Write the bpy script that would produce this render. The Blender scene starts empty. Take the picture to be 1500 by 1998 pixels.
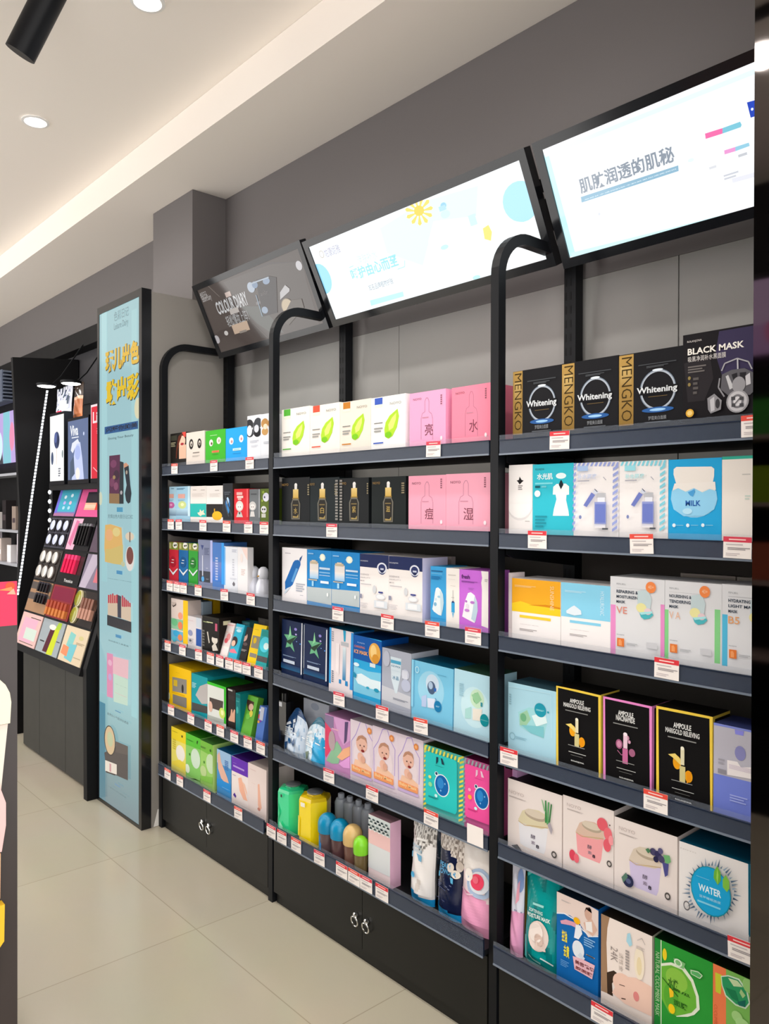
import bpy, bmesh, math, random
from mathutils import Vector, Matrix
random.seed(7)
C = bpy.context.scene.collection
S = bpy.context.scene
R = math.radians
# ------------------------------------------------------------------ camera, world, exposure, lamps
CAM_H = 1.61
def look(yaw, pitch, roll):
    c, s = math.cos, math.sin
    f = Vector((-s(yaw)*c(pitch), c(yaw)*c(pitch), s(pitch)))
    r = Vector((c(yaw), s(yaw), 0)); u = r.cross(f)
    r, u = r*c(roll)+u*s(roll), u*c(roll)-r*s(roll)
    return Matrix(((r.x, u.x, -f.x, 0), (r.y, u.y, -f.y, 0), (r.z, u.z, -f.z, CAM_H), (0, 0, 0, 1)))
cam = bpy.data.cameras.new('camera'); cam_ob = bpy.data.objects.new('camera', cam); C.objects.link(cam_ob)
cam.sensor_fit = 'VERTICAL'; cam.sensor_height = 36.0; cam.sensor_width = 27.0
cam.lens = 1530/1998*36; cam.clip_start = .02
cam_ob.matrix_world = look(.8426, -.006, .0023)
S.camera = cam_ob
S.view_settings.view_transform = 'Standard'; S.view_settings.look = 'None'
S.view_settings.gamma = 1; S.view_settings.use_curve_mapping = False
S.view_settings.exposure = .12
w = bpy.data.worlds.new('World'); S.world = w; w.use_nodes = True
w.node_tree.nodes['Background'].inputs[0].default_value = (1.0, .97, .94, 1)
w.node_tree.nodes['Background'].inputs[1].default_value = 2.75
LAMP_W = 40.0
# ------------------------------------------------------------------ colours and materials
def lin(h):
    if not isinstance(h, str): return h
    h = h.lstrip('#'); out = []
    for i in (0, 2, 4):
        v = int(h[i:i+2], 16)/255; out.append(v/12.92 if v <= .04045 else ((v+.055)/1.055)**2.4)
    return (out[0], out[1], out[2], 1.0)
_mats = {}
def mat(name, col, rough=.5, metal=0., spec=.5, alpha=1., trans=0., coat=0., bump=None):
    if name in _mats: return _mats[name]
    m = bpy.data.materials.new(name); m.use_nodes = True; nt = m.node_tree
    b = nt.nodes['Principled BSDF']
    b.inputs['Base Color'].default_value = lin(col); b.inputs['Roughness'].default_value = rough
    b.inputs['Metallic'].default_value = metal; b.inputs['Specular IOR Level'].default_value = spec
    b.inputs['Alpha'].default_value = alpha; b.inputs['Transmission Weight'].default_value = trans
    b.inputs['Coat Weight'].default_value = coat
    tc = nt.nodes.new('ShaderNodeTexCoord'); n = nt.nodes.new('ShaderNodeTexNoise')
    n.inputs['Scale'].default_value = bump[0] if bump else 9.0; n.inputs['Detail'].default_value = 3
    nt.links.new(tc.outputs['Object'], n.inputs['Vector'])
    if bump:
        bp = nt.nodes.new('ShaderNodeBump'); bp.inputs['Strength'].default_value = bump[1]; bp.inputs['Distance'].default_value = .002
        nt.links.new(n.outputs['Fac'], bp.inputs['Height']); nt.links.new(bp.outputs['Normal'], b.inputs['Normal'])
    else:
        mr = nt.nodes.new('ShaderNodeMapRange'); mr.inputs['To Min'].default_value = max(0, rough-.04); mr.inputs['To Max'].default_value = min(1, rough+.04)
        nt.links.new(n.outputs['Fac'], mr.inputs['Value']); nt.links.new(mr.outputs['Result'], b.inputs['Roughness'])
    _mats[name] = m; return m
def print_mat(name, rough, coat=0., spec=.4):
    m = mat(name, '#ffffff', rough, coat=coat, spec=spec); nt = m.node_tree
    a = nt.nodes.new('ShaderNodeAttribute'); a.attribute_name = 'Col'
    nt.links.new(a.outputs['Color'], nt.nodes['Principled BSDF'].inputs['Base Color']); return m
def glow_mat(name, strength, gloss=True):
    m = bpy.data.materials.new(name); m.use_nodes = True; nt = m.node_tree; b = nt.nodes['Principled BSDF']
    a = nt.nodes.new('ShaderNodeAttribute'); a.attribute_name = 'Col'
    b.inputs['Base Color'].default_value = (.01, .01, .012, 1); b.inputs['Roughness'].default_value = .12
    nt.links.new(a.outputs['Color'], b.inputs['Emission Color']); b.inputs['Emission Strength'].default_value = strength
    _mats[name] = m; return m
PRINT = print_mat('printed_card', .45, spec=.1); GLOSS = print_mat('printed_film', .22, .15, spec=.35); TICKET = print_mat('printed_ticket', .5)
SCREEN = glow_mat('lit_display', 1.08); DIMSCREEN = glow_mat('dim_display', .62); LIGHTBOX = glow_mat('backlit_poster', .8); SMALLBOX = glow_mat('small_backlit_poster', 1.05)
BLACK = mat('black_powder_coat', '#101216', .45, spec=.2); BLACKM = mat('black_matte', '#0e0e10', .6, spec=.2)
SHELF = mat('black_shelf_board', '#17181b', .5, spec=.25); RAIL = mat('slate_price_rail', '#1a2539', .35, spec=.22); RAILED = mat('rail_edge_plastic', '#737d8b', .3)
CLEAR = mat('clear_acrylic', '#aab4c4', .08, alpha=.09); CAB = mat('black_cabinet_laminate', '#1a1a18', .42, spec=.25)
CHROME = mat('chrome', '#d8d8d8', .15, metal=1.); BACKP = mat('charcoal_back_panel', '#57514d', .65, spec=.2)
WALLM = mat('grey_wall_paint', '#6a6666', .7, bump=(60, .05)); WALLG = mat('grey_wall_panel', '#93928f', .55, bump=(60, .03))
CEILM = mat('cream_ceiling_paint', '#f7f0e8', .8, bump=(40, .05)); WHITE = mat('white_plastic', '#eeeeec', .4)
BEZEL = mat('black_gloss_bezel', '#14161a', .16); GREYP = mat('grey_pillar_side', '#8f8b86', .5)
# ------------------------------------------------------------------ mesh building
class MB:
    def __init__(s): s.v = []; s.f = []; s.c = []; s.m = []
    def face(s, pts, col=(1, 1, 1, 1), mi=0):
        n = len(s.v); s.v += [tuple(p) for p in pts]; s.f.append(tuple(range(n, n+len(pts))))
        col = col if isinstance(col, list) else [lin(col)]*len(pts)
        s.c.append(col); s.m.append(mi)
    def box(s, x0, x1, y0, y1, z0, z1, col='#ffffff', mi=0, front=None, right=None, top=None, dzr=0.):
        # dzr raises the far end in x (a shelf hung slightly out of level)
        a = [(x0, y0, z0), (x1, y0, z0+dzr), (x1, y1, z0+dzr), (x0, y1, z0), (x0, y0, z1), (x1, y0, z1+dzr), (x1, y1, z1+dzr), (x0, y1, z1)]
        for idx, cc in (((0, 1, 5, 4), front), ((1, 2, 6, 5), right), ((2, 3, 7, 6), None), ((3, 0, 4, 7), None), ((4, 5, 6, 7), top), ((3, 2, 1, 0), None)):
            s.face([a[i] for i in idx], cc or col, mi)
    def quadstrip(s, ringA, ringB, col='#ffffff', mi=0, closed=True):
        n = len(ringA)
        for i in range(n if closed else n-1):
            j = (i+1) % n
            s.face([ringA[i], ringA[j], ringB[j], ringB[i]], col, mi)
    def lathe(s, prof, cx, cy, cz, n=20, cols=None, mis=None, caps=True, sx=1., sy=1., ph=0.):
        rings = [[(cx+sx*r*math.cos(ph+2*math.pi*k/n), cy+sy*r*math.sin(ph+2*math.pi*k/n), cz+z) for k in range(n)] for r, z in prof]
        for i in range(len(rings)-1):
            s.quadstrip(rings[i], rings[i+1], cols[i] if cols else '#ffffff', mis[i] if mis else 0)
        if caps:
            s.face(rings[0][::-1], cols[0] if cols else '#ffffff', mis[0] if mis else 0)
            s.face(rings[-1], cols[-1] if cols else '#ffffff', mis[-1] if mis else 0)
    def tube(s, pts, hw, hd=None, n=4, col='#ffffff', mi=0, up=(0, 0, 1), round_=False):
        # sweeps a square (or round) section along points
        hd = hd or hw; rings = []
        P = [Vector(p) for p in pts]
        for i, p in enumerate(P):
            t = ((P[min(i+1, len(P)-1)]-P[max(i-1, 0)])).normalized()
            a = Vector(up).cross(t)
            if a.length < 1e-4: a = Vector((1, 0, 0)).cross(t)
            a.normalize(); b = t.cross(a)
            if round_: rings.append([p+a*hw*math.cos(2*math.pi*k/n)+b*hd*math.sin(2*math.pi*k/n) for k in range(n)])
            else: rings.append([p+a*hw+b*hd, p-a*hw+b*hd, p-a*hw-b*hd, p+a*hw-b*hd])
        for i in range(len(rings)-1): s.quadstrip(rings[i], rings[i+1], col, mi)
        s.face(rings[0][::-1], col, mi); s.face(rings[-1], col, mi)
    def build(s, name, mats, parent=None, smooth=False, fix=True):
        me = bpy.data.meshes.new(name); me.from_pydata(s.v, [], s.f)
        at = me.color_attributes.new('Col', 'FLOAT_COLOR', 'CORNER')
        flat = [x for cs in s.c for cc in cs for x in cc]
        at.data.foreach_set('color', flat)
        me.polygons.foreach_set('material_index', s.m)
        for m in (mats if isinstance(mats, (list, tuple)) else [mats]): me.materials.append(m)
        if smooth:
            bm = bmesh.new(); bm.from_mesh(me); bmesh.ops.remove_doubles(bm, verts=bm.verts, dist=1e-5)
            for f in bm.faces: f.smooth = True
            for e in bm.edges: e.smooth = len(e.link_faces) == 2 and e.calc_face_angle(0) < R(40)
            bmesh.ops.recalc_face_normals(bm, faces=bm.faces); bm.to_mesh(me); bm.free()
        me.update()
        o = bpy.data.objects.new(name, me); C.objects.link(o); o.parent = parent
        return o
def tag(o, label, cat, group=None):
    o['label'] = label; o['category'] = cat
    if group: o['group'] = group
    return o
def thing(name, label, cat, loc=(0, 0, 0), group=None):
    o = bpy.data.objects.new(name, None); C.objects.link(o); o.location = loc; o.empty_display_size = .05
    return tag(o, label, cat, group)
def struct(o): o['kind'] = 'structure'; return o
# ------------------------------------------------------------------ printed artwork
_text = {}
def text_polys(t, off=0.):
    k = (t, off)
    if k not in _text:
        cu = bpy.data.curves.new('lettering', 'FONT'); cu.body = t; cu.resolution_u = 2; cu.offset = off
        ob = bpy.data.objects.new('lettering', cu); me = bpy.data.meshes.new_from_object(ob)
        xs = [v.co.x for v in me.vertices] or [0, 1]; ys = [v.co.y for v in me.vertices] or [0, 1]
        x0, x1, y0, y1 = min(xs), max(xs), min(ys), max(ys)
        _text[k] = [[((me.vertices[i].co.x-x0)/(x1-x0+1e-9), (me.vertices[i].co.y-y0)/(y1-y0+1e-9)) for i in p.vertices] for p in me.polygons]
        bpy.data.objects.remove(ob); bpy.data.curves.remove(cu); bpy.data.meshes.remove(me)
    return _text[k]
def clip(poly):
    for ax, lim, sg in ((0, 0., 1), (0, 1., -1), (1, 0., 1), (1, 1., -1)):
        out = []
        for i, p in enumerate(poly):
            q = poly[(i+1) % len(poly)]; a = sg*(p[ax]-lim); b = sg*(q[ax]-lim)
            if a >= 0: out.append(p)
            if (a >= 0) != (b >= 0):
                t = a/(a-b); out.append((p[0]+(q[0]-p[0])*t, p[1]+(q[1]-p[1])*t))
        poly = out
        if len(poly) < 3: return []
    return poly
def area(p): return sum(p[i][0]*p[(i+1) % len(p)][1]-p[(i+1) % len(p)][0]*p[i][1] for i in range(len(p)))
def tess(poly):
    # ear-free tessellation for concave outlines
    from mathutils.geometry import tessellate_polygon
    return [[poly[i] for i in t] for t in tessellate_polygon([[Vector((p[0], p[1], 0)) for p in poly]])]
def art_on(mb, art, mapper, w, h, mi=0, limit=True):
    """mapper(u, v, k) -> point; k counts layers of print lying on the face"""
    k = 0
    def put(poly, col, convex=True):
        poly = clip(poly) if limit else poly
        if len(poly) < 3: return
        for t in ([poly] if convex else tess(poly)):
            if area(t) < 0: t = t[::-1]
            mb.face([mapper(u, v, k) for u, v in t], col, mi)
    for e in art:
        k += 1; t = e[0]
        if t == 'r': put([(e[1], e[2]), (e[3], e[2]), (e[3], e[4]), (e[1], e[4])], e[5])
        elif t == 'g':
            lo, hi = lin(e[5]), lin(e[6]); u0, v0, u1, v1 = [min(1, max(0, x)) for x in e[1:5]]
            if u1 > u0 and v1 > v0: mb.face([mapper(u0, v0, k), mapper(u1, v0, k), mapper(u1, v1, k), mapper(u0, v1, k)], [lo, lo, hi, hi], mi)
        elif t == 'b':
            n = e[5]; u0, v0, u1, v1 = e[1:5]; wide = (u1-u0)*w >= (v1-v0)*h or n < 3
            for i in range(n):
                if n >= 5 and not wide:
                    a = v0+(v1-v0)*i/n; put([(u0, a), (u1, a), (u1, a+(v1-v0)/n*.6), (u0, a+(v1-v0)/n*.6)], e[6])
                else:
                    a = v1-(v1-v0)*(i+.8)/n; q = u0+(u1-u0)*(1., .8, .92, .7)[i % 4]
                    put([(u0, a), (q, a), (q, a+(v1-v0)/n*.55), (u0, a+(v1-v0)/n*.55)], e[6])
        elif t == 'e':
            n = 22; put([(e[1]+e[3]*math.cos(2*math.pi*i/n), e[2]+e[4]*math.sin(2*math.pi*i/n)) for i in range(n)], e[5])
        elif t == 'o':
            n = 36; q = 1-e[5]*2
            for i in range(n):
                a, b = 2*math.pi*i/n, 2*math.pi*(i+1)/n
                put([(e[1]+e[3]*math.cos(a)*q, e[2]+e[4]*math.sin(a)*q), (e[1]+e[3]*math.cos(a), e[2]+e[4]*math.sin(a)), (e[1]+e[3]*math.cos(b), e[2]+e[4]*math.sin(b)), (e[1]+e[3]*math.cos(b)*q, e[2]+e[4]*math.sin(b)*q)], e[6])
        elif t == 'p':
            q = e[1]; put([(q[i], q[i+1]) for i in range(0, len(q), 2)], e[2], len(q) <= 6)
        elif t == 'l':
            q = [(e[1][i]*w, e[1][i+1]*h) for i in range(0, len(e[1]), 2)]; hw = max(e[2]*(h if e[2] > .05 else 1), .0006)/2
            for a, b in zip(q[:-1], q[1:]):
                dx, dy = b[0]-a[0], b[1]-a[1]; L = math.hypot(dx, dy) or 1; nx, ny = -dy/L*hw, dx/L*hw
                put([((a[0]+nx)/w, (a[1]+ny)/h), ((b[0]+nx)/w, (b[1]+ny)/h), ((b[0]-nx)/w, (b[1]-ny)/h), ((a[0]-nx)/w, (a[1]-ny)/h)], e[3])
        elif t in ('t', 'T', 'B', 't90'):
            u0, v0, u1, v1 = e[2:6]
            if v0 > v1: v0, v1 = v1, v0
            for p in text_polys(e[1], {'t': .004, 'T': .025, 'B': .05, 't90': -.008}[t]):
                if t == 't90': q = [(u0+(u1-u0)*b, v1-(v1-v0)*a) for a, b in p]
                else: q = [(u0+(u1-u0)*a, v0+(v1-v0)*b) for a, b in p]
                put(q, e[6])
LAY = .00022
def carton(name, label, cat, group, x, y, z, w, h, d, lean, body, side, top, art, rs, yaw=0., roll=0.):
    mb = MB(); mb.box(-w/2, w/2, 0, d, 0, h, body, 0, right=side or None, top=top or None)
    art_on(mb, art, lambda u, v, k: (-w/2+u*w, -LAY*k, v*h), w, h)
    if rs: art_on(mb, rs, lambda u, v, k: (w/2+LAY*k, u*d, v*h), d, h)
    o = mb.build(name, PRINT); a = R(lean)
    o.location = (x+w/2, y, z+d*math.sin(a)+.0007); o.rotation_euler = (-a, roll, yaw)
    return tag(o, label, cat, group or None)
ITEMS = [
('mask_carton',"dark carton with a woman's portrait beside the cream carton with two printed eyes",'box','',1,1,-3.645,1.814,1.786,0.164,0.1875,0.12,0,'1d1a17',0,0,[('r',0.036,0.814,0.422,0.943,'3a3a30'),('r',0.56,0.313,1.001,0.672,'e8b79d'),('e',0.744,0.772,0.216,0.154,'e9bfa8'),('p',(0.525,0.911,0.744,0.977,1,0.995,1,0.884,0.744,0.913,0.581,0.739,0.471,0.546,0.423,0.336,0.353,0.338,0.401,0.606),'5c2a1c'),('e',0.765,0.695,0.108,0.034,'a5323a'),('p',(0.744,1.011,1,1.001,0.987,0.871,0.9,0.862),'d7473c'),('b',0.05,0.644,0.353,0.773,3,'8d8a70')],0),
('mask_carton','cream carton printed with two dark ringed eyes on the top shelf','box','',1,1,-3.479,1.814,1.786,0.1796,0.1811,0.12,0,'dfd5cb',0,0,[('e',0.278,0.685,0.119,0.137,'221d1b'),('e',0.725,0.681,0.11,0.129,'221d1b'),('e',0.29,0.69,0.066,0.074,'cfc6bd'),('e',0.737,0.692,0.058,0.067,'cfc6bd'),('e',0.302,0.672,0.03,0.034,'3a3432'),('e',0.749,0.674,0.029,0.034,'3a3432'),('b',0.38,0.431,0.732,0.471,1,'7b736c'),('b',0.35,0.341,0.761,0.383,2,'b5ada5')],0),
('mask_carton','bright green carton printed with a wide-eyed face','box','',1,1,-3.29,1.814,1.786,0.18,0.176,0.12,0,'3eb22a',0,0,[('e',0.285,0.676,0.099,0.09,'e9e6dc'),('e',0.677,0.713,0.107,0.089,'e9dfd8'),('e',0.313,0.657,0.039,0.037,'5a3f2a'),('e',0.688,0.707,0.043,0.039,'b5a79c'),('r',0.33,0.409,0.699,0.466,'c98b52'),('r',0.385,0.426,0.656,0.448,'e0543a'),('b',0.246,0.847,0.602,0.884,1,'9ad98c'),('b',0.358,0.354,0.657,0.373,1,'2c7a1e')],0),
('mask_carton','sky blue carton printed with a wide-eyed face','box','',1,1,-3.107,1.814,1.786,0.1784,0.1733,0.12,0,'1fa3ee',0,0,[('e',0.272,0.671,0.103,0.088,'f3f3f2'),('e',0.739,0.704,0.099,0.092,'f3f3f2'),('e',0.293,0.656,0.041,0.039,'c4888c'),('e',0.749,0.698,0.04,0.038,'c98a90'),('r',0.35,0.416,0.73,0.476,'cfe9dc'),('r',0.401,0.433,0.68,0.46,'8fd0e6'),('b',0.35,0.334,0.73,0.353,1,'1a78b8')],0),
('mask_carton','tall white carton with a black butterfly behind the sky blue one','box','',1,1,-2.926,1.814,1.786,0.1054,0.2151,0.08,0,'e6e9f0',0,0,[('e',0.141,0.822,0.31,0.108,'2b2c30'),('e',0.787,0.83,0.285,0.11,'3c3f45'),('e',0.223,0.658,0.276,0.086,'33353a'),('e',0.764,0.661,0.285,0.098,'1d1e22'),('e',0.182,0.702,0.196,0.108,'dfe4ec'),('e',0.708,0.727,0.175,0.077,'d4d9e2'),('r',0.443,0.638,0.539,0.852,'55585e'),('b',0.224,0.455,0.868,0.508,2,'b9bec8'),('b',0.306,0.369,0.829,0.411,2,'c6cad2')],0),
('mask_carton','tall white carton with a gold butterfly beside the black post','box','',1,1,-2.819,1.814,1.786,0.0742,0.2138,0.08,0,'e9ecf1',0,0,[('e',0.401,0.815,0.373,0.097,'b98a4e'),('e',0.424,0.656,0.329,0.076,'c79a5c'),('e',0.468,0.75,0.219,0.055,'ead9be'),('e',1.001,0.799,0.258,0.096,'b98a4e'),('b',0.293,0.408,1.058,0.461,2,'b9bec8')],0),
('wash_pack','pale blue pack with a magenta splash at the end of the second shelf','pack','',1,2,-3.657,1.814,1.515,0.0715,0.1946,0.08,0,'a9cfe2',0,0,[('e',0.271,0.527,0.507,0.082,'c0609b'),('e',0.271,0.534,0.188,0.027,'e3a6c6'),('r',-0.136,0.708,0.671,0.814,'d9a295'),('g',-0.311,0.262,1.003,0.446,'6d86a0','b7d8e8'),('b',0.269,0.937,0.736,0.967,1,'4e7791'),('b',-0.135,0.64,0.671,0.676,2,'86a9bd')],0),
('wash_pack','pale blue pack with a lime splash','pack','',1,2,-3.585,1.814,1.515,0.1455,0.1942,0.08,0,'9fcbe3',0,0,[('e',0.442,0.534,0.288,0.098,'c6d48b'),('e',0.455,0.543,0.113,0.04,'eaf0b8'),('r',0.155,0.699,0.642,0.81,'dfa79c'),('g',0.008,0.269,0.848,0.437,'7a96ae','b2d6e8'),('r',0.853,0.252,1.002,0.999,'c7e4f0'),('b',0.071,0.917,0.661,0.964,2,'4e7791'),('b',0.155,0.632,0.643,0.674,2,'86a9bd')],0),
('mask_carton','white carton with a turquoise lower part and a white splash','box','',1,2,-3.437,1.814,1.515,0.1534,0.1929,0.12,0,'e9e2dd',0,0,[('r',0.001,0.241,1.002,0.569,'23b5ae'),('p',(0.447,0.345,0.588,0.357,0.615,0.433,0.727,0.379,0.865,0.423,0.837,0.358,0.947,0.305,0.727,0.292,0.671,0.26,0.532,0.291),'e9dfc6'),('b',0.162,0.892,0.39,0.921,1,'b9aea8'),('b',0.67,0.886,0.918,0.915,1,'b9aea8'),('b',0.104,0.736,0.891,0.829,3,'dcd4ce')],0),
('mask_carton','white carton with a black lower part and a yellow dome','box','',1,2,-3.282,1.814,1.515,0.1498,0.1915,0.12,0,'eee9e5',0,0,[('r',0.001,0.247,1.002,0.561,'1f1c1b'),('e',0.658,0.28,0.297,0.11,'f2b51f'),('r',0.474,0.375,0.539,0.449,'d9a21c'),('b',0.538,0.87,0.779,0.903,1,'b5aca6'),('b',0.211,0.735,0.859,0.825,3,'e0d9d3')],0),
('mask_carton','tall slim black carton with a blue streak','box','',1,2,-3.132,1.814,1.515,0.0848,0.1998,0.09,0,'23262b','3a342e',0,[('e',0.498,0.532,0.235,0.149,'2f6fae'),('e',0.497,0.612,0.127,0.08,'b9d4ea'),('e',0.553,0.403,0.127,0.08,'3a86c4'),('p',(0.038,0.844,0.112,0.853,0.977,0.285,0.914,0.255),'3d4249'),('p',(0.039,0.643,0.094,0.663,0.662,0.264,0.59,0.253),'4a4f57'),('b',0.204,0.74,0.795,0.822,2,'565c66')],0),
('tin_case','red tin with a cartoon child drawing','tin','',1,2,-3.034,1.814,1.515,0.121,0.1737,0.07,0,'d8252f',0,0,[('e',0.371,0.566,0.255,0.135,'d9d3cd'),('e',0.371,0.544,0.182,0.081,'efe9e3'),('e',0.298,0.544,0.024,0.016,'3b3330'),('e',0.444,0.544,0.024,0.016,'3b3330'),('p',(0.28,0.42,0.493,0.421,0.615,0.288,0.157,0.284),'c9c3bd'),('p',(0.311,0.409,0.39,0.342,0.463,0.41),'2a2727'),('r',0.186,0.845,0.583,0.916,'f0b9b4'),('r',0.217,0.767,0.643,0.825,'f2c9c2'),('r',0.279,0.723,0.523,0.758,'f0b9b4'),('r',0.882,0.291,0.991,0.987,'ef5a60')],0),
('tin_case','grey tin with a cartoon child drawing','tin','',1,2,-2.909,1.814,1.515,0.0846,0.1705,0.07,0,'6d7276',0,0,[('e',0.304,0.577,0.331,0.116,'c6c4c2'),('e',0.304,0.555,0.232,0.071,'e2dfdc'),('e',0.212,0.555,0.033,0.016,'3b3330'),('e',0.387,0.555,0.033,0.016,'3b3330'),('p',(0.162,0.443,0.454,0.444,0.537,0.311,0.079,0.308),'d5d2cf'),('r',0.903,0.291,0.995,0.99,'a5aaae'),('b',0.16,0.854,0.699,0.902,1,'4b4f53')],0),
('tin_case','olive green tin with two cartoon pandas','tin','',1,2,-2.822,1.814,1.515,0.1021,0.1712,0.07,0,'5c6e22',0,0,[('e',0.413,0.792,0.236,0.109,'dcdcea'),('e',0.256,0.488,0.211,0.087,'d3d3d6'),('e',0.176,0.494,0.053,0.024,'2b2b2b'),('e',0.335,0.495,0.053,0.024,'2b2b2b'),('e',0.321,0.793,0.053,0.026,'4a4a66'),('r',0.103,0.293,0.415,0.389,'c9c9c0'),('e',0.234,0.913,0.093,0.035,'8ba33a'),('e',0.169,0.706,0.067,0.031,'93ab44')],0),
('mask_pack','red slim pack with an olive panda top on the third shelf','pack','',1,3,-3.657,1.814,1.213,0.0963,0.2205,0.07,0,'c22a3a',0,0,[('r',-0.067,0.831,1.001,1.002,'7d8a35'),('e',0.649,0.935,0.254,0.072,'e6e5dc'),('e',0.59,0.928,0.088,0.022,'3a3b34'),('e',0.767,0.939,0.078,0.02,'3a3b34'),('r',0.014,0.858,0.254,0.979,'b9b37c'),('e',0.414,0.559,0.335,0.121,'a11f30'),('r',0.315,0.593,0.552,0.607,'e7e7e0'),('r',0.235,0.53,0.533,0.545,'d9dde0'),('p',(-0.025,0.387,0.076,0.398,0.454,0.309,0.924,0.422,0.983,0.404,0.474,0.256),'d6dde2')],0),
('mask_pack','blue slim pack with an olive panda top on the third shelf','pack','',1,3,-3.555,1.814,1.213,0.0951,0.2215,0.07,0,'15629f',0,0,[('r',0,0.835,1.001,1.002,'7d8a35'),('e',0.696,0.937,0.247,0.07,'e6e5dc'),('e',0.639,0.93,0.086,0.021,'3a3b34'),('e',0.811,0.94,0.076,0.019,'3a3b34'),('r',0.078,0.862,0.312,0.98,'b9b37c'),('e',0.468,0.571,0.325,0.118,'0f4f86'),('r',0.371,0.603,0.602,0.617,'e7e7e0'),('r',0.294,0.542,0.583,0.557,'d9dde0'),('p',(0.041,0.403,0.139,0.413,0.507,0.327,0.964,0.436,1.021,0.419,0.527,0.274),'d6dde2')],0),
('mask_pack','green slim pack with an olive panda top on the third shelf','pack','',1,3,-3.455,1.814,1.213,0.0975,0.2217,0.07,0,'2f9a34',0,0,[('r',0,0.839,1.001,1.002,'7d8a35'),('e',0.653,0.937,0.232,0.069,'e6e5dc'),('e',0.6,0.931,0.081,0.021,'3a3b34'),('e',0.761,0.941,0.071,0.019,'3a3b34'),('r',0.073,0.864,0.293,0.98,'b9b37c'),('e',0.439,0.579,0.305,0.115,'1f6f28'),('r',0.348,0.61,0.565,0.625,'e7e7e0'),('r',0.276,0.551,0.547,0.565,'d9dde0'),('p',(0.039,0.414,0.13,0.425,0.476,0.34,0.905,0.447,0.958,0.43,0.494,0.289),'d6dde2')],0),
('mask_carton','tall grey-blue carton with a slim dropper drawing','box','',1,3,-3.362,1.814,1.213,0.1368,0.2416,0.1,0,'8088a6',0,0,[('r',0.856,0.19,1.003,1.001,'b5bbea'),('p',(0.207,0.899,0.406,0.893,0.301,0.801),'3d4a80'),('r',0.096,0.184,0.859,0.396,'3b3f48'),('r',0.301,0.302,0.371,0.697,'c3c8da'),('e',0.352,0.24,0.099,0.052,'59a9e3'),('b',0.455,0.71,0.791,0.856,5,'5f6788'),('b',0.579,0.451,0.713,0.464,1,'d5d8e6'),('b',0.58,0.241,0.793,0.258,2,'9aa0b0')],0),
('mask_carton','mid blue carton with pale vertical lettering','box','',1,3,-3.224,1.814,1.213,0.1022,0.2336,0.12,0,'4c7cc4',0,'1b6fb0',[('r',0.785,0.195,1.004,0.998,'3c9ff0'),('g',0.002,0.239,0.788,0.618,'3a78cf','6f83c0'),('b',0.263,0.264,0.477,0.729,9,'b5bfe0')],0),
('mask_carton','white carton with faint columns of grey print','box','',1,3,-3.12,1.814,1.213,0.1158,0.2191,0.04,0,'e3e7ef',0,0,[('r',0,0.203,0.097,0.986,'6fb6f2'),('b',0.585,0.889,0.943,0.953,3,'b7bccc'),('b',0.619,0.418,0.751,0.774,7,'c5c9d4'),('p',(0.621,0.251,0.719,0.3,0.816,0.258,0.771,0.212,0.686,0.208),'6d6a72'),('b',0.456,0.335,0.945,0.371,2,'c9cdd8')],0),
('mask_carton','white carton with a pale pink wash','box','',1,3,-3.003,1.814,1.213,0.0796,0.2202,0.03,0,'eceaec',0,0,[('p',(0.362,0.998,1.117,1.004,1.047,0.729,0.684,0.862),'f2d9d2'),('b',0.364,0.443,0.777,0.575,4,'d9c6c2'),('e',0.409,0.787,0.129,0.088,'f0e4e0')],0),
('hair_carton','tall cream carton with green and blue cloud print','box','',1,4,-3.636,1.814,0.915,0.1747,0.2386,0.07,0,'e3d3cb',0,0,[('p',(0.72,0.996,1,1.002,1.002,0.122,0.722,0.113),'f5c716'),('r',0.001,0.368,0.721,0.585,'8fc3a0'),('r',0.001,0.131,0.722,0.342,'6fb2d5'),('e',0.562,0.665,0.137,0.073,'f0a086'),('e',0.214,0.509,0.183,0.074,'6fbf8a'),('e',0.563,0.464,0.137,0.081,'e8825e'),('e',0.323,0.287,0.182,0.066,'3fa7d6'),('e',0.563,0.217,0.137,0.066,'e88a5a'),('e',0.198,0.155,0.13,0.056,'57c2d8'),('p',(0.05,0.923,0.294,0.921,0.268,0.846,0.104,0.844),'c9b9b0'),('p',(0.066,0.869,0.159,0.847,0.321,0.896,0.294,0.866,0.143,0.818),'4a3f3a')],0),
('hair_carton','clear pale blue carton behind the white and navy one','box','',1,4,-3.587,1.884,0.915,0.143,0.2296,0.05,0,'a7bccb',0,0,[('e',0.31,0.911,0.254,0.05,'7495ad'),('e',0.564,0.917,0.088,0.034,'2d4358'),('e',0.374,0.761,0.278,0.096,'d8dde2'),('e',0.721,0.802,0.211,0.114,'c3cdd6')],0),
('hair_carton','yellow carton standing at the back of the fourth shelf','box','',1,4,-3.568,1.954,0.915,0.0984,0.2331,0.04,0,'e0b010',0,0,[('e',0.414,0.937,0.218,0.05,'b98c0c'),('r',0.047,0.708,0.777,0.846,'d0a010')],0),
('hair_carton','small white carton with navy side and red lettering','box','',1,4,-3.472,1.814,0.915,0.1437,0.1684,0.05,0,'dcd6d8',0,0,[('r',0.641,0.204,1.014,0.689,'2b56a5'),('r',0.653,0.725,1.001,1.042,'c9d2de'),('r',0.082,0.872,0.452,0.876,'c23b5c'),('e',0.25,0.523,0.16,0.086,'8d93b5'),('b',0.082,0.219,0.484,0.378,4,'b9b3b6'),('e',0.251,0.307,0.074,0.036,'54585f')],0),
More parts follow.
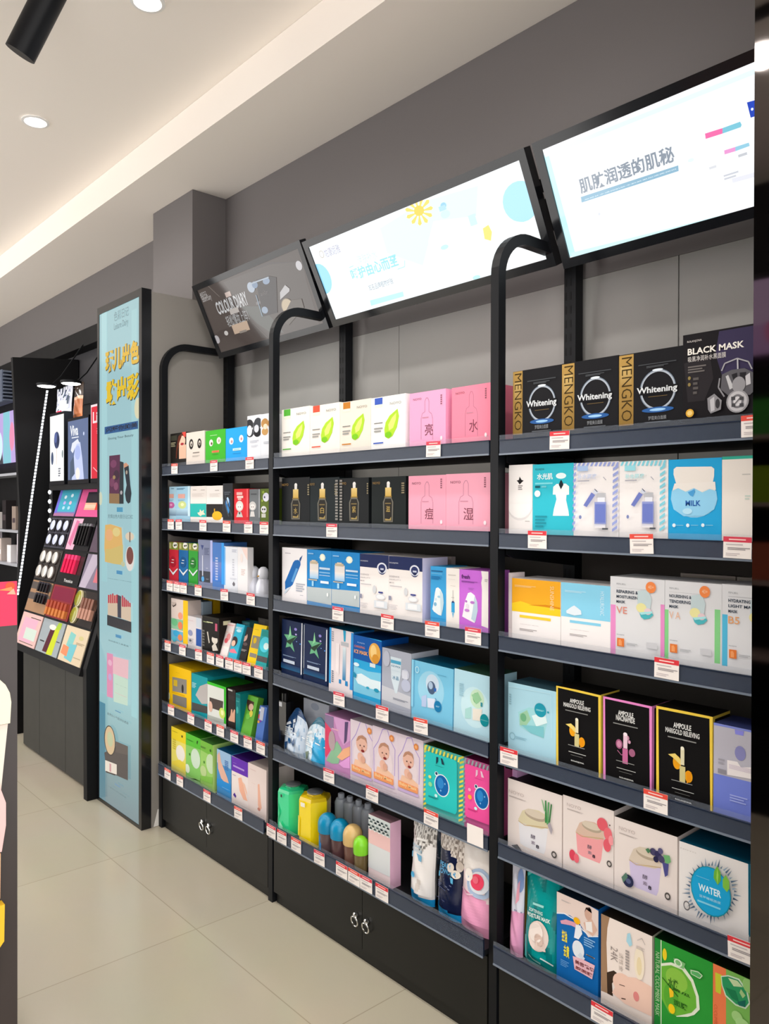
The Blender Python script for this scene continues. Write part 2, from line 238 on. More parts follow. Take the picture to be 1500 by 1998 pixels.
('hair_dye_carton','black carton with a pale face and green lettering','box','',1,4,-3.32,1.814,0.915,0.1554,0.1861,0.14,0,'1b1917','241f1c',0,[('r',0,0.966,1,0.971,'4d4a35'),('e',0.748,0.449,0.176,0.101,'d9d2c6'),('p',(0.586,0.277,0.769,0.385,0.951,0.209,0.639,0.162),'d9d2c6'),('e',0.769,0.543,0.227,0.048,'151312'),('p',(0.293,0.601,0.357,0.618,0.464,0.352,0.411,0.324),'c9c3b8'),('b',0.077,0.832,0.506,0.859,2,'b9c78f'),('r',0.784,0.674,0.913,0.858,'c65a78'),('b',0.033,0.229,0.159,0.664,6,'6b6a66'),('r',0.293,0.847,0.664,0.868,'d5d8a8')],[('r',0.15,0.82,0.42,0.92,'e0dcb8')]),
('hair_dye_pack','white and pink pack leaning back on the fourth shelf','pack','',1,4,-3.173,1.814,0.915,0.071,0.1634,0.03,17,'efe2e0',0,0,[('e',0.603,0.6,0.247,0.104,'e89a98'),('e',0.452,0.491,0.207,0.071,'e0626c'),('r',0.185,0.279,1.08,0.338,'f3ece6'),('b',0.088,0.91,1.015,0.951,2,'e9a1a0'),('r',0.021,0.719,1.112,0.728,'f0b193')],0),
('hair_dye_pack','cyan pack with a dark-haired woman leaning back','pack','',1,4,-3.091,1.814,0.915,0.0689,0.1658,0.03,17,'2fb4d2',0,0,[('e',0.248,0.513,0.393,0.138,'37282a'),('e',0.219,0.463,0.228,0.082,'f0c5ae'),('b',0.048,0.863,0.882,0.919,3,'c9ecf4'),('p',(-0.082,0.275,0.464,0.331,0.968,0.228,0.118,0.202),'e0788a'),('e',0.497,0.819,0.309,0.041,'bfe9f2')],0),
('hair_dye_pack',"black pack with a woman's portrait between the cyan and yellow packs",'pack','',1,4,-3,1.814,0.915,0.0534,0.1609,0.03,17,'221d1e',0,0,[('e',0.029,0.715,0.389,0.122,'c9a294'),('e',-0.17,0.805,0.443,0.07,'2b2022'),('e',0.361,0.532,0.334,0.046,'5a4a4a'),('b',0.009,0.331,0.785,0.393,2,'9a9494')],0),
('hair_dye_carton','yellow carton with a grey window on the fourth shelf','box','',1,4,-2.933,1.814,0.915,0.1011,0.1809,0.04,13,'f2cc0c',0,0,[('r',0.084,0.43,0.704,0.724,'8e8672'),('e',0.31,0.612,0.12,0.073,'d9b316'),('r',0.183,0.373,0.666,0.381,'f7dd4a'),('r',0.117,0.215,0.634,0.31,'857f78'),('b',0.14,0.867,0.462,0.878,1,'8d7a10')],0),
('hair_dye_pack','teal pack with a grey base in front of the yellow carton','pack','',1,4,-2.835,1.794,0.915,0.0801,0.173,0.03,12,'1f9a9c',0,0,[('r',-0.109,0.226,1.253,0.358,'4c4a4a'),('e',0.543,0.648,0.482,0.187,'49c3d6'),('e',0.692,0.615,0.241,0.083,'cfe6e6'),('r',0.103,0.838,0.832,0.974,'168a86'),('b',0.175,0.32,0.518,0.323,1,'a5a19e')],0),
('hair_dye_carton','navy and white carton lying behind the leaning packs','box','',1,4,-3.319,1.964,0.915,0.0973,0.1605,0.05,0,'27419c',0,0,[('r',0,0.748,0.305,0.994,'d6d5df'),('r',0.861,0.798,1.025,1.023,'c6cada')],0),
('hair_dye_carton','small teal carton behind the leaning packs','box','',1,4,-3.166,1.934,0.915,0.0663,0.1636,0.05,0,'4a9aa0',0,0,[('b',0.177,0.926,0.816,0.96,2,'a6d3d6')],0),
('hair_dye_carton','dark brown carton at the back behind the teal pack','box','',1,4,-3.041,1.944,0.915,0.083,0.1911,0.05,0,'43403c',0,0,[('r',0.08,0.863,0.654,0.961,'55514b')],0),
('hair_dye_carton','yellow carton with a grey picture window on the fifth shelf','box','',1,5,-3.657,1.814,0.604,0.2284,0.2155,0.16,0,'f0c00f','d9a90c',0,[('p',(0.153,0.727,0.804,0.77,0.805,0.449,0.154,0.397),'8b867e'),('p',(0.203,0.674,0.381,0.685,0.382,0.542,0.204,0.53),'d0b030'),('e',0.625,0.536,0.048,0.097,'2f2b2a'),('p',(0.154,0.397,0.726,0.404,0.726,0.374,0.154,0.356),'d9a90c'),('p',(0.175,0.329,0.805,0.359,0.805,0.129,0.175,0.123),'7d7870'),('b',0.319,0.859,0.483,0.864,1,'8d7a10'),('e',0.006,0.256,0.034,0.083,'c4cdb0')],0),
('hair_dye_carton','teal carton with a white splash behind the green one','box','',1,5,-3.424,1.814,0.604,0.1537,0.2078,0.2,0,'189aa6',0,0,[('e',0.761,0.649,0.326,0.141,'c5b8b2'),('p',(0.258,0.522,0.539,0.762,1,0.88,1.001,0.422,0.651,0.373),'b9b4b2'),('p',(0.03,0.327,1.002,0.362,1.002,0.202,0.031,0.142),'4c4a48'),('b',0.041,0.672,0.315,0.801,4,'a0d6da')],0),
('hair_dye_carton','white and green carton with a dark picture panel on the fifth shelf','box','',1,5,-3.272,1.814,0.604,0.1705,0.1933,0.15,0,'dfe2dc','2a2724','1d7a16',[('p',(0,1.009,1,1.012,1,0.939,0,0.934),'3cc32c'),('p',(0.89,0.953,1,0.95,1.002,0.142,0.892,0.143),'35b52a'),('p',(0.127,0.633,0.854,0.652,0.823,0.401,0.138,0.389),'4c4340'),('e',0.186,0.419,0.106,0.128,'e0b7a4'),('e',0.8,0.366,0.156,0.125,'cfe06a'),('e',0.809,0.378,0.074,0.063,'eef2b0'),('b',0.185,0.824,0.659,0.824,2,'7d8a80'),('p',(0.041,0.201,0.892,0.226,0.892,0.143,0.041,0.116),'b7bcb4')],0),
('hair_dye_carton','narrow black carton with a hand photo beside the green carton','box','',1,5,-3.085,1.814,0.604,0.0624,0.1944,0.16,0,'2b2523',0,0,[('p',(0.054,0.286,0.324,0.385,0.445,0.536,0.592,0.535,0.641,0.446,0.846,0.561,0.967,0.548,0.933,0.262,0.116,0.249),'d8a58a'),('r',0,0.949,0.613,0.984,'c9c6c2'),('r',0.026,0.751,0.966,0.858,'332c2a')],0),
('hair_dye_carton','slim teal carton on the fifth shelf','box','',1,5,-3.019,1.814,0.604,0.0372,0.1843,0.14,0,'0f7a7c',0,0,[('e',0.366,0.598,0.24,0.085,'40a9a4'),('r',0.061,0.897,0.961,0.97,'0d6063'),('b',0.123,0.798,0.863,0.823,2,'59b8b4')],0),
('hair_dye_pack','green pack with two women leaning back','pack','',1,5,-3.002,1.814,0.604,0.1004,0.174,0.03,14,'63ad3a',0,0,[('p',(0.093,0.887,0.756,0.869,0.788,0.608,0.412,0.632),'4a3226'),('e',0.598,0.73,0.186,0.082,'d6b09a'),('e',-0.001,0.541,0.177,0.091,'5a3a2c'),('e',0.048,0.502,0.123,0.07,'dcb39c'),('e',0.702,0.576,0.133,0.082,'d8c94a'),('e',0.51,0.488,0.174,0.07,'6fbf46')],0),
('hair_dye_tube_box','blue slim box with a white label leaning at the shelf end','box','',1,5,-2.849,1.804,0.604,0.055,0.1541,0.04,10,'4a6fb8',0,0,[('r',-0.494,0.843,0.247,0.902,'dfe1ea'),('e',0.105,0.7,0.167,0.06,'c23a56'),('e',0.362,0.61,0.166,0.05,'7d3fa0'),('r',0.186,0.621,0.678,0.972,'b7bccb'),('e',0.151,0.558,0.143,0.037,'d39a3a')],0),
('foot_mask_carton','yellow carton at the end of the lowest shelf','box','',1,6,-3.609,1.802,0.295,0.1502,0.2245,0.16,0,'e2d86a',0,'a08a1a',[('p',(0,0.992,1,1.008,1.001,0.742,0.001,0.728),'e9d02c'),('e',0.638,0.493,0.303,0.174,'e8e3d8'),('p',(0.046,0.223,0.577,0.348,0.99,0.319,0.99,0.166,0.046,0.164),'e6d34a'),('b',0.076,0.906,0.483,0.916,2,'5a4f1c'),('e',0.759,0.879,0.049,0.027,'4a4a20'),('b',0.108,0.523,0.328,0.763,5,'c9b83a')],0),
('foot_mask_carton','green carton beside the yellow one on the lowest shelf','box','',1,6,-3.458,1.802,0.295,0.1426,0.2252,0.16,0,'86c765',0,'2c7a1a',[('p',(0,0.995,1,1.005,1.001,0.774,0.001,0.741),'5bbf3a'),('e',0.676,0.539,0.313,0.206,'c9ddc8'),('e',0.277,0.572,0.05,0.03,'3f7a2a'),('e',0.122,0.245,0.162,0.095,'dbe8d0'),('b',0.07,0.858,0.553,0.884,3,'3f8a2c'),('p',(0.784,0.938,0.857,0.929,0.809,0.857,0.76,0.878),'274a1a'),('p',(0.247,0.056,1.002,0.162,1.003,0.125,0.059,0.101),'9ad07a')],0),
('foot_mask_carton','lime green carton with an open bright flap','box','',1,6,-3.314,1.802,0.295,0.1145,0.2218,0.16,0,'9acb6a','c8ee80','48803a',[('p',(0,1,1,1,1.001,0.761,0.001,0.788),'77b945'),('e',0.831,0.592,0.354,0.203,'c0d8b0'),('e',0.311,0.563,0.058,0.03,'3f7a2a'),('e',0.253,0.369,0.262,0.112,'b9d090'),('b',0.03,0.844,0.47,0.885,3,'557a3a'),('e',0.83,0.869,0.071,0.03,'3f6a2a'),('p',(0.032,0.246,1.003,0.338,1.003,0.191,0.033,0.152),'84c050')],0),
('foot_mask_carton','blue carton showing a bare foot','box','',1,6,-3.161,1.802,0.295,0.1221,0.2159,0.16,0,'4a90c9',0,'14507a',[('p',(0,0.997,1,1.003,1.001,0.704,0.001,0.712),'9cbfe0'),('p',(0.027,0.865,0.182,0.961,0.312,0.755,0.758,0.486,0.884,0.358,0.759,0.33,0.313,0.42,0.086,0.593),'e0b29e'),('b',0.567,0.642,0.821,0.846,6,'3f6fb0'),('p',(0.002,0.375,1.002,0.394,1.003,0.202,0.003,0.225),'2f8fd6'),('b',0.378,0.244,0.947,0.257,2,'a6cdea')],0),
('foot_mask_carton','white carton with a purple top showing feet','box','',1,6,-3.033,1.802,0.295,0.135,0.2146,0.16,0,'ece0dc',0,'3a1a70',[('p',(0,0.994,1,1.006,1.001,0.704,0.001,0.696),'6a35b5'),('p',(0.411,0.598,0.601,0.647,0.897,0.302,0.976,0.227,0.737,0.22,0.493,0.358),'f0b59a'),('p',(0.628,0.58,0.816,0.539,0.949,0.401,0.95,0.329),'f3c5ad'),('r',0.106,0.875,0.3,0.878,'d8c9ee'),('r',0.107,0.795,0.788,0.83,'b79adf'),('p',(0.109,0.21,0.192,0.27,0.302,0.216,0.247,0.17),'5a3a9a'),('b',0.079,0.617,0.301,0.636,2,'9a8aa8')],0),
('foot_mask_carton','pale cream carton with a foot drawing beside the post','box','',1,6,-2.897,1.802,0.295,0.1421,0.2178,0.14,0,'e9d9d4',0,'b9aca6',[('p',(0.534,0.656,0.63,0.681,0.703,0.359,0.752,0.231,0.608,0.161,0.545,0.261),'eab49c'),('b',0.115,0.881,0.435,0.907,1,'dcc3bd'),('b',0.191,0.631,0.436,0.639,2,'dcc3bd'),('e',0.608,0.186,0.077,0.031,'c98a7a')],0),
('mask_carton','white carton with a green tab and a lime drop','box','',2,1,-2.664,1.814,1.786,0.1908,0.2183,0.12,0,'f3efe8',0,0,[('r',0.079,0.828,0.322,0.996,'58b33a'),('r',0.079,0.822,0.322,0.874,'e6efd9'),('p',(0.794,0.75,0.834,0.634,0.775,0.473,0.644,0.346,0.522,0.31,0.418,0.347,0.397,0.453,0.438,0.566,0.561,0.662),'b3dc33'),('p',(0.754,0.691,0.744,0.588,0.664,0.469,0.542,0.434,0.521,0.524,0.623,0.622),'def07a'),('e',0.521,0.373,0.102,0.047,'7cc81c'),('t','NOYO',0.549,0.862,0.882,0.903,'9a9a90'),('b',0.07,0.554,0.334,0.58,1,'7b7b76'),('b',0.07,0.421,0.334,0.506,2,'9c9c98'),('b',0.049,0.242,0.355,0.279,1,'58b33a')],0),
('mask_carton','white carton with a red tab and a lime drop','box','',2,1,-2.471,1.814,1.786,0.1864,0.2138,0.12,0,'f3ece4',0,0,[('r',0.105,0.834,0.341,0.999,'e2573f'),('r',0.105,0.829,0.341,0.88,'e6efd9'),('p',(0.769,0.76,0.808,0.642,0.75,0.478,0.623,0.349,0.504,0.313,0.403,0.35,0.382,0.458,0.422,0.572,0.542,0.671),'b3dc33'),('p',(0.73,0.7,0.72,0.595,0.642,0.474,0.523,0.439,0.503,0.53,0.602,0.63),'def07a'),('e',0.503,0.376,0.1,0.048,'7cc81c'),('t','NOYO',0.562,0.862,0.885,0.904,'9a9a90'),('b',0.095,0.558,0.352,0.585,1,'7b7b76'),('b',0.096,0.424,0.352,0.51,2,'9c9c98'),('b',0.076,0.241,0.373,0.279,1,'e2573f')],0),
('mask_carton','cream carton with an orange tab and a lime drop','box','',2,1,-2.283,1.814,1.786,0.1751,0.2102,0.12,0,'ece3d6',0,0,[('r',0.105,0.833,0.341,0.992,'c67f2a'),('r',0.105,0.828,0.341,0.877,'e6efd9'),('p',(0.766,0.761,0.805,0.643,0.748,0.479,0.62,0.349,0.501,0.313,0.4,0.351,0.38,0.459,0.42,0.574,0.539,0.672),'b3dc33'),('p',(0.727,0.701,0.718,0.597,0.639,0.475,0.52,0.44,0.5,0.531,0.599,0.631),'def07a'),('e',0.501,0.377,0.1,0.048,'7cc81c'),('t','NOYO',0.562,0.857,0.885,0.899,'9a9a90'),('b',0.095,0.559,0.352,0.586,1,'7b7b76'),('b',0.096,0.424,0.352,0.511,2,'9c9c98'),('b',0.076,0.241,0.374,0.279,1,'c67f2a')],0),
('mask_carton','white carton with a blue tab and a lime drop','box','',2,1,-2.106,1.814,1.786,0.177,0.2084,0.12,0,'f6f5f3',0,0,[('r',0.105,0.835,0.341,0.989,'3f5fbe'),('r',0.105,0.83,0.341,0.878,'e6efd9'),('p',(0.78,0.767,0.82,0.641,0.762,0.466,0.635,0.327,0.516,0.288,0.415,0.328,0.395,0.443,0.435,0.566,0.554,0.671),'b3dc33'),('p',(0.742,0.703,0.732,0.591,0.654,0.461,0.535,0.423,0.515,0.521,0.614,0.627),'def07a'),('e',0.516,0.356,0.099,0.051,'7cc81c'),('t','NOYO',0.563,0.844,0.886,0.889,'9a9a90'),('b',0.096,0.551,0.353,0.58,1,'7b7b76'),('b',0.096,0.407,0.353,0.5,2,'9c9c98'),('b',0.076,0.212,0.374,0.252,1,'3f5fbe')],0),
('mask_carton','lilac pink carton with a dropper bottle outline on the top shelf','box','',2,1,-1.909,1.814,1.786,0.1675,0.2036,0.18,0,'f3a9cd',0,0,[('l',(0.332,0.233,0.331,0.57,0.363,0.649,0.436,0.677,0.435,0.845,0.475,0.896,0.515,0.892,0.547,0.836,0.548,0.669,0.619,0.631,0.651,0.549,0.653,0.216),0.0016,'b0768c'),('t','亮',0.437,0.288,0.66,0.475,'7a4152'),('b',0.363,0.569,0.54,0.596,1,'c58a9e'),('t','NOYO',0.105,0.876,0.341,0.91,'8f5a6a'),('b',0.866,0.762,0.905,0.927,5,'8f5a6a'),('e',0.889,0.229,0.029,0.033,'f8e6ec'),('r',1.006,0.194,1.158,1.004,'e8737d')],0),
('mask_carton','deep pink carton with a dropper bottle outline on the top shelf','box','',2,1,-1.715,1.814,1.786,0.1599,0.2011,0.17,0,'f08aa2','e97c93',0,[('l',(0.359,0.223,0.357,0.57,0.389,0.651,0.462,0.68,0.461,0.853,0.501,0.905,0.541,0.901,0.573,0.843,0.574,0.672,0.645,0.632,0.677,0.548,0.679,0.207),0.0015,'b0768c'),('t','水',0.463,0.281,0.686,0.473,'7a4152'),('b',0.39,0.569,0.566,0.596,1,'c58a9e'),('t','NOYO',0.105,0.887,0.341,0.921,'8f5a6a'),('b',0.867,0.77,0.905,0.939,5,'8f5a6a'),('e',0.889,0.219,0.029,0.034,'f8e6ec')],0),
('ampoule_carton','black carton with a gold-capped dropper bottle beside the post','box','',2,2,-2.662,1.814,1.515,0.1896,0.2118,0.2,0,'14171a',0,0,[('e',0.512,0.855,0.05,0.041,'f1efec'),('r',0.466,0.772,0.558,0.856,'e8e6e2'),('g',0.415,0.606,0.609,0.78,'c9a24a','e9cf86'),('r',0.397,0.594,0.627,0.619,'8d7337'),('p',(0.409,0.599,0.616,0.597,0.677,0.509,0.665,0.216,0.361,0.212,0.346,0.51),'6d6a60'),('p',(0.42,0.572,0.604,0.571,0.639,0.5,0.628,0.239,0.398,0.236,0.386,0.501),'26231f'),('t','水',0.448,0.318,0.578,0.435,'b59a55'),('b',0.42,0.465,0.605,0.501,1,'7f6d43'),('p',(0.421,0.278,0.56,0.268,0.616,0.315,0.617,0.245,0.421,0.243),'a58f57'),('t','NOYO',0.018,0.847,0.256,0.894,'a3824a'),('b',0.94,0.667,1.029,0.882,5,'8f8468')],0),
('ampoule_carton','black carton with a gold-capped dropper and a silver lettered edge','box','',2,2,-2.47,1.814,1.515,0.1827,0.2065,0.2,0,'182124',0,0,[('e',0.436,0.869,0.05,0.041,'f1efec'),('r',0.391,0.787,0.482,0.87,'e8e6e2'),('g',0.34,0.625,0.533,0.795,'c9a24a','e9cf86'),('r',0.322,0.613,0.551,0.638,'8d7337'),('p',(0.334,0.617,0.54,0.616,0.601,0.529,0.589,0.212,0.287,0.208,0.272,0.53),'6d6a60'),('p',(0.345,0.591,0.529,0.59,0.563,0.521,0.552,0.235,0.324,0.232,0.311,0.521),'26231f'),('t','白',0.374,0.341,0.502,0.457,'b59a55'),('b',0.346,0.486,0.529,0.521,1,'7f6d43'),('p',(0.346,0.273,0.484,0.263,0.541,0.31,0.541,0.24,0.347,0.238),'a58f57'),('t','NOYO',0.015,0.862,0.182,0.908,'a3824a'),('b',0.863,0.685,0.951,0.896,5,'8f8468'),('b',0.886,0.226,0.972,0.97,14,'8e8b86')],0),
('ampoule_carton','black carton with a gold-capped dropper under the shelf bracket','box','',2,2,-2.286,1.814,1.515,0.1669,0.2009,0.2,0,'171a1c',0,0,[('e',0.517,0.889,0.052,0.04,'f1efec'),('r',0.47,0.809,0.564,0.89,'e8e6e2'),('g',0.418,0.65,0.616,0.816,'c9a24a','e9cf86'),('r',0.4,0.638,0.635,0.662,'8d7337'),('p',(0.411,0.642,0.623,0.641,0.686,0.556,0.673,0.223,0.363,0.219,0.348,0.557),'6d6a60'),('p',(0.423,0.617,0.611,0.616,0.647,0.548,0.636,0.245,0.401,0.243,0.388,0.548),'26231f'),('t','紧',0.452,0.372,0.584,0.485,'b59a55'),('b',0.424,0.514,0.612,0.548,1,'7f6d43'),('p',(0.425,0.283,0.566,0.273,0.624,0.319,0.624,0.251,0.425,0.249),'a58f57'),('t','NOYO',0.015,0.882,0.255,0.926,'a3824a'),('b',0.954,0.708,1.045,0.915,5,'8f8468'),('b',0.023,0.225,0.115,0.993,14,'8e8b86')],0),
('ampoule_carton','black carton with a gold-capped dropper beside the pink carton','box','',2,2,-2.103,1.814,1.515,0.1769,0.2003,0.2,0,'141b1b',0,0,[('e',0.499,0.881,0.046,0.038,'f1efec'),('r',0.457,0.804,0.541,0.882,'e8e6e2'),('g',0.411,0.652,0.587,0.812,'c9a24a','e9cf86'),('r',0.395,0.641,0.604,0.665,'8d7337'),('p',(0.405,0.646,0.593,0.644,0.65,0.563,0.639,0.218,0.363,0.214,0.348,0.564),'6d6a60'),('p',(0.416,0.621,0.583,0.62,0.615,0.555,0.605,0.239,0.396,0.237,0.385,0.556),'26231f'),('t','滋',0.442,0.388,0.559,0.496,'b59a55'),('b',0.416,0.523,0.584,0.556,1,'7f6d43'),('p',(0.417,0.275,0.543,0.266,0.595,0.309,0.595,0.245,0.417,0.242),'a58f57'),('t','NOYO',0.05,0.874,0.266,0.917,'a3824a'),('b',0.888,0.708,0.969,0.906,5,'8f8468')],0),
('mask_carton','pink carton with a dropper outline beside the black cartons','box','',2,2,-1.913,1.814,1.515,0.1729,0.199,0.18,0,'f3a5bb',0,0,[('l',(0.348,0.205,0.347,0.55,0.379,0.633,0.451,0.667,0.451,0.839,0.491,0.893,0.531,0.892,0.563,0.837,0.564,0.666,0.635,0.631,0.667,0.55,0.668,0.209),0.0016,'b0768c'),('t','痘',0.452,0.277,0.676,0.467,'7a4152'),('b',0.379,0.557,0.556,0.585,1,'c58a9e'),('t','NOYO',0.105,0.855,0.342,0.894,'8f5a6a'),('b',0.866,0.784,0.905,0.953,5,'8f5a6a'),('e',0.889,0.238,0.029,0.034,'f8e6ec')],0),
('mask_carton','pink carton with a dropper outline beside the tall post on the second shelf','box','',2,2,-1.739,1.814,1.515,0.1847,0.2004,0.12,0,'f2a8bd',0,0,[('l',(0.302,0.205,0.3,0.548,0.333,0.63,0.406,0.663,0.405,0.834,0.445,0.887,0.485,0.886,0.518,0.832,0.518,0.662,0.59,0.628,0.622,0.547,0.624,0.211),0.0015,'b0768c'),('t','湿',0.407,0.278,0.631,0.466,'7a4152'),('b',0.333,0.554,0.511,0.582,1,'c58a9e'),('t','NOYO',0.106,0.848,0.343,0.888,'8f5a6a'),('b',0.867,0.778,0.906,0.944,5,'8f5a6a'),('e',0.889,0.239,0.029,0.033,'f8e6ec')],0),
('mask_carton','white carton with a slanted blue ampoule','box','',2,3,-2.66,1.814,1.212,0.1694,0.2337,0.12,0,'f1eef0',0,0,[('p',(0.461,0.754,0.528,0.792,0.66,0.804,0.749,0.78,0.759,0.724,0.446,0.374,0.345,0.327,0.209,0.298,0.134,0.265,0.123,0.4),'1668b5'),('p',(0.725,0.834,0.839,0.891,0.801,0.837,0.758,0.78,0.703,0.799),'1a4f8c'),('p',(0.378,0.427,0.578,0.661,0.66,0.651,0.462,0.41),'5c9ed6'),('r',0.132,0.898,0.36,0.912,'bdb8c0'),('b',0.579,0.264,0.939,0.417,4,'aeb4c0'),('b',0.744,0.207,0.874,0.217,1,'9aa0ae'),('p',(0.089,0.198,0.209,0.298,0.379,0.336,0.175,0.218),'cfe0ee')],0),
('mask_carton','azure carton with a glass ampoule beside the white ampoule carton','box','',2,3,-2.488,1.814,1.212,0.1548,0.2322,0.12,0,'1d86cc',0,0,[('p',(0.003,0.374,1.003,0.387,1.004,0.123,0.004,0.139),'bcc6c8'),('e',0.642,0.885,0.113,0.059,'e8eed8'),('p',(0.498,0.88,0.642,0.905,0.782,0.883,0.642,0.861),'d8e8ee'),('e',0.642,0.885,0.066,0.04,'fbf7e2'),('r',0.123,0.541,0.483,0.786,'e3ddd8'),('g',0.123,0.521,0.483,0.662,'8cc0e6','ece6e0'),('r',0.14,0.767,0.448,0.814,'c2b49a'),('r',0.209,0.808,0.38,0.83,'d8cbb4'),('r',0.072,0.491,0.433,0.511,'cdbd9e'),('r',0.107,0.507,0.399,0.51,'8d7a58'),('r',0.221,0.396,0.297,0.481,'9fd3f0'),('r',0.533,0.689,0.962,0.722,'c6dcef'),('r',0.533,0.629,0.963,0.649,'7fb9e2'),('r',0.533,0.587,0.963,0.597,'b4d3ec'),('r',0.584,0.461,0.915,0.502,'e3edf4'),('r',0.07,0.926,0.294,0.946,'8cc1e8'),('e',0.873,0.285,0.033,0.032,'f4f6f6')],0),
('mask_carton','azure carton with a glass ampoule beside the navy-topped cartons','box','',2,3,-2.332,1.814,1.212,0.1634,0.2321,0.12,0,'1d86cc',0,0,[('p',(0.003,0.386,1.003,0.405,1.004,0.153,0.004,0.16),'bcc6c8'),('e',0.643,0.881,0.113,0.057,'e8eed8'),('p',(0.499,0.876,0.643,0.901,0.782,0.88,0.643,0.858),'d8e8ee'),('e',0.643,0.881,0.066,0.039,'fbf7e2'),('r',0.123,0.55,0.484,0.783,'e3ddd8'),('g',0.124,0.53,0.484,0.664,'8cc0e6','ece6e0'),('r',0.141,0.767,0.449,0.81,'c2b49a'),('r',0.21,0.806,0.381,0.826,'d8cbb4'),('r',0.072,0.501,0.433,0.518,'cdbd9e'),('r',0.107,0.515,0.399,0.519,'8d7a58'),('r',0.222,0.409,0.298,0.49,'9fd3f0'),('r',0.534,0.695,0.963,0.724,'c6dcef'),('r',0.534,0.638,0.963,0.654,'7fb9e2'),('r',0.534,0.597,0.963,0.604,'b4d3ec'),('r',0.585,0.475,0.915,0.513,'e3edf4'),('r',0.07,0.918,0.295,0.937,'8cc1e8'),('e',0.873,0.306,0.028,0.031,'f4f6f6')],0),
('mask_carton','white carton with a navy top and bottle drawing beside the azure cartons','box','',2,3,-2.166,1.814,1.212,0.154,0.2304,0.12,0,'f1ebe8',0,0,[('p',(-0.006,1.01,1.008,1.013,1.009,0.795,-0.005,0.799),'1f2a58'),('e',0.776,0.792,0.145,0.089,'2a3468'),('o',0.776,0.804,0.167,0.082,0.14,'dfe2ee'),('e',0.782,0.773,0.073,0.042,'1b2450'),('r',0.726,0.775,0.838,0.802,'c7cde2'),('t','ROLANJONA',0.03,0.879,0.296,0.902,'d8dcea'),('t','ESSENCE',0.031,0.67,0.326,0.695,'b4b0b4'),('t','BEAUTY',0.032,0.624,0.384,0.644,'b4b0b4'),('t','MASK',0.032,0.574,0.18,0.595,'a8a4a8'),('r',0.047,0.527,0.414,0.542,'c6c2c6'),('e',0.529,0.468,0.063,0.063,'cfd2d6'),('r',0.671,0.422,0.826,0.444,'2c3a86'),('r',0.714,0.392,0.784,0.415,'3c4a90'),('e',0.742,0.367,0.167,0.045,'dadde2'),('e',0.742,0.365,0.134,0.032,'f1eef0'),('r',0.53,0.196,0.979,0.305,'d9e0e6'),('r',0.601,0.213,0.869,0.29,'eeeef0'),('r',0.018,0.311,0.099,0.376,'8d90a6'),('b',0.034,0.177,0.299,0.249,4,'d6d2d4')],0),
('mask_carton','white carton with a navy top and bottle drawing beside the cyan mask carton','box','',2,3,-2.011,1.814,1.212,0.1652,0.2295,0.12,0,'f1ebe8','d9d3ee',0,[('p',(-0.006,1.014,1.008,1.013,1.009,0.804,-0.005,0.81),'1f2a58'),('e',0.777,0.802,0.123,0.086,'2a3468'),('o',0.777,0.813,0.142,0.079,0.14,'dfe2ee'),('e',0.783,0.784,0.062,0.041,'1b2450'),('r',0.727,0.786,0.838,0.812,'c7cde2'),('t','ROLANJONA',0.03,0.886,0.297,0.91,'d8dcea'),('t','ESSENCE',0.031,0.685,0.327,0.71,'b4b0b4'),('t','BEAUTY',0.032,0.642,0.385,0.661,'b4b0b4'),('t','MASK',0.032,0.593,0.181,0.614,'a8a4a8'),('r',0.047,0.548,0.415,0.563,'c6c2c6'),('e',0.53,0.491,0.054,0.06,'cfd2d6'),('r',0.672,0.447,0.826,0.468,'2c3a86'),('r',0.714,0.418,0.785,0.441,'3c4a90'),('e',0.743,0.394,0.143,0.043,'dadde2'),('e',0.743,0.392,0.114,0.031,'f1eef0'),('r',0.531,0.23,0.979,0.334,'d9e0e6'),('r',0.602,0.247,0.869,0.32,'eeeef0'),('r',0.018,0.34,0.099,0.403,'8d90a6'),('b',0.033,0.211,0.3,0.281,4,'d6d2d4')],0),
('mask_carton','cyan carton showing a white sheet mask','box','',2,3,-1.808,1.814,1.212,0.0702,0.2063,0.1,0,'3b9fd9',0,0,[('p',(0.356,0.658,0.488,0.675,0.646,0.647,0.803,0.575,0.856,0.449,0.805,0.345,0.702,0.239,0.519,0.245,0.227,0.287,0.12,0.322,0.225,0.455,0.293,0.586),'e3ecee'),('e',0.558,0.529,0.105,0.018,'9fc6dc'),('e',0.316,0.406,0.095,0.031,'7fb2d0'),('e',0.358,0.484,0.053,0.023,'c6dbe6'),('p',(0.62,0.633,0.803,0.575,0.856,0.449,0.805,0.345,0.702,0.246,0.648,0.442),'c3d9e2'),('r',0.065,0.919,0.799,0.936,'1f5d92'),('r',0.066,0.88,0.773,0.897,'5fb0df'),('b',0.066,0.791,0.774,0.851,4,'1f76b4'),('r',0.009,0.188,1.009,0.193,'2a8fd0')],0),
('mask_carton','slim white carton with a blue syringe drawing','box','',2,3,-1.737,1.814,1.212,0.0562,0.2046,0.1,0,'eee9e3',0,0,[('r',0.404,0.316,0.659,0.48,'39a0d6'),('r',0.454,0.466,0.607,0.494,'2f3a6a'),('p',(0.451,0.31,0.621,0.315,0.534,0.23),'7ab9dc'),('r',0.496,0.497,0.562,0.661,'c9c6c4'),('r',0.415,0.543,0.643,0.551,'b5b2b0'),('b',0.156,0.888,0.758,0.902,1,'b2aca8'),('b',0.156,0.828,0.727,0.832,1,'c2bcb8'),('b',0.349,0.726,0.729,0.734,1,'c2bcb8')],0),
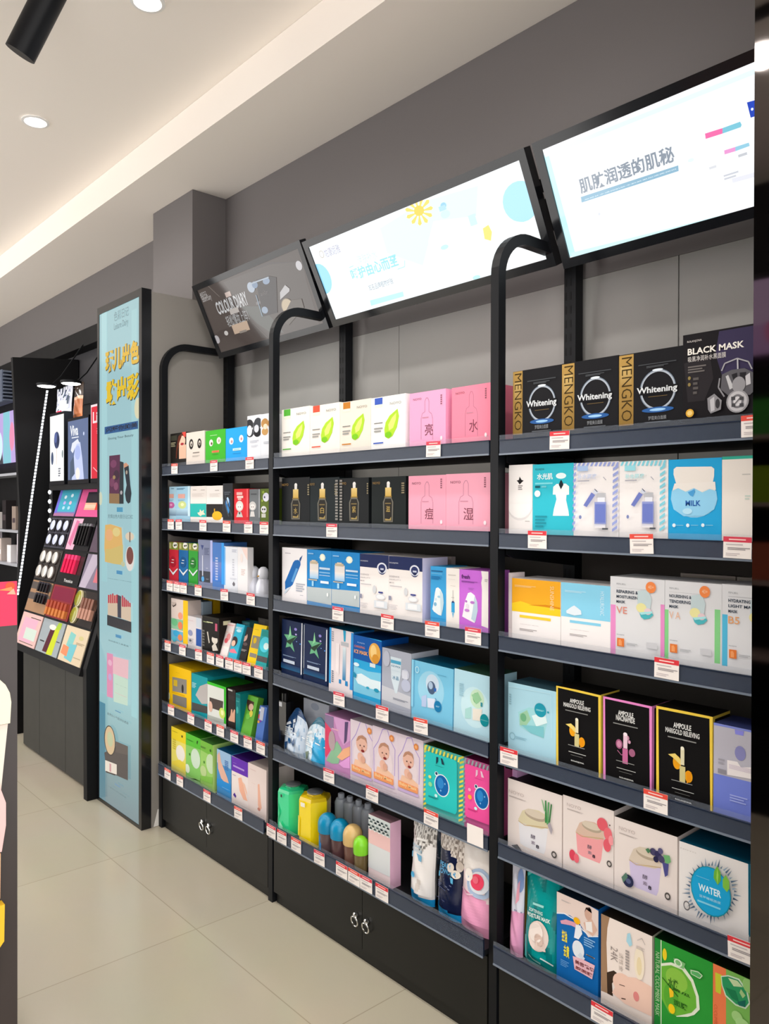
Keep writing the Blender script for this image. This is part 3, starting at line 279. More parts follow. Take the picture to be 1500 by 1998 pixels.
('mask_carton','purple carton showing a white sheet mask','box','',2,3,-1.68,1.814,1.212,0.1189,0.2033,0.1,0,'c66bd6',0,0,[('p',(0.755,1.002,0.789,0.898,0.762,0.823,0.784,0.726,0.772,0.176,1.036,0.151,1.03,1.012),'f0ebe8'),('p',(0.305,0.647,0.405,0.664,0.533,0.627,0.632,0.52,0.633,0.409,0.536,0.204,0.336,0.235,0.104,0.277,0.133,0.342,0.205,0.522),'f1eef2'),('p',(0.533,0.614,0.632,0.52,0.647,0.397,0.564,0.218,0.422,0.259,0.478,0.412),'b9cedb'),('e',0.463,0.511,0.079,0.022,'b474c4'),('e',0.248,0.518,0.04,0.018,'b474c4'),('e',0.278,0.382,0.086,0.023,'c285ce'),('e',0.292,0.452,0.057,0.035,'dfd9e2'),('T','fresh',0.085,0.863,0.375,0.927,'5b2a6a'),('b',0.086,0.806,0.644,0.832,2,'7d3f90'),('b',0.333,0.701,0.532,0.736,2,'b065c0'),('b',0.894,0.845,0.99,0.89,2,'b9b4b4')],0),
('flat_pack','pale flat pack standing behind the navy-topped cartons','pack','',2,3,-2.193,1.984,1.212,0.167,0.227,0.02,0,'b7a8a6',0,0,[('e',0.192,0.978,0.162,0.014,'9c8c8a'),('b',0.083,0.988,0.929,1.001,1,'c9bcba')],0),
('flat_pack','pale flat pack standing behind the cyan carton','pack','',2,3,-2.023,1.984,1.212,0.1478,0.2259,0.02,0,'bcaeac',0,0,[('r',0.35,0.852,0.974,0.957,'a99a98')],0),
('mask_carton','navy carton with a green star beside the post','box','',2,4,-2.664,1.814,0.9086,0.1412,0.2446,0.07,0,'17264a',0,0,[('p',(-0.103,0.997,-0.078,0.999,-0.075,0.173,-0.099,0.171),'c9d4da'),('p',(0.955,1.002,1,1.003,1.004,0.168,0.944,0.163),'dfe3ea'),('p',(0.413,0.916,0.476,0.765,0.76,0.765,0.515,0.652,0.639,0.499,0.422,0.575,0.203,0.537,0.281,0.673,0.107,0.752,0.359,0.762),'6cb58a'),('p',(0.202,0.641,0.744,0.771,0.515,0.652,0.437,0.602),'27402f'),('p',(0.413,0.916,0.476,0.765,0.32,0.702,0.359,0.762),'8fd6a0'),('e',0.683,0.877,0.069,0.023,'8f86d0'),('e',0.706,0.794,0.046,0.015,'b3a3e0'),('e',0.912,0.656,0.03,0.01,'4f8fe0'),('e',0.745,0.682,0.023,0.008,'8ab0f0'),('b',0.084,0.399,0.731,0.418,2,'8ea4c6'),('r',0.109,0.296,0.67,0.347,'bfcbdc'),('b',0.188,0.322,0.609,0.322,1,'7d8ca6'),('g',-0.067,0.188,0.944,0.279,'1d5b86','1a2c55')],0),
('mask_carton','navy carton with a green star beside the syringe carton','box','',2,4,-2.513,1.814,0.9053,0.1529,0.2468,0.07,0,'17264a',0,0,[('p',(0,0.974,0.022,0.975,0.025,0.188,0.004,0.186),'c9d4da'),('p',(0.939,0.975,0.979,0.976,0.983,0.18,0.93,0.175),'dfe3ea'),('p',(0.458,0.894,0.513,0.751,0.766,0.749,0.548,0.642,0.658,0.497,0.466,0.57,0.271,0.534,0.341,0.664,0.186,0.739,0.41,0.748),'6cb58a'),('p',(0.271,0.633,0.752,0.756,0.548,0.642,0.48,0.595),'27402f'),('p',(0.458,0.894,0.513,0.751,0.375,0.691,0.41,0.748),'8fd6a0'),('e',0.697,0.857,0.059,0.022,'8f86d0'),('e',0.718,0.778,0.039,0.015,'b3a3e0'),('e',0.901,0.645,0.026,0.01,'4f8fe0'),('e',0.753,0.67,0.019,0.007,'8ab0f0'),('b',0.166,0.401,0.74,0.421,2,'8ea4c6'),('r',0.188,0.303,0.687,0.353,'bfcbdc'),('b',0.258,0.328,0.632,0.329,1,'7d8ca6'),('g',0.032,0.199,0.929,0.289,'1d5b86','1a2c55')],0),
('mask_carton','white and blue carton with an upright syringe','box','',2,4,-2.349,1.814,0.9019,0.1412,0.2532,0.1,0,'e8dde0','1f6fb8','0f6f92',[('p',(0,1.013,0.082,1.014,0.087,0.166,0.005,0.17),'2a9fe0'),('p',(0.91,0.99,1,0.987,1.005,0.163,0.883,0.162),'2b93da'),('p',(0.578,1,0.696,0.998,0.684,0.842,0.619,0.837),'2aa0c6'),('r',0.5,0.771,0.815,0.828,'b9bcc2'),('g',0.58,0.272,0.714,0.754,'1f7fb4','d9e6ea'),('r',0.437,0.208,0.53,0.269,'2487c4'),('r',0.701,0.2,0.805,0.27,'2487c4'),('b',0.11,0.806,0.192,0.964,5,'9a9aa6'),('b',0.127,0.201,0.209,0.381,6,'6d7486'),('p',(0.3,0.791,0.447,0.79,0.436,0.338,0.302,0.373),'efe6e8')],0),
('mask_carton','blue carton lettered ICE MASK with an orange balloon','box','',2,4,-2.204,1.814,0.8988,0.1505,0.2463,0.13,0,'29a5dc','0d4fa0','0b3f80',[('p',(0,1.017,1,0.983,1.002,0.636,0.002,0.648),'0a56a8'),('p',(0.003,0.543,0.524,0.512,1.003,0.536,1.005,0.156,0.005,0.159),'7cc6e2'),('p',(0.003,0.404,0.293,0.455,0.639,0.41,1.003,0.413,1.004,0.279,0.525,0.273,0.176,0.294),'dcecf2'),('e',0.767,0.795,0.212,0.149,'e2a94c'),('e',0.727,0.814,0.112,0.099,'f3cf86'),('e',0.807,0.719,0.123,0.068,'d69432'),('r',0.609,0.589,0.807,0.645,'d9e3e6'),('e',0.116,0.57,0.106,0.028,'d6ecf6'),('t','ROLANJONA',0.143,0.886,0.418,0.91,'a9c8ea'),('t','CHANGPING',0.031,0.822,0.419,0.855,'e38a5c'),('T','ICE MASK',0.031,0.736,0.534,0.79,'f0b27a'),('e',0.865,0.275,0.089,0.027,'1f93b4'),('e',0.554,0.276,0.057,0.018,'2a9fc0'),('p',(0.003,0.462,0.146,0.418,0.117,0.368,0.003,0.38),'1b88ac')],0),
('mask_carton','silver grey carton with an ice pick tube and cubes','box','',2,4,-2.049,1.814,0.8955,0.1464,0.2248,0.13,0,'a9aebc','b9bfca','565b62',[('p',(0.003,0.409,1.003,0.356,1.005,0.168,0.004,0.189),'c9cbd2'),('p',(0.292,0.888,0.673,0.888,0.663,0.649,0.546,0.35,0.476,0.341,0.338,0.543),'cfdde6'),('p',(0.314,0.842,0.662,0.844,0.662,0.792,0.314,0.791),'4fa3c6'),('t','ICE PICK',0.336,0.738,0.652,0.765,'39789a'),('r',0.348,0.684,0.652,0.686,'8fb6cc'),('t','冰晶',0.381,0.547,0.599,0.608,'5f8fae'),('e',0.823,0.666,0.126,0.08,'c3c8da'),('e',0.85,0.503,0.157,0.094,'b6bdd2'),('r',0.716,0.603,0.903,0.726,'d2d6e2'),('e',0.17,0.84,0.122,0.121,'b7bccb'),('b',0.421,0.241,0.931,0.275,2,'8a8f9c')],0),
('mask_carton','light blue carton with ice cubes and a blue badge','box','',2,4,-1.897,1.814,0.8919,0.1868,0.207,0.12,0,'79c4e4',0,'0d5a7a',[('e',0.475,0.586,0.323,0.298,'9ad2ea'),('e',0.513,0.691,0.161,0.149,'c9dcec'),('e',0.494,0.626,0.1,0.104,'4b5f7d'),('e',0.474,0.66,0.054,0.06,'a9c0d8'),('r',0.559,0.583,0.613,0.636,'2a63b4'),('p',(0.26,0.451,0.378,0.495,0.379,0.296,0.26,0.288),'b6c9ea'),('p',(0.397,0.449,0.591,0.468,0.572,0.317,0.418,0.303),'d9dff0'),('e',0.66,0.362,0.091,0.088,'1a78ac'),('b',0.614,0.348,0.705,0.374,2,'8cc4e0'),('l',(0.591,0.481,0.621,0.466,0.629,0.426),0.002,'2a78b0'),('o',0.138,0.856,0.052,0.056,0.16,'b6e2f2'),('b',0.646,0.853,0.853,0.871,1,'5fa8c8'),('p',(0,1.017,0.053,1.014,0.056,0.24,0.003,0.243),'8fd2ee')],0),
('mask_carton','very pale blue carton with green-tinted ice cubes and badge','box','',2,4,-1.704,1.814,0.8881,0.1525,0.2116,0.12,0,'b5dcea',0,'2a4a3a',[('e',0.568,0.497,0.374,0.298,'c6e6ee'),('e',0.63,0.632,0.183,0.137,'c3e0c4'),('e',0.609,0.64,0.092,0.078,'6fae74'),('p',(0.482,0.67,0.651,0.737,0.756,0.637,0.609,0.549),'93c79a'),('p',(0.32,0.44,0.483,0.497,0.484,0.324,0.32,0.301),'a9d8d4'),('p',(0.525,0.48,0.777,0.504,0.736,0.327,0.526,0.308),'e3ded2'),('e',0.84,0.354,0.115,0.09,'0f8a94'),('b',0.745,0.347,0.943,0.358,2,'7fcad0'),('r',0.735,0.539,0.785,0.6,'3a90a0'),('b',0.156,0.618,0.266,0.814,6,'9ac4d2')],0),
('mask_carton','pink carton with rainbow swirls','box','',2,5,-2.371,1.814,0.606,0.1507,0.2193,0.1,0,'c98ec0',0,0,[('p',(0,0.984,0.355,0.987,0.356,0.777,0.156,0.776,0.001,0.853),'8d7a9c'),('p',(0.001,0.853,0.223,0.771,0.357,0.636,0.225,0.39,0.057,0.25,0.003,0.269),'e0496c'),('p',(0.355,0.987,1,1.016,1.002,0.68,0.748,0.557,0.553,0.694),'d7a3d2'),('p',(0.058,0.193,0.291,0.429,0.489,0.6,0.684,0.492,0.556,0.22,0.293,0.176),'8fbf9a'),('p',(0.49,0.321,0.748,0.502,1.002,0.584,1.003,0.433,0.685,0.298),'f0b28a'),('p',(0.556,0.22,1.003,0.419,1.004,0.214,0.75,0.184),'e3a2dc'),('e',0.291,0.57,0.132,0.169,'b9a2a8'),('r',0.29,0.772,0.553,0.795,'e6b3c6'),('p',(0.81,0.967,0.937,0.985,0.875,0.66,0.78,0.59),'5c4a72')],0),
('mask_carton','carton with a baby portrait beside the rainbow carton','box','',2,5,-2.219,1.814,0.606,0.1229,0.2294,0.1,0,'e2d3dd',0,0,[('l',(0.074,0.267,0.056,0.657,0.261,0.786,0.463,1.003,0.671,1.026,0.834,0.853,1.023,0.748,1.004,0.34),0.003,'a890d2'),('e',0.541,0.484,0.382,0.232,'e9dadf'),('p',(0.226,0.391,0.675,0.398,0.968,0.335,0.969,0.195,0.074,0.163),'eec3a6'),('e',0.525,0.662,0.251,0.134,'e7b9a6'),('p',(0.285,0.685,0.375,0.768,0.561,0.805,0.732,0.777,0.776,0.693,0.673,0.744,0.487,0.748,0.345,0.692),'b98a72'),('e',0.466,0.634,0.03,0.013,'6a4a44'),('e',0.644,0.641,0.03,0.013,'6a4a44'),('e',0.555,0.604,0.037,0.015,'d99c8a'),('e',0.585,0.561,0.074,0.021,'8a2e30'),('e',0.674,0.603,0.074,0.023,'eec0b0'),('e',0.489,0.451,0.134,0.072,'e9b9a4'),('e',0.601,0.427,0.103,0.056,'dca790'),('e',0.892,0.91,0.101,0.051,'dd8848'),('e',0.892,0.91,0.051,0.025,'f0b27c'),('p',(0.089,0.295,0.968,0.284,0.969,0.193,0.089,0.196),'ee9a62'),('T','Baby Mask',0.15,0.217,0.94,0.282,'f6cf9a'),('p',(0.074,0.183,1.005,0.183,1.005,0.142,0.074,0.136),'c9b0d8')],0),
('mask_carton','carton with a baby portrait between two matching baby cartons','box','',2,5,-2.095,1.814,0.606,0.1318,0.2325,0.1,0,'e2d3dd',0,0,[('l',(0.065,0.283,0.049,0.655,0.228,0.778,0.405,0.985,0.587,1.007,0.729,0.842,0.895,0.742,0.878,0.352),0.0029,'a890d2'),('e',0.473,0.489,0.334,0.221,'e9dadf'),('p',(0.197,0.401,0.59,0.407,0.847,0.347,0.847,0.214,0.065,0.183),'eec3a6'),('e',0.459,0.659,0.22,0.128,'e7b9a6'),('p',(0.249,0.681,0.327,0.761,0.491,0.796,0.64,0.769,0.679,0.689,0.588,0.738,0.426,0.741,0.302,0.688),'b98a72'),('e',0.407,0.633,0.026,0.012,'6a4a44'),('e',0.563,0.639,0.026,0.012,'6a4a44'),('e',0.485,0.604,0.032,0.015,'d99c8a'),('e',0.512,0.563,0.065,0.02,'8a2e30'),('e',0.589,0.603,0.064,0.022,'eec0b0'),('e',0.428,0.458,0.117,0.069,'e9b9a4'),('e',0.525,0.435,0.09,0.054,'dca790'),('e',0.78,0.897,0.089,0.049,'dd8848'),('e',0.78,0.897,0.044,0.024,'f0b27c'),('p',(0.078,0.309,0.847,0.298,0.847,0.211,0.079,0.215),'ee9a62'),('T','Baby Mask',0.132,0.234,0.822,0.297,'f6cf9a'),('p',(0.065,0.203,0.879,0.201,0.879,0.163,0.065,0.158),'c9b0d8')],0),
('mask_carton','carton with a baby portrait beside the turquoise striped carton','box','',2,5,-1.963,1.814,0.606,0.1228,0.2331,0.1,0,'e2d3dd',0,0,[('l',(0.032,0.294,0.016,0.653,0.195,0.771,0.372,0.971,0.554,0.992,0.697,0.833,0.863,0.736,0.847,0.36),0.0028,'a890d2'),('e',0.441,0.493,0.335,0.213,'e9dadf'),('p',(0.165,0.408,0.558,0.414,0.815,0.356,0.816,0.227,0.032,0.198),'eec3a6'),('e',0.426,0.657,0.22,0.123,'e7b9a6'),('p',(0.216,0.678,0.295,0.755,0.458,0.789,0.607,0.763,0.647,0.685,0.556,0.733,0.393,0.736,0.269,0.685),'b98a72'),('e',0.374,0.632,0.026,0.012,'6a4a44'),('e',0.531,0.637,0.026,0.012,'6a4a44'),('e',0.453,0.604,0.033,0.014,'d99c8a'),('e',0.479,0.565,0.065,0.019,'8a2e30'),('e',0.557,0.603,0.065,0.021,'eec0b0'),('e',0.395,0.463,0.117,0.066,'e9b9a4'),('e',0.493,0.441,0.091,0.052,'dca790'),('e',0.748,0.886,0.089,0.047,'dd8848'),('e',0.748,0.886,0.045,0.023,'f0b27c'),('p',(0.045,0.32,0.815,0.309,0.816,0.225,0.046,0.229),'ee9a62'),('T','Baby Mask',0.099,0.247,0.79,0.308,'f6cf9a'),('p',(0.032,0.217,0.848,0.216,0.848,0.178,0.032,0.174),'c9b0d8')],0),
('mask_carton','turquoise carton with a striped border and blue globe','box','',2,5,-1.836,1.814,0.606,0.1778,0.2251,0.12,0,'58c9c0',0,'2c4a1a',[('p',(0.009,0.974,0.086,1.007,0.086,0.974,0.009,0.941),'e3dc5a'),('p',(0.898,0.975,0.996,1.011,0.996,0.979,0.899,0.942),'e3dc5a'),('p',(0.009,0.905,0.086,0.938,0.086,0.904,0.009,0.871),'e3dc5a'),('p',(0.899,0.908,0.996,0.945,0.997,0.913,0.899,0.876),'e3dc5a'),('p',(0.009,0.835,0.087,0.869,0.087,0.835,0.01,0.801),'e3dc5a'),('p',(0.899,0.842,0.997,0.879,0.997,0.847,0.899,0.81),'e3dc5a'),('p',(0.01,0.765,0.087,0.799,0.087,0.766,0.01,0.732),'e3dc5a'),('p',(0.899,0.775,0.997,0.813,0.997,0.781,0.9,0.743),'e3dc5a'),('p',(0.01,0.696,0.087,0.73,0.087,0.696,0.01,0.662),'e3dc5a'),('p',(0.9,0.709,0.997,0.747,0.997,0.715,0.9,0.677),'e3dc5a'),('p',(0.01,0.626,0.088,0.66,0.088,0.627,0.011,0.592),'e3dc5a'),('p',(0.9,0.642,0.998,0.681,0.998,0.649,0.9,0.61),'e3dc5a'),('p',(0.011,0.556,0.088,0.591,0.088,0.558,0.011,0.523),'e3dc5a'),('p',(0.9,0.576,0.998,0.615,0.998,0.583,0.901,0.544),'e3dc5a'),('p',(0.011,0.487,0.088,0.522,0.088,0.488,0.011,0.453),'e3dc5a'),('p',(0.901,0.509,0.998,0.549,0.998,0.517,0.901,0.477),'e3dc5a'),('p',(0.011,0.417,0.089,0.452,0.089,0.419,0.012,0.383),'e3dc5a'),('p',(0.901,0.443,0.999,0.482,0.999,0.451,0.901,0.411),'e3dc5a'),('p',(0.012,0.347,0.089,0.383,0.089,0.349,0.012,0.314),'e3dc5a'),('p',(0.901,0.376,0.999,0.416,0.999,0.384,0.902,0.344),'e3dc5a'),('p',(0.012,0.278,0.089,0.314,0.089,0.28,0.012,0.244),'e3dc5a'),('p',(0.902,0.31,0.999,0.35,0.999,0.318,0.902,0.278),'e3dc5a'),('p',(0.012,0.208,0.09,0.244,0.09,0.211,0.013,0.174),'e3dc5a'),('p',(0.902,0.243,1,0.284,1,0.252,0.902,0.211),'e3dc5a'),('p',(0.013,0.138,0.09,0.175,0.09,0.141,0.013,0.105),'e3dc5a'),('p',(0.902,0.177,1,0.218,1,0.186,0.903,0.145),'e3dc5a'),('p',(0.013,0.069,0.09,0.105,0.09,0.072,0.013,0.035),'e3dc5a'),('p',(0.903,0.111,1,0.152,1,0.12,0.903,0.078),'e3dc5a'),('p',(0.065,0.999,0.112,1.007,0.078,0.924,0.031,0.925),'e3dc5a'),('p',(0.163,0.997,0.209,1.005,0.176,0.923,0.129,0.924),'e3dc5a'),('p',(0.26,0.995,0.306,1.003,0.273,0.921,0.227,0.922),'e3dc5a'),('p',(0.356,0.993,0.402,1.001,0.369,0.92,0.323,0.921),'e3dc5a'),('p',(0.452,0.991,0.497,1,0.464,0.919,0.419,0.919),'e3dc5a'),('p',(0.546,0.99,0.591,0.998,0.559,0.917,0.514,0.918),'e3dc5a'),('p',(0.639,0.988,0.684,0.996,0.652,0.916,0.607,0.917),'e3dc5a'),('p',(0.732,0.986,0.776,0.994,0.744,0.914,0.7,0.915),'e3dc5a'),('p',(0.823,0.984,0.867,0.992,0.836,0.913,0.792,0.914),'e3dc5a'),('p',(0.914,0.983,0.957,0.991,0.926,0.912,0.883,0.912),'e3dc5a'),('p',(0.108,0.925,0.828,0.927,0.875,0.901,0.879,0.213,0.831,0.167,0.133,0.156,0.09,0.175,0.087,0.897),'2fc6c2'),('e',0.507,0.502,0.187,0.159,'e6f2f8'),('e',0.507,0.502,0.166,0.145,'1463ac'),('e',0.474,0.53,0.082,0.08,'2f86cc'),('e',0.375,0.644,0.046,0.033,'e6f2f8'),('e',0.375,0.649,0.029,0.021,'1f4a6a'),('e',0.589,0.543,0.016,0.014,'7fb9e6'),('e',0.487,0.428,0.016,0.014,'7fb9e6'),('p',(0.373,0.887,0.423,0.889,0.415,0.824,0.366,0.779),'1f3a4a'),('p',(0.485,0.891,0.526,0.89,0.579,0.809,0.514,0.808),'1f3a4a'),('b',0.341,0.762,0.567,0.77,2,'1c7d80'),('b',0.175,0.273,0.426,0.301,2,'1c7d80'),('e',0.225,0.466,0.05,0.033,'8fd89a'),('e',0.216,0.572,0.038,0.024,'d6e08a'),('e',0.376,0.333,0.037,0.024,'c6eef0')],0),
('mask_carton','pink carton with a striped border and blue globe','box','',2,5,-1.657,1.814,0.606,0.1178,0.2244,0.12,0,'d86aa4',0,'7a2050',[('p',(-0.012,0.978,0.093,1.01,0.094,0.978,-0.011,0.946),'9aa8ac'),('p',(1.201,0.979,1.334,1.014,1.334,0.983,1.201,0.948),'9aa8ac'),('p',(-0.011,0.912,0.094,0.944,0.094,0.912,-0.011,0.88),'9aa8ac'),('p',(1.201,0.915,1.334,0.951,1.335,0.92,1.201,0.885),'9aa8ac'),('p',(-0.011,0.846,0.094,0.878,0.095,0.846,-0.01,0.814),'9aa8ac'),('p',(1.202,0.852,1.335,0.888,1.335,0.857,1.202,0.821),'9aa8ac'),('p',(-0.01,0.779,0.095,0.812,0.095,0.78,-0.01,0.747),'9aa8ac'),('p',(1.202,0.788,1.335,0.824,1.336,0.794,1.202,0.758),'9aa8ac'),('p',(-0.01,0.713,0.095,0.746,0.096,0.714,-0.009,0.681),'9aa8ac'),('p',(1.203,0.725,1.336,0.761,1.336,0.731,1.203,0.694),'9aa8ac'),('p',(-0.009,0.647,0.096,0.68,0.096,0.648,-0.009,0.615),'9aa8ac'),('p',(1.203,0.662,1.336,0.698,1.336,0.668,1.203,0.631),'9aa8ac'),('p',(-0.009,0.581,0.096,0.614,0.097,0.582,-0.008,0.549),'9aa8ac'),('p',(1.204,0.598,1.337,0.635,1.337,0.605,1.204,0.568),'9aa8ac'),('p',(-0.008,0.514,0.097,0.548,0.097,0.516,-0.008,0.482),'9aa8ac'),('p',(1.204,0.535,1.337,0.572,1.337,0.542,1.204,0.504),'9aa8ac'),('p',(-0.008,0.448,0.097,0.482,0.098,0.45,-0.007,0.416),'9aa8ac'),('p',(1.205,0.471,1.338,0.509,1.338,0.479,1.205,0.441),'9aa8ac'),('p',(-0.007,0.382,0.098,0.416,0.098,0.384,-0.007,0.35),'9aa8ac'),('p',(1.205,0.408,1.338,0.446,1.338,0.416,1.205,0.377),'9aa8ac'),('p',(-0.007,0.316,0.098,0.35,0.099,0.318,-0.006,0.284),'9aa8ac'),('p',(1.206,0.345,1.339,0.383,1.339,0.352,1.206,0.314),'9aa8ac'),('p',(-0.006,0.249,0.099,0.283,0.099,0.252,-0.006,0.217),'9aa8ac'),('p',(1.206,0.281,1.339,0.32,1.339,0.289,1.206,0.251),'9aa8ac'),('p',(-0.006,0.183,0.099,0.217,0.1,0.186,-0.005,0.151),'9aa8ac'),('p',(1.206,0.218,1.34,0.257,1.34,0.226,1.207,0.187),'9aa8ac'),('p',(-0.005,0.117,0.1,0.151,0.1,0.12,-0.005,0.085),'9aa8ac'),('p',(1.207,0.154,1.34,0.194,1.34,0.163,1.207,0.124),'9aa8ac'),('p',(0.064,1.002,0.128,1.01,0.082,0.931,0.018,0.932),'9aa8ac'),('p',(0.198,1,0.261,1.008,0.216,0.929,0.152,0.93),'9aa8ac'),('p',(0.33,0.998,0.393,1.006,0.348,0.928,0.285,0.929),'9aa8ac'),('p',(0.461,0.996,0.523,1.004,0.479,0.927,0.416,0.928),'9aa8ac'),('p',(0.591,0.995,0.653,1.003,0.608,0.925,0.547,0.926),'9aa8ac'),('p',(0.72,0.993,0.781,1.001,0.737,0.924,0.676,0.925),'9aa8ac'),('p',(0.847,0.991,0.907,0.999,0.864,0.923,0.803,0.923),'9aa8ac'),('p',(0.973,0.99,1.033,0.997,0.99,0.921,0.93,0.922),'9aa8ac'),('p',(1.098,0.988,1.157,0.996,1.115,0.92,1.055,0.921),'9aa8ac'),('p',(1.222,0.986,1.281,0.994,1.239,0.919,1.18,0.919),'9aa8ac'),('p',(0.123,0.932,1.104,0.933,1.169,0.909,1.174,0.252,1.11,0.209,0.158,0.199,0.099,0.217,0.094,0.905),'f0559f'),('e',0.667,0.529,0.254,0.152,'e6f2f8'),('e',0.667,0.529,0.227,0.138,'1463ac'),('e',0.622,0.556,0.112,0.076,'2f86cc'),('e',0.486,0.664,0.062,0.031,'e6f2f8'),('e',0.486,0.668,0.04,0.02,'1f4a6a'),('e',0.778,0.567,0.022,0.013,'7fb9e6'),('e',0.64,0.458,0.022,0.013,'7fb9e6'),('p',(0.485,0.895,0.552,0.897,0.542,0.835,0.474,0.793),'e9c3d8'),('p',(0.637,0.9,0.692,0.898,0.765,0.821,0.676,0.82),'e9c3d8'),('b',0.44,0.776,0.749,0.783,2,'b83a7c'),('b',0.214,0.311,0.557,0.337,2,'c83a84'),('e',0.282,0.495,0.069,0.032,'f0b040'),('e',0.27,0.595,0.052,0.023,'f3a0c6'),('e',0.489,0.368,0.051,0.022,'c6eef0')],0),
('flat_carton','grey-white carton standing behind the blue-white pouches','box','',2,5,-2.613,1.889,0.606,0.1688,0.2229,0.04,0,'aab0bb',0,0,[('e',0.458,0.899,0.162,0.065,'8f98a8'),('b',0.228,0.776,0.749,0.78,3,'9aa2b0')],0),
('tissue_carton','pink and white carton with a patterned band on the lowest shelf','box','',2,6,-2.102,1.802,0.296,0.1142,0.2291,0.05,0,'ead6d8','e9b9d3','8a6a72',[('p',(-0.023,0.988,1,1.011,1.002,0.774,-0.022,0.775),'d5dedd'),('p',(-0.022,0.775,1.002,0.774,1.003,0.562,-0.021,0.559),'ecc3c0'),('p',(-0.021,0.559,1.003,0.562,1.006,0.194,-0.018,0.178),'d9dcdd'),('e',0.047,0.937,0.066,0.016,'3c4a4d'),('e',0.249,0.94,0.065,0.016,'5a6a6a'),('e',0.447,0.942,0.064,0.016,'2f3a40'),('e',0.644,0.944,0.064,0.016,'3c4a4d'),('e',0.838,0.947,0.063,0.016,'5a6a6a'),('e',0.141,0.903,0.066,0.016,'5a6a6a'),('e',0.341,0.906,0.065,0.016,'2f3a40'),('e',0.539,0.908,0.064,0.016,'3c4a4d'),('e',0.734,0.911,0.063,0.016,'5a6a6a'),('e',0.927,0.913,0.063,0.016,'2f3a40'),('e',0.048,0.841,0.066,0.016,'2f3a40'),('e',0.249,0.844,0.065,0.016,'3c4a4d'),('e',0.448,0.847,0.064,0.016,'5a6a6a'),('e',0.645,0.85,0.064,0.016,'2f3a40'),('e',0.839,0.853,0.063,0.016,'3c4a4d'),('e',0.141,0.807,0.066,0.016,'3c4a4d'),('e',0.342,0.81,0.065,0.016,'5a6a6a'),('e',0.539,0.814,0.064,0.016,'2f3a40'),('e',0.735,0.817,0.063,0.016,'3c4a4d'),('e',0.928,0.82,0.063,0.016,'5a6a6a'),('e',0.106,0.923,0.035,0.01,'f2f3f0'),('e',0.306,0.926,0.034,0.01,'f2f3f0'),('e',0.505,0.928,0.034,0.01,'f2f3f0'),('e',0.7,0.931,0.034,0.01,'f2f3f0'),('e',0.894,0.933,0.033,0.01,'f2f3f0'),('e',0.183,0.887,0.035,0.01,'f2f3f0'),('e',0.383,0.89,0.034,0.01,'f2f3f0'),('e',0.58,0.892,0.034,0.01,'f2f3f0'),('e',0.775,0.895,0.033,0.01,'f2f3f0'),('e',0.968,0.898,0.033,0.01,'f2f3f0'),('e',0.106,0.827,0.035,0.01,'f2f3f0'),('e',0.307,0.83,0.034,0.01,'f2f3f0'),('e',0.505,0.833,0.034,0.01,'f2f3f0'),('e',0.701,0.836,0.034,0.01,'f2f3f0'),('e',0.894,0.839,0.033,0.01,'f2f3f0'),('e',0.184,0.791,0.035,0.01,'f2f3f0'),('e',0.384,0.794,0.034,0.01,'f2f3f0'),('e',0.581,0.798,0.034,0.01,'f2f3f0'),('e',0.776,0.801,0.033,0.01,'f2f3f0'),('e',0.968,0.804,0.033,0.01,'f2f3f0')],0),
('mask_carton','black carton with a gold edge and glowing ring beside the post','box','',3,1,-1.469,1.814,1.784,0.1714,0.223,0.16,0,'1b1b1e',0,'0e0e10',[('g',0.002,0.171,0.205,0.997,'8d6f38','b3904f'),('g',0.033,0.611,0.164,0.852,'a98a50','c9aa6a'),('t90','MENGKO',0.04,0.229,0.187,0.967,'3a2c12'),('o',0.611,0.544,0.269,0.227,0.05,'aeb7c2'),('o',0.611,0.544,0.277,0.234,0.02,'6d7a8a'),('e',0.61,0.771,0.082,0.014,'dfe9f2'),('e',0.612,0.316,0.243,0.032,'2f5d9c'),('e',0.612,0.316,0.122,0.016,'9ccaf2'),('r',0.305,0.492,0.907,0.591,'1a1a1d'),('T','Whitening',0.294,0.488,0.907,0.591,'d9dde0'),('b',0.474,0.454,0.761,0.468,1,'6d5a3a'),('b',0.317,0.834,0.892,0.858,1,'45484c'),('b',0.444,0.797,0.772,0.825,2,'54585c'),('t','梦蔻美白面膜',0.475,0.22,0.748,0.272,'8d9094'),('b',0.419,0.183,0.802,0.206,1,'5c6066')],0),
('mask_carton','black carton with a gold edge and glowing ring,middle of three alike','box','',3,1,-1.297,1.814,1.784,0.1761,0.2234,0.16,0,'1b1b1e',0,'0e0e10',[('g',0.002,0.17,0.232,0.99,'8d6f38','b3904f'),('g',0.029,0.627,0.197,0.854,'a98a50','c9aa6a'),('t90','MENGKO',0.045,0.224,0.211,0.962,'3a2c12'),('o',0.609,0.544,0.267,0.229,0.05,'aeb7c2'),('o',0.609,0.544,0.275,0.236,0.02,'6d7a8a'),('e',0.608,0.773,0.081,0.014,'dfe9f2'),('e',0.61,0.315,0.24,0.032,'2f5d9c'),('e',0.61,0.315,0.121,0.016,'9ccaf2'),('r',0.305,0.495,0.902,0.588,'1a1a1d'),('T','Whitening',0.294,0.491,0.902,0.588,'d9dde0'),('b',0.473,0.46,0.757,0.473,1,'6d5a3a'),('b',0.317,0.832,0.887,0.854,1,'45484c'),('b',0.443,0.797,0.769,0.824,2,'54585c'),('t','梦蔻美白面膜',0.474,0.213,0.745,0.262,'8d9094'),('b',0.419,0.178,0.799,0.2,1,'5c6066')],0),
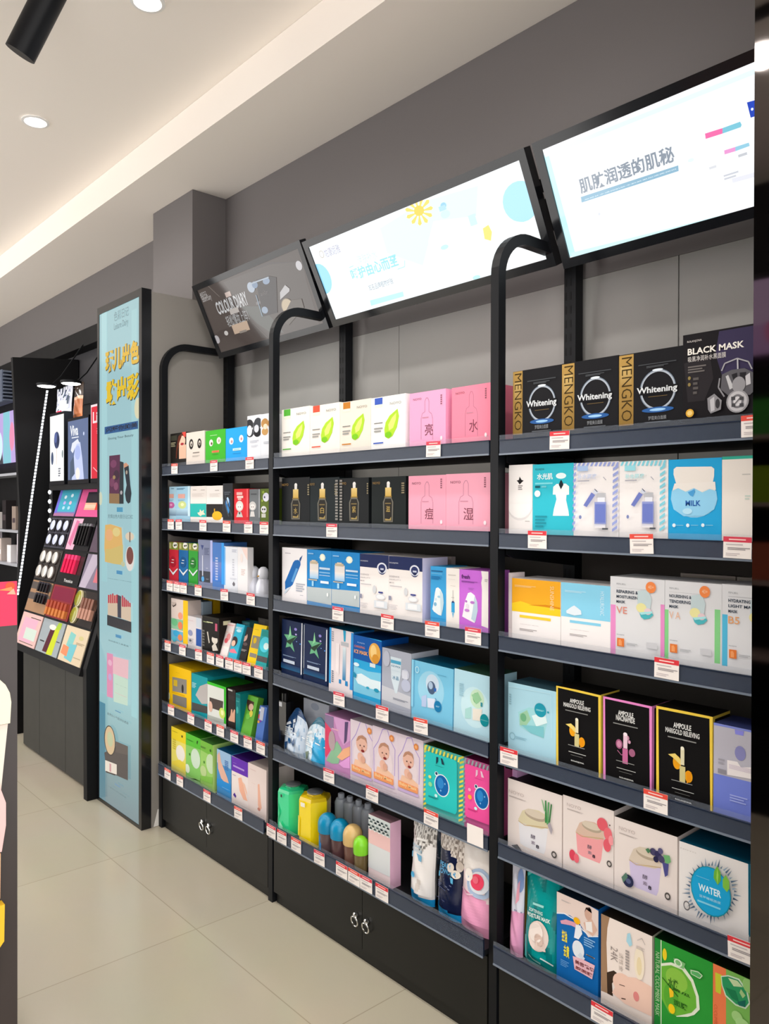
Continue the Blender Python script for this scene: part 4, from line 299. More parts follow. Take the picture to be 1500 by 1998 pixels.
('mask_carton','black carton with a gold edge and glowing ring beside the taller mask carton','box','',3,1,-1.119,1.814,1.784,0.1749,0.2215,0.16,0,'1b1b1e',0,'0e0e10',[('g',0.002,0.17,0.24,0.991,'8d6f38','b3904f'),('g',0.026,0.648,0.209,0.863,'a98a50','c9aa6a'),('t90','MENGKO',0.047,0.221,0.217,0.964,'3a2c12'),('o',0.625,0.546,0.274,0.225,0.05,'aeb7c2'),('o',0.625,0.546,0.282,0.231,0.02,'6d7a8a'),('e',0.624,0.77,0.083,0.013,'dfe9f2'),('e',0.627,0.321,0.247,0.031,'2f5d9c'),('e',0.627,0.321,0.125,0.016,'9ccaf2'),('r',0.312,0.5,0.926,0.587,'1a1a1d'),('T','Whitening',0.3,0.496,0.926,0.588,'d9dde0'),('b',0.485,0.466,0.778,0.478,1,'6d5a3a'),('b',0.325,0.835,0.911,0.855,1,'45484c'),('b',0.454,0.801,0.789,0.826,2,'54585c'),('t','梦蔻美白面膜',0.486,0.207,0.765,0.252,'8d9094'),('b',0.43,0.173,0.82,0.194,1,'5c6066')],0),
('mask_carton','tall black carton lettered BLACK MASK with a grey gas mask','box','',3,1,-0.944,1.814,1.784,0.203,0.2451,0.12,0,'1c1a1d',0,0,[('p',(0.441,0.982,1,0.981,1.003,0.475,0.487,0.527,0.399,0.766),'3a3450'),('p',(0.016,0.72,0.333,0.774,0.378,0.538,0.269,0.333,0.064,0.332),'2b282b'),('T','BLACK MASK',0.061,0.794,0.73,0.858,'eeeae2'),('t','ROLANJONA',0.056,0.912,0.234,0.937,'cfcac6'),('t','吸黑净润补水黑面膜',0.066,0.724,0.524,0.778,'cfcbc8'),('b',0.067,0.612,0.289,0.688,3,'6d6866'),('b',0.132,0.396,0.2,0.577,4,'5a5654'),('e',0.086,0.567,0.018,0.018,'8a7a4a'),('e',0.086,0.503,0.018,0.018,'8a7a4a'),('l',(0.476,0.598,0.512,0.665,0.656,0.697,0.781,0.652,0.822,0.579),0.003,'a9a8ac'),('l',(0.455,0.53,0.44,0.443,0.51,0.349),0.0035,'8d8c90'),('l',(0.66,0.692,0.665,0.561),0.0034,'b9b8bc'),('p',(0.482,0.562,0.593,0.595,0.74,0.596,0.843,0.542,0.884,0.402,0.803,0.341,0.574,0.343,0.466,0.423),'5e5d62'),('p',(0.526,0.54,0.555,0.551,0.62,0.426,0.573,0.41),'c3c3c6'),('p',(0.594,0.551,0.657,0.562,0.668,0.457,0.637,0.439),'2a292d'),('p',(0.688,0.559,0.761,0.558,0.745,0.449,0.689,0.451),'29282c'),('p',(0.751,0.521,0.802,0.547,0.813,0.443,0.761,0.43),'c9c8cc'),('e',0.678,0.447,0.075,0.076,'98979b'),('e',0.665,0.292,0.128,0.108,'9b9a9d'),('e',0.665,0.292,0.108,0.094,'c4c3c6'),('e',0.665,0.292,0.071,0.066,'77767a'),('e',0.665,0.292,0.046,0.045,'d4d3d6'),('r',0.595,0.305,0.641,0.339,'4a4a4d'),('r',0.69,0.3,0.737,0.331,'4a4a4d'),('r',0.6,0.243,0.642,0.276,'4a4a4d'),('r',0.692,0.236,0.738,0.269,'4a4a4d'),('l',(0.638,0.268,0.692,0.316),0.0026,'6a696c'),('p',(0.318,0.347,0.401,0.385,0.488,0.315,0.478,0.228,0.358,0.198,0.327,0.239),'8b8a8e'),('p',(0.349,0.33,0.401,0.358,0.406,0.225,0.362,0.215),'c0bfc3'),('e',0.441,0.287,0.026,0.046,'3a393c'),('e',0.106,0.22,0.05,0.04,'d9a63c'),('e',0.106,0.22,0.032,0.024,'f0cf80')],0),
('mask_carton','white carton with a flask outline and small black emblem','box','',3,2,-1.483,1.814,1.511,0.0861,0.2231,0.12,0,'f3eeec',0,0,[('e',0.472,0.465,0.541,0.193,'e3dfde'),('e',0.472,0.49,0.526,0.188,'f7f4f2'),('r',-0.075,0.489,0.983,0.93,'f5f1ef'),('p',(0.468,0.846,0.547,0.802,0.64,0.791,0.547,0.766,0.469,0.742,0.406,0.772,0.342,0.794,0.437,0.803),'1f1d1d'),('b',0.406,0.669,0.595,0.736,3,'8a8583'),('b',-0.206,0.514,-0.119,0.956,5,'d9bfc0'),('b',0.708,0.256,0.901,0.274,1,'bcb6b4')],0),
('mask_carton','aqua carton with a white dress drawing','box','',3,2,-1.396,1.814,1.511,0.1382,0.2214,0.12,0,'35bfd2',0,0,[('e',0.703,0.844,0.124,0.037,'e6f6f8'),('p',(0.597,0.743,0.819,0.745,0.898,0.71,0.899,0.607,0.837,0.603,0.829,0.538,0.887,0.401,0.9,0.343,0.51,0.341,0.532,0.423,0.598,0.551,0.575,0.609,0.508,0.609,0.516,0.707),'f4f8f8'),('p',(0.695,0.788,0.721,0.788,0.766,0.734,0.705,0.673,0.651,0.734),'1d2a30'),('t','ROLANJONA',0.071,0.917,0.295,0.95,'2d6f7c'),('T','水光肌',0.114,0.801,0.506,0.883,'e8f8fa'),('b',0.068,0.735,0.507,0.774,1,'7fdce6'),('r',0.068,0.697,0.195,0.726,'1f5f6c'),('r',0.232,0.7,0.352,0.724,'6fc6d2'),('e',0.13,0.624,0.075,0.043,'e6f6f8'),('b',0.075,0.187,0.374,0.35,4,'2795a6')],0),
('mask_carton','white carton with lilac striped border and a vial','box','',3,2,-1.257,1.814,1.511,0.1386,0.2199,0.12,0,'f1edec',0,0,[('p',(0.03,1.013,0.081,1.012,0.039,0.963,-0.013,0.964),'9aa6dc'),('p',(0.128,1.011,0.179,1.01,0.137,0.96,0.086,0.962),'9aa6dc'),('p',(0.226,1.008,0.276,1.007,0.234,0.958,0.184,0.959),'9aa6dc'),('p',(0.322,1.006,0.372,1.005,0.331,0.956,0.281,0.957),'9aa6dc'),('p',(0.418,1.003,0.467,1.002,0.426,0.954,0.377,0.955),'9aa6dc'),('p',(0.512,1.001,0.561,1,0.521,0.951,0.472,0.953),'9aa6dc'),('p',(0.606,0.998,0.655,0.997,0.615,0.949,0.566,0.95),'9aa6dc'),('p',(0.699,0.996,0.747,0.995,0.707,0.947,0.659,0.948),'9aa6dc'),('p',(0.791,0.994,0.839,0.992,0.799,0.945,0.752,0.946),'9aa6dc'),('p',(0.882,0.991,0.93,0.99,0.891,0.943,0.843,0.944),'9aa6dc'),('p',(0.973,0.989,1.02,0.988,0.981,0.941,0.934,0.942),'9aa6dc'),('p',(0.887,0.921,1,0.962,1,0.927,0.887,0.886),'9aa6dc'),('p',(0,0.941,0.065,0.967,0.065,0.93,0.001,0.904),'9aa6dc'),('p',(0.887,0.848,1.001,0.89,1.001,0.855,0.888,0.813),'9aa6dc'),('p',(0.001,0.865,0.065,0.891,0.065,0.855,0.001,0.828),'9aa6dc'),('p',(0.888,0.776,1.001,0.818,1.002,0.783,0.888,0.741),'9aa6dc'),('p',(0.002,0.789,0.066,0.816,0.066,0.779,0.002,0.753),'9aa6dc'),('p',(0.888,0.703,1.002,0.746,1.002,0.711,0.889,0.668),'9aa6dc'),('p',(0.002,0.714,0.066,0.74,0.067,0.704,0.002,0.677),'9aa6dc'),('p',(0.889,0.631,1.002,0.674,1.003,0.639,0.889,0.596),'9aa6dc'),('p',(0.003,0.638,0.067,0.665,0.067,0.628,0.003,0.601),'9aa6dc'),('p',(0.889,0.558,1.003,0.602,1.003,0.567,0.89,0.523),'9aa6dc'),('p',(0.003,0.562,0.067,0.589,0.068,0.553,0.003,0.525),'9aa6dc'),('p',(0.89,0.486,1.003,0.53,1.004,0.495,0.89,0.451),'9aa6dc'),('p',(0.004,0.486,0.068,0.514,0.068,0.477,0.004,0.45),'9aa6dc'),('p',(0.89,0.413,1.004,0.457,1.004,0.423,0.891,0.378),'9aa6dc'),('p',(0.004,0.411,0.068,0.438,0.069,0.402,0.004,0.374),'9aa6dc'),('p',(0.891,0.341,1.004,0.385,1.005,0.35,0.891,0.306),'9aa6dc'),('p',(0.005,0.335,0.069,0.363,0.069,0.326,0.005,0.298),'9aa6dc'),('p',(0.891,0.268,1.005,0.313,1.005,0.278,0.892,0.233),'9aa6dc'),('p',(0.005,0.259,0.069,0.287,0.07,0.251,0.006,0.222),'9aa6dc'),('p',(0.892,0.196,1.005,0.241,1.006,0.206,0.892,0.161),'9aa6dc'),('p',(0.006,0.183,0.07,0.212,0.07,0.175,0.006,0.147),'9aa6dc'),('r',0.116,0.897,0.36,0.961,'a9c3ea'),('T','补水原液',0.125,0.797,0.555,0.86,'d3dcf2'),('b',0.126,0.765,0.39,0.787,1,'a9a9b5'),('p',(0.445,0.634,0.527,0.602,0.339,0.455,0.263,0.477),'6f7cc0'),('p',(0.515,0.674,0.601,0.64,0.568,0.602,0.478,0.634),'c9d0de'),('l',(0.515,0.674,0.576,0.64),0.002,'3a3f55'),('l',(0.704,0.816,0.769,0.778),0.0015,'8a90a4'),('e',0.197,0.332,0.03,0.023,'7a86b8'),('r',0.568,0.566,0.762,0.624,'b6b8be'),('r',0.585,0.517,0.747,0.571,'e3e6ee'),('r',0.52,0.252,0.773,0.517,'8f9ad2'),('r',0.536,0.269,0.756,0.491,'6f7ec6'),('g',0.522,0.203,0.765,0.249,'f0ecec','c9cbdc'),('r',0.693,0.186,0.821,0.206,'55595f')],0),
('mask_carton','white carton with aqua striped border and a vial','box','',3,2,-1.117,1.814,1.511,0.136,0.2181,0.12,0,'f1edec',0,0,[('p',(0.059,0.999,0.107,0.998,0.068,0.95,0.02,0.952),'86d2e2'),('p',(0.15,0.999,0.197,0.997,0.158,0.948,0.111,0.949),'86d2e2'),('p',(0.239,0.998,0.286,0.997,0.248,0.946,0.201,0.947),'86d2e2'),('p',(0.328,0.998,0.374,0.997,0.336,0.944,0.29,0.945),'86d2e2'),('p',(0.416,0.997,0.462,0.996,0.424,0.942,0.378,0.943),'86d2e2'),('p',(0.503,0.997,0.549,0.996,0.511,0.94,0.466,0.941),'86d2e2'),('p',(0.59,0.997,0.635,0.996,0.598,0.938,0.553,0.939),'86d2e2'),('p',(0.675,0.996,0.72,0.995,0.683,0.936,0.639,0.937),'86d2e2'),('p',(0.76,0.996,0.804,0.995,0.768,0.934,0.724,0.935),'86d2e2'),('p',(0.845,0.996,0.888,0.994,0.852,0.932,0.809,0.933),'86d2e2'),('p',(0.928,0.995,0.971,0.994,0.936,0.93,0.892,0.931),'86d2e2'),('p',(0.849,0.911,0.954,0.951,0.954,0.917,0.849,0.877),'86d2e2'),('p',(0.849,0.841,0.954,0.881,0.954,0.848,0.85,0.808),'86d2e2'),('p',(0.85,0.772,0.955,0.812,0.955,0.779,0.85,0.738),'86d2e2'),('p',(0.85,0.702,0.955,0.743,0.956,0.709,0.851,0.669),'86d2e2'),('p',(0.851,0.633,0.956,0.674,0.956,0.64,0.851,0.599),'86d2e2'),('p',(0.852,0.563,0.956,0.605,0.957,0.571,0.852,0.529),'86d2e2'),('p',(0.852,0.494,0.957,0.535,0.957,0.502,0.852,0.46),'86d2e2'),('p',(0.853,0.424,0.957,0.466,0.958,0.433,0.853,0.39),'86d2e2'),('p',(0.853,0.354,0.958,0.397,0.958,0.364,0.853,0.321),'86d2e2'),('p',(0.854,0.285,0.958,0.328,0.959,0.294,0.854,0.251),'86d2e2'),('p',(0.854,0.215,0.959,0.259,0.959,0.225,0.854,0.182),'86d2e2'),('r',0.138,0.887,0.363,0.949,'9adce8'),('T','补水原液',0.147,0.792,0.543,0.852,'c3ebf0'),('b',0.147,0.762,0.391,0.783,1,'a9a9b5'),('p',(0.442,0.636,0.518,0.605,0.344,0.464,0.274,0.485),'6f7cc0'),('p',(0.506,0.674,0.585,0.641,0.555,0.605,0.472,0.636),'c9d0de'),('l',(0.506,0.674,0.562,0.641),0.0019,'3a3f55'),('l',(0.681,0.811,0.74,0.774),0.0014,'8a90a4'),('e',0.213,0.346,0.027,0.022,'7a86b8'),('r',0.555,0.57,0.734,0.627,'b6b8be'),('r',0.57,0.523,0.72,0.575,'e3e6ee'),('r',0.511,0.269,0.744,0.524,'8f9ad2'),('r',0.526,0.286,0.729,0.498,'6f7ec6'),('g',0.513,0.222,0.737,0.266,'f0ecec','c9cbdc'),('r',0.67,0.206,0.788,0.226,'55595f')],0),
('mask_carton','blue carton with a white milk jar','box','',3,2,-0.98,1.814,1.511,0.1331,0.2172,0.12,0,'2aa6de',0,0,[('e',0.496,0.55,0.428,0.205,'8fcdee'),('e',0.496,0.571,0.415,0.201,'9bd4f2'),('p',(0.103,0.892,0.157,0.916,0.818,0.905,0.868,0.88,0.866,0.8,0.839,0.72,0.904,0.619,0.087,0.625,0.151,0.729,0.1,0.834),'efe9e2'),('p',(0.068,0.646,0.195,0.676,0.337,0.634,0.495,0.673,0.651,0.625,0.786,0.66,0.907,0.639,0.928,0.549,0.872,0.439,0.687,0.367,0.304,0.359,0.106,0.437,0.051,0.552),'93d0f0'),('p',(0.122,0.729,0.886,0.739,0.9,0.649,0.786,0.67,0.65,0.631,0.495,0.679,0.337,0.64,0.195,0.682,0.079,0.646),'f1ece6'),('T','MILK',0.338,0.475,0.624,0.537,'2a5da8'),('p',(0.38,0.627,0.46,0.647,0.505,0.663,0.52,0.632,0.478,0.577,0.426,0.592),'4f9fd8'),('e',0.374,0.417,0.091,0.033,'b6e2f6'),('e',0.119,0.257,0.033,0.021,'e6f4fa'),('e',0.386,0.259,0.032,0.021,'e6f4fa'),('e',0.67,0.264,0.031,0.02,'e6f4fa'),('b',0.162,0.251,0.305,0.266,1,'7fc8e6'),('b',0.446,0.255,0.585,0.269,1,'7fc8e6'),('b',0.722,0.258,0.857,0.273,1,'7fc8e6')],0),
('mask_carton','plain white carton with a green top edge on the second shelf','box','',3,2,-0.846,1.814,1.511,0.1065,0.2186,0.12,0,'eee7df',0,0,[('r',0,0.968,1,1.02,'39b19a'),('b',0.442,0.794,0.619,0.815,1,'c9c6c0'),('b',0.503,0.534,0.622,0.592,2,'c9d6cc')],0),
('mask_carton','narrow pale pink carton behind the yellow one','box','',3,3,-1.483,1.814,1.21,0.012,0.207,0.06,0,'dccfd0',0,0,[('r',-1.775,0.189,0.58,0.991,'e3d3d3'),('r',0.101,0.209,3.601,1.005,'cfc4c6'),('b',-1.131,0.88,-0.221,0.911,2,'a89a9c')],0),
('mask_carton','yellow and white carton with sunny dunes','box','',3,3,-1.47,1.814,1.21,0.1711,0.1926,0.12,0,'f4efee',0,0,[('p',(-0.021,1.024,1.015,1.017,1.017,0.5,-0.019,0.498),'f0ab2a'),('p',(-0.019,0.615,0.188,0.661,0.43,0.623,0.704,0.66,1.017,0.617,1.017,0.5,-0.019,0.498),'f3cd2c'),('p',(0.35,0.616,0.704,0.653,1.017,0.628,1.017,0.604,0.666,0.615),'d98a1e'),('r',0.168,0.415,0.811,0.456,'f2cf3e'),('t','NOURISH MASK',0.189,0.316,0.57,0.321,'8d8686'),('b',0.169,0.22,0.531,0.257,2,'a9a2a2'),('t90','SUNSHINE',0.799,0.577,0.876,0.927,'f6e3b4'),('b',0.063,0.871,0.508,0.905,2,'f6cf86')],0),
('mask_carton','sky blue and white carton with a small cloud','box','',3,3,-1.297,1.814,1.21,0.1551,0.1929,0.12,0,'f4efee',0,0,[('p',(0,1.008,1.02,1.003,1.023,0.514,0.003,0.512),'8ad0ec'),('r',0.186,0.434,0.819,0.473,'8ad0ec'),('t','HYALURONIC',0.207,0.341,0.581,0.346,'8d8686'),('b',0.187,0.25,0.543,0.285,2,'a9a2a2'),('t90','HYALURONIC',0.807,0.587,0.884,0.917,'e4f5fb'),('b',0.082,0.864,0.52,0.896,2,'bfe6f5'),('p',(0.115,0.597,0.225,0.661,0.285,0.686,0.365,0.651,0.424,0.622,0.434,0.569,0.286,0.543,0.125,0.564),'dfeaf2')],0),
('mask_carton','white carton lettered VE with pink side bars','box','',3,3,-1.142,1.814,1.21,0.153,0.2199,0.12,0,'dcdde0',0,0,[('r',0.009,0.078,0.106,0.664,'e48fc6'),('r',0.931,0.13,1.025,0.722,'e48fc6'),('t','PEPA.BELL',0.122,0.906,0.302,0.926,'a2a4a8'),('r',0.122,0.872,0.727,0.873,'4a5560'),('T','REPAIRING &',0.123,0.809,0.526,0.847,'3a4656'),('T','MOISTURIZING',0.123,0.75,0.574,0.785,'3a4656'),('T','MASK',0.123,0.691,0.293,0.724,'3a4656'),('t','VE',0.124,0.568,0.328,0.65,'d98a7a'),('p',(0.525,0.852,0.71,0.876,0.777,0.771,0.745,0.623,0.578,0.597,0.52,0.702),'c3d4d8'),('p',(0.561,0.596,0.778,0.623,0.811,0.593,0.745,0.549,0.646,0.531,0.588,0.554),'4fb3bc'),('e',0.594,0.661,0.094,0.055,'e6e0a0'),('e',0.712,0.626,0.066,0.038,'dfc6cc'),('p',(0.561,0.607,0.794,0.634,0.788,0.611,0.595,0.58),'a6dfe2'),('e',0.766,0.906,0.092,0.065,'ee8a4e'),('t','40+',0.72,0.886,0.819,0.931,'f6c9a4'),('r',0.148,0.18,0.282,0.278,'e07a3a'),('p',(0.176,0.257,0.218,0.264,0.24,0.239,0.24,0.191,0.177,0.192),'f0a067'),('b',0.33,0.205,0.53,0.239,2,'b4b6ba'),('t','ROLANJONA',0.147,0.31,0.288,0.326,'6a7480'),('r',0.697,0.207,0.889,0.271,'cdced2')],0),
('mask_carton','white carton lettered A with green side bars','box','',3,3,-0.988,1.814,1.21,0.1434,0.2202,0.12,0,'dcdde0',0,0,[('r',-0.028,0.101,0.067,0.672,'86d08a'),('r',0.879,0.151,0.973,0.727,'86d08a'),('t','PEPA.BELL',0.082,0.906,0.259,0.926,'a2a4a8'),('r',0.083,0.874,0.678,0.875,'4a5560'),('T','NOURISHING &',0.083,0.813,0.48,0.849,'3a4656'),('T','TENDERING',0.083,0.754,0.467,0.789,'3a4656'),('T','MASK',0.084,0.697,0.25,0.73,'3a4656'),('t','V A',0.084,0.577,0.286,0.657,'e0b49a'),('p',(0.48,0.854,0.661,0.877,0.728,0.775,0.696,0.631,0.531,0.605,0.474,0.708),'c3d4d8'),('p',(0.515,0.605,0.729,0.631,0.761,0.601,0.697,0.558,0.598,0.541,0.542,0.564),'4fb3bc'),('e',0.548,0.668,0.092,0.054,'e6e0a0'),('e',0.663,0.634,0.065,0.037,'dfc6cc'),('p',(0.515,0.615,0.745,0.642,0.738,0.619,0.548,0.589),'a6dfe2'),('e',0.717,0.907,0.091,0.064,'ee8a4e'),('t','40+',0.671,0.887,0.769,0.931,'f6c9a4'),('r',0.108,0.2,0.24,0.295,'e07a3a'),('p',(0.136,0.275,0.178,0.281,0.199,0.257,0.199,0.21,0.136,0.211),'f0a067'),('b',0.288,0.224,0.484,0.257,2,'b4b6ba'),('t','ROLANJONA',0.108,0.327,0.246,0.342,'6a7480'),('r',0.649,0.225,0.838,0.288,'cdced2')],0),
('mask_carton','white carton lettered B5 with a blue side bar','box','',3,3,-0.845,1.814,1.21,0.1363,0.2214,0.12,0,'dcdde0',0,0,[('r',0.009,0.136,0.101,0.681,'55b8dc'),('r',0.877,0.182,0.967,0.734,'55b8dc'),('t','PEPA.BELL',0.115,0.906,0.283,0.925,'a2a4a8'),('r',0.115,0.874,0.684,0.876,'4a5560'),('T','HYDRATING',0.115,0.816,0.494,0.851,'3a4656'),('T','LIGHT MASK',0.116,0.762,0.603,0.794,'3a4656'),('T','MASK',0.116,0.706,0.275,0.737,'3a4656'),('t','B5',0.117,0.591,0.309,0.668,'e0a06a'),('p',(0.494,0.856,0.668,0.878,0.731,0.78,0.701,0.642,0.544,0.618,0.489,0.716),'c3d4d8'),('p',(0.528,0.617,0.732,0.642,0.764,0.614,0.702,0.573,0.608,0.556,0.554,0.578),'4fb3bc'),('e',0.559,0.678,0.088,0.052,'e6e0a0'),('e',0.67,0.645,0.062,0.036,'dfc6cc'),('p',(0.528,0.627,0.748,0.653,0.742,0.631,0.56,0.602),'a6dfe2'),('e',0.721,0.906,0.087,0.061,'ee8a4e'),('t','40+',0.677,0.887,0.771,0.93,'f6c9a4'),('r',0.14,0.23,0.266,0.322,'e07a3a'),('p',(0.166,0.302,0.206,0.308,0.226,0.285,0.226,0.24,0.167,0.241),'f0a067'),('b',0.311,0.253,0.499,0.285,2,'b4b6ba'),('t','ROLANJONA',0.139,0.352,0.272,0.366,'6a7480'),('r',0.657,0.253,0.838,0.314,'cdced2')],0),
('flat_pack','pale pack at the back behind the green-barred carton','pack','',3,3,-1.052,2.014,1.21,0.149,0.2232,0.03,0,'b0a49e',0,0,[('r',0.044,0.938,0.984,0.979,'a3978f')],0),
('flat_pack','pale pack at the back beside the wall seam','pack','',3,3,-0.899,2.014,1.21,0.0557,0.2226,0.03,0,'b5aba3',0,0,[('r',0.097,0.949,0.959,0.978,'aaa098')],0),
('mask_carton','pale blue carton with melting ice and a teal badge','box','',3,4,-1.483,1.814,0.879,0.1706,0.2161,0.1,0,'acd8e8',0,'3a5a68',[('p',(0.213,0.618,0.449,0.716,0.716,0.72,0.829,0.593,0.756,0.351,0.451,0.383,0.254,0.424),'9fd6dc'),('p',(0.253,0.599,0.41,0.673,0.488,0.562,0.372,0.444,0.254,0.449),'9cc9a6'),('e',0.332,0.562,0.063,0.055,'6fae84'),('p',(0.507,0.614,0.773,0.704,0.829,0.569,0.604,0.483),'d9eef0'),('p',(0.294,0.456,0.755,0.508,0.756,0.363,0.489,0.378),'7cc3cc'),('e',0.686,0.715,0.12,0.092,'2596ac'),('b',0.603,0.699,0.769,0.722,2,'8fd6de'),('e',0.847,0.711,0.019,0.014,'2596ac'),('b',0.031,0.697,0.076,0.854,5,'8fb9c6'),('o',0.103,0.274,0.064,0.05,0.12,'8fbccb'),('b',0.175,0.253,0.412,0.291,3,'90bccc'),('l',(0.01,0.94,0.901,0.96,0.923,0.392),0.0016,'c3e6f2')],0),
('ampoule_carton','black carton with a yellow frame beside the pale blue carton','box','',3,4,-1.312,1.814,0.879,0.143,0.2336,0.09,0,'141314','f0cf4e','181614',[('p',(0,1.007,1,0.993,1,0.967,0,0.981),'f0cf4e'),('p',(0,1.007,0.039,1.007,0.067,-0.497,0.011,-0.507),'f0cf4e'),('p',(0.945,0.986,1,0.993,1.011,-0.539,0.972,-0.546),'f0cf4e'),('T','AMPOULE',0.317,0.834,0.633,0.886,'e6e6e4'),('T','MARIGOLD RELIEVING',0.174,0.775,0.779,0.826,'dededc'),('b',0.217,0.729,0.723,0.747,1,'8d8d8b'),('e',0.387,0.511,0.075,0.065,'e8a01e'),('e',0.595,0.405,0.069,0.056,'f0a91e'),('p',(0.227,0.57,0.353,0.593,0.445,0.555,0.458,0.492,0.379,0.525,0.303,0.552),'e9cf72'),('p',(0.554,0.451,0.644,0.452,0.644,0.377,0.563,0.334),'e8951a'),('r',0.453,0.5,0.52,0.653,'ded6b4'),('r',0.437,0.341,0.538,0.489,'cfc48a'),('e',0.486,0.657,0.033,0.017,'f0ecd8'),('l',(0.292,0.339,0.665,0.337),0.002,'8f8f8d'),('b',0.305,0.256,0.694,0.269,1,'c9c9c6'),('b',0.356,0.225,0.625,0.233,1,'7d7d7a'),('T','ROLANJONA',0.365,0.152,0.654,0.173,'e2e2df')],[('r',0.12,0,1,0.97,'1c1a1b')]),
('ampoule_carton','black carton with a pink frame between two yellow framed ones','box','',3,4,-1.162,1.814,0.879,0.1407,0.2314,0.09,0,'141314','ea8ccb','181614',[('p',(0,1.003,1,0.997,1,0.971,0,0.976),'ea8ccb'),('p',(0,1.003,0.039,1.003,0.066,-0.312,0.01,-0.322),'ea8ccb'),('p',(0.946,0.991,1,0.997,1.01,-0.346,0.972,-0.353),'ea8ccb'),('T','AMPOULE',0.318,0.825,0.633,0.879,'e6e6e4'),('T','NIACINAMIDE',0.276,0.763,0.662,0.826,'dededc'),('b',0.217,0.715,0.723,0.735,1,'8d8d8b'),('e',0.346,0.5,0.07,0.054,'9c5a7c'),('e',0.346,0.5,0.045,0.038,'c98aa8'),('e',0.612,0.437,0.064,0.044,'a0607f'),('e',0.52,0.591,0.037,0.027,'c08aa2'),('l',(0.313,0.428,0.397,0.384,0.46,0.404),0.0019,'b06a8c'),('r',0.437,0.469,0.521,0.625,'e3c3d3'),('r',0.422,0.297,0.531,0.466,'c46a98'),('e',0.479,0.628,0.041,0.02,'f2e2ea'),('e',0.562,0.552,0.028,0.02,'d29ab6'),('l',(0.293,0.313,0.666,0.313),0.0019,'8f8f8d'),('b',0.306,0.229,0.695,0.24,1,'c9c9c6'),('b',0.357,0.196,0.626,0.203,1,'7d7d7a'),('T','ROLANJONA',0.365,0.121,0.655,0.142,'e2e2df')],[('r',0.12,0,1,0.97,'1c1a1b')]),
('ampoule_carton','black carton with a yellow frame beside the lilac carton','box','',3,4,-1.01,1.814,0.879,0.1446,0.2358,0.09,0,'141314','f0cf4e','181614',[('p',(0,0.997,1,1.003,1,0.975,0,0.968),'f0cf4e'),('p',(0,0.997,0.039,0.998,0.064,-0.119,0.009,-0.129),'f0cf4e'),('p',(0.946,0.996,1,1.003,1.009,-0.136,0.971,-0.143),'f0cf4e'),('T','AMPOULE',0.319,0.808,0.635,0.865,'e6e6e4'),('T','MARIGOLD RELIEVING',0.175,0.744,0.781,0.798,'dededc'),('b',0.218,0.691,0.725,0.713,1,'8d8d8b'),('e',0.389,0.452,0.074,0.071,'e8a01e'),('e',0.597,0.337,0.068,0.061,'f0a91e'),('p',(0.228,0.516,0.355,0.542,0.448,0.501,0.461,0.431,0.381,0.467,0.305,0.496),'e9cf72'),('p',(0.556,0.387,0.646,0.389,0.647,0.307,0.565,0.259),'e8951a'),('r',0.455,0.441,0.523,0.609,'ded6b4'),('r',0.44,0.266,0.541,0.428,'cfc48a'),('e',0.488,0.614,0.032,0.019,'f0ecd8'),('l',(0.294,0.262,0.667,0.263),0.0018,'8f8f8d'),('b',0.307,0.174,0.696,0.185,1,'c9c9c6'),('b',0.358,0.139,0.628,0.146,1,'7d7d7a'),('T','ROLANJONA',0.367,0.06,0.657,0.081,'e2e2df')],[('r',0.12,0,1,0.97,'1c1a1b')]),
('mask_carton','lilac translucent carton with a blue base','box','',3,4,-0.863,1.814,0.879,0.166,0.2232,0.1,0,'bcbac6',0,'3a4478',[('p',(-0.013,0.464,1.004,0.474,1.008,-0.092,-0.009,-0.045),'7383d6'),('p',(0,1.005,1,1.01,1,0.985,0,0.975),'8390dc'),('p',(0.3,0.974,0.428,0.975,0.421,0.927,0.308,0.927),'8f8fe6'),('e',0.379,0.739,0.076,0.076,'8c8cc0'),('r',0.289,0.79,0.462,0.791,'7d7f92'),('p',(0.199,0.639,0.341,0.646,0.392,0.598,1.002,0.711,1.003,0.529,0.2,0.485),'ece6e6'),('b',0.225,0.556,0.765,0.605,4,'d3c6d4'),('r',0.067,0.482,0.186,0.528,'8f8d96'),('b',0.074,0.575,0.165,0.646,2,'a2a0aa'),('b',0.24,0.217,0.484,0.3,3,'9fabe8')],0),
('small_carton','small pink and lilac carton on top of the white tube carton','box','',3,5,-1.483,1.834,0.7932,0.0184,0.0388,0.08,0,'c79ac6',0,0,[('r',-1.662,0.171,-0.732,0.914,'b9aede'),('r',-0.206,0.274,0.104,1.086,'e58ac4')],0),
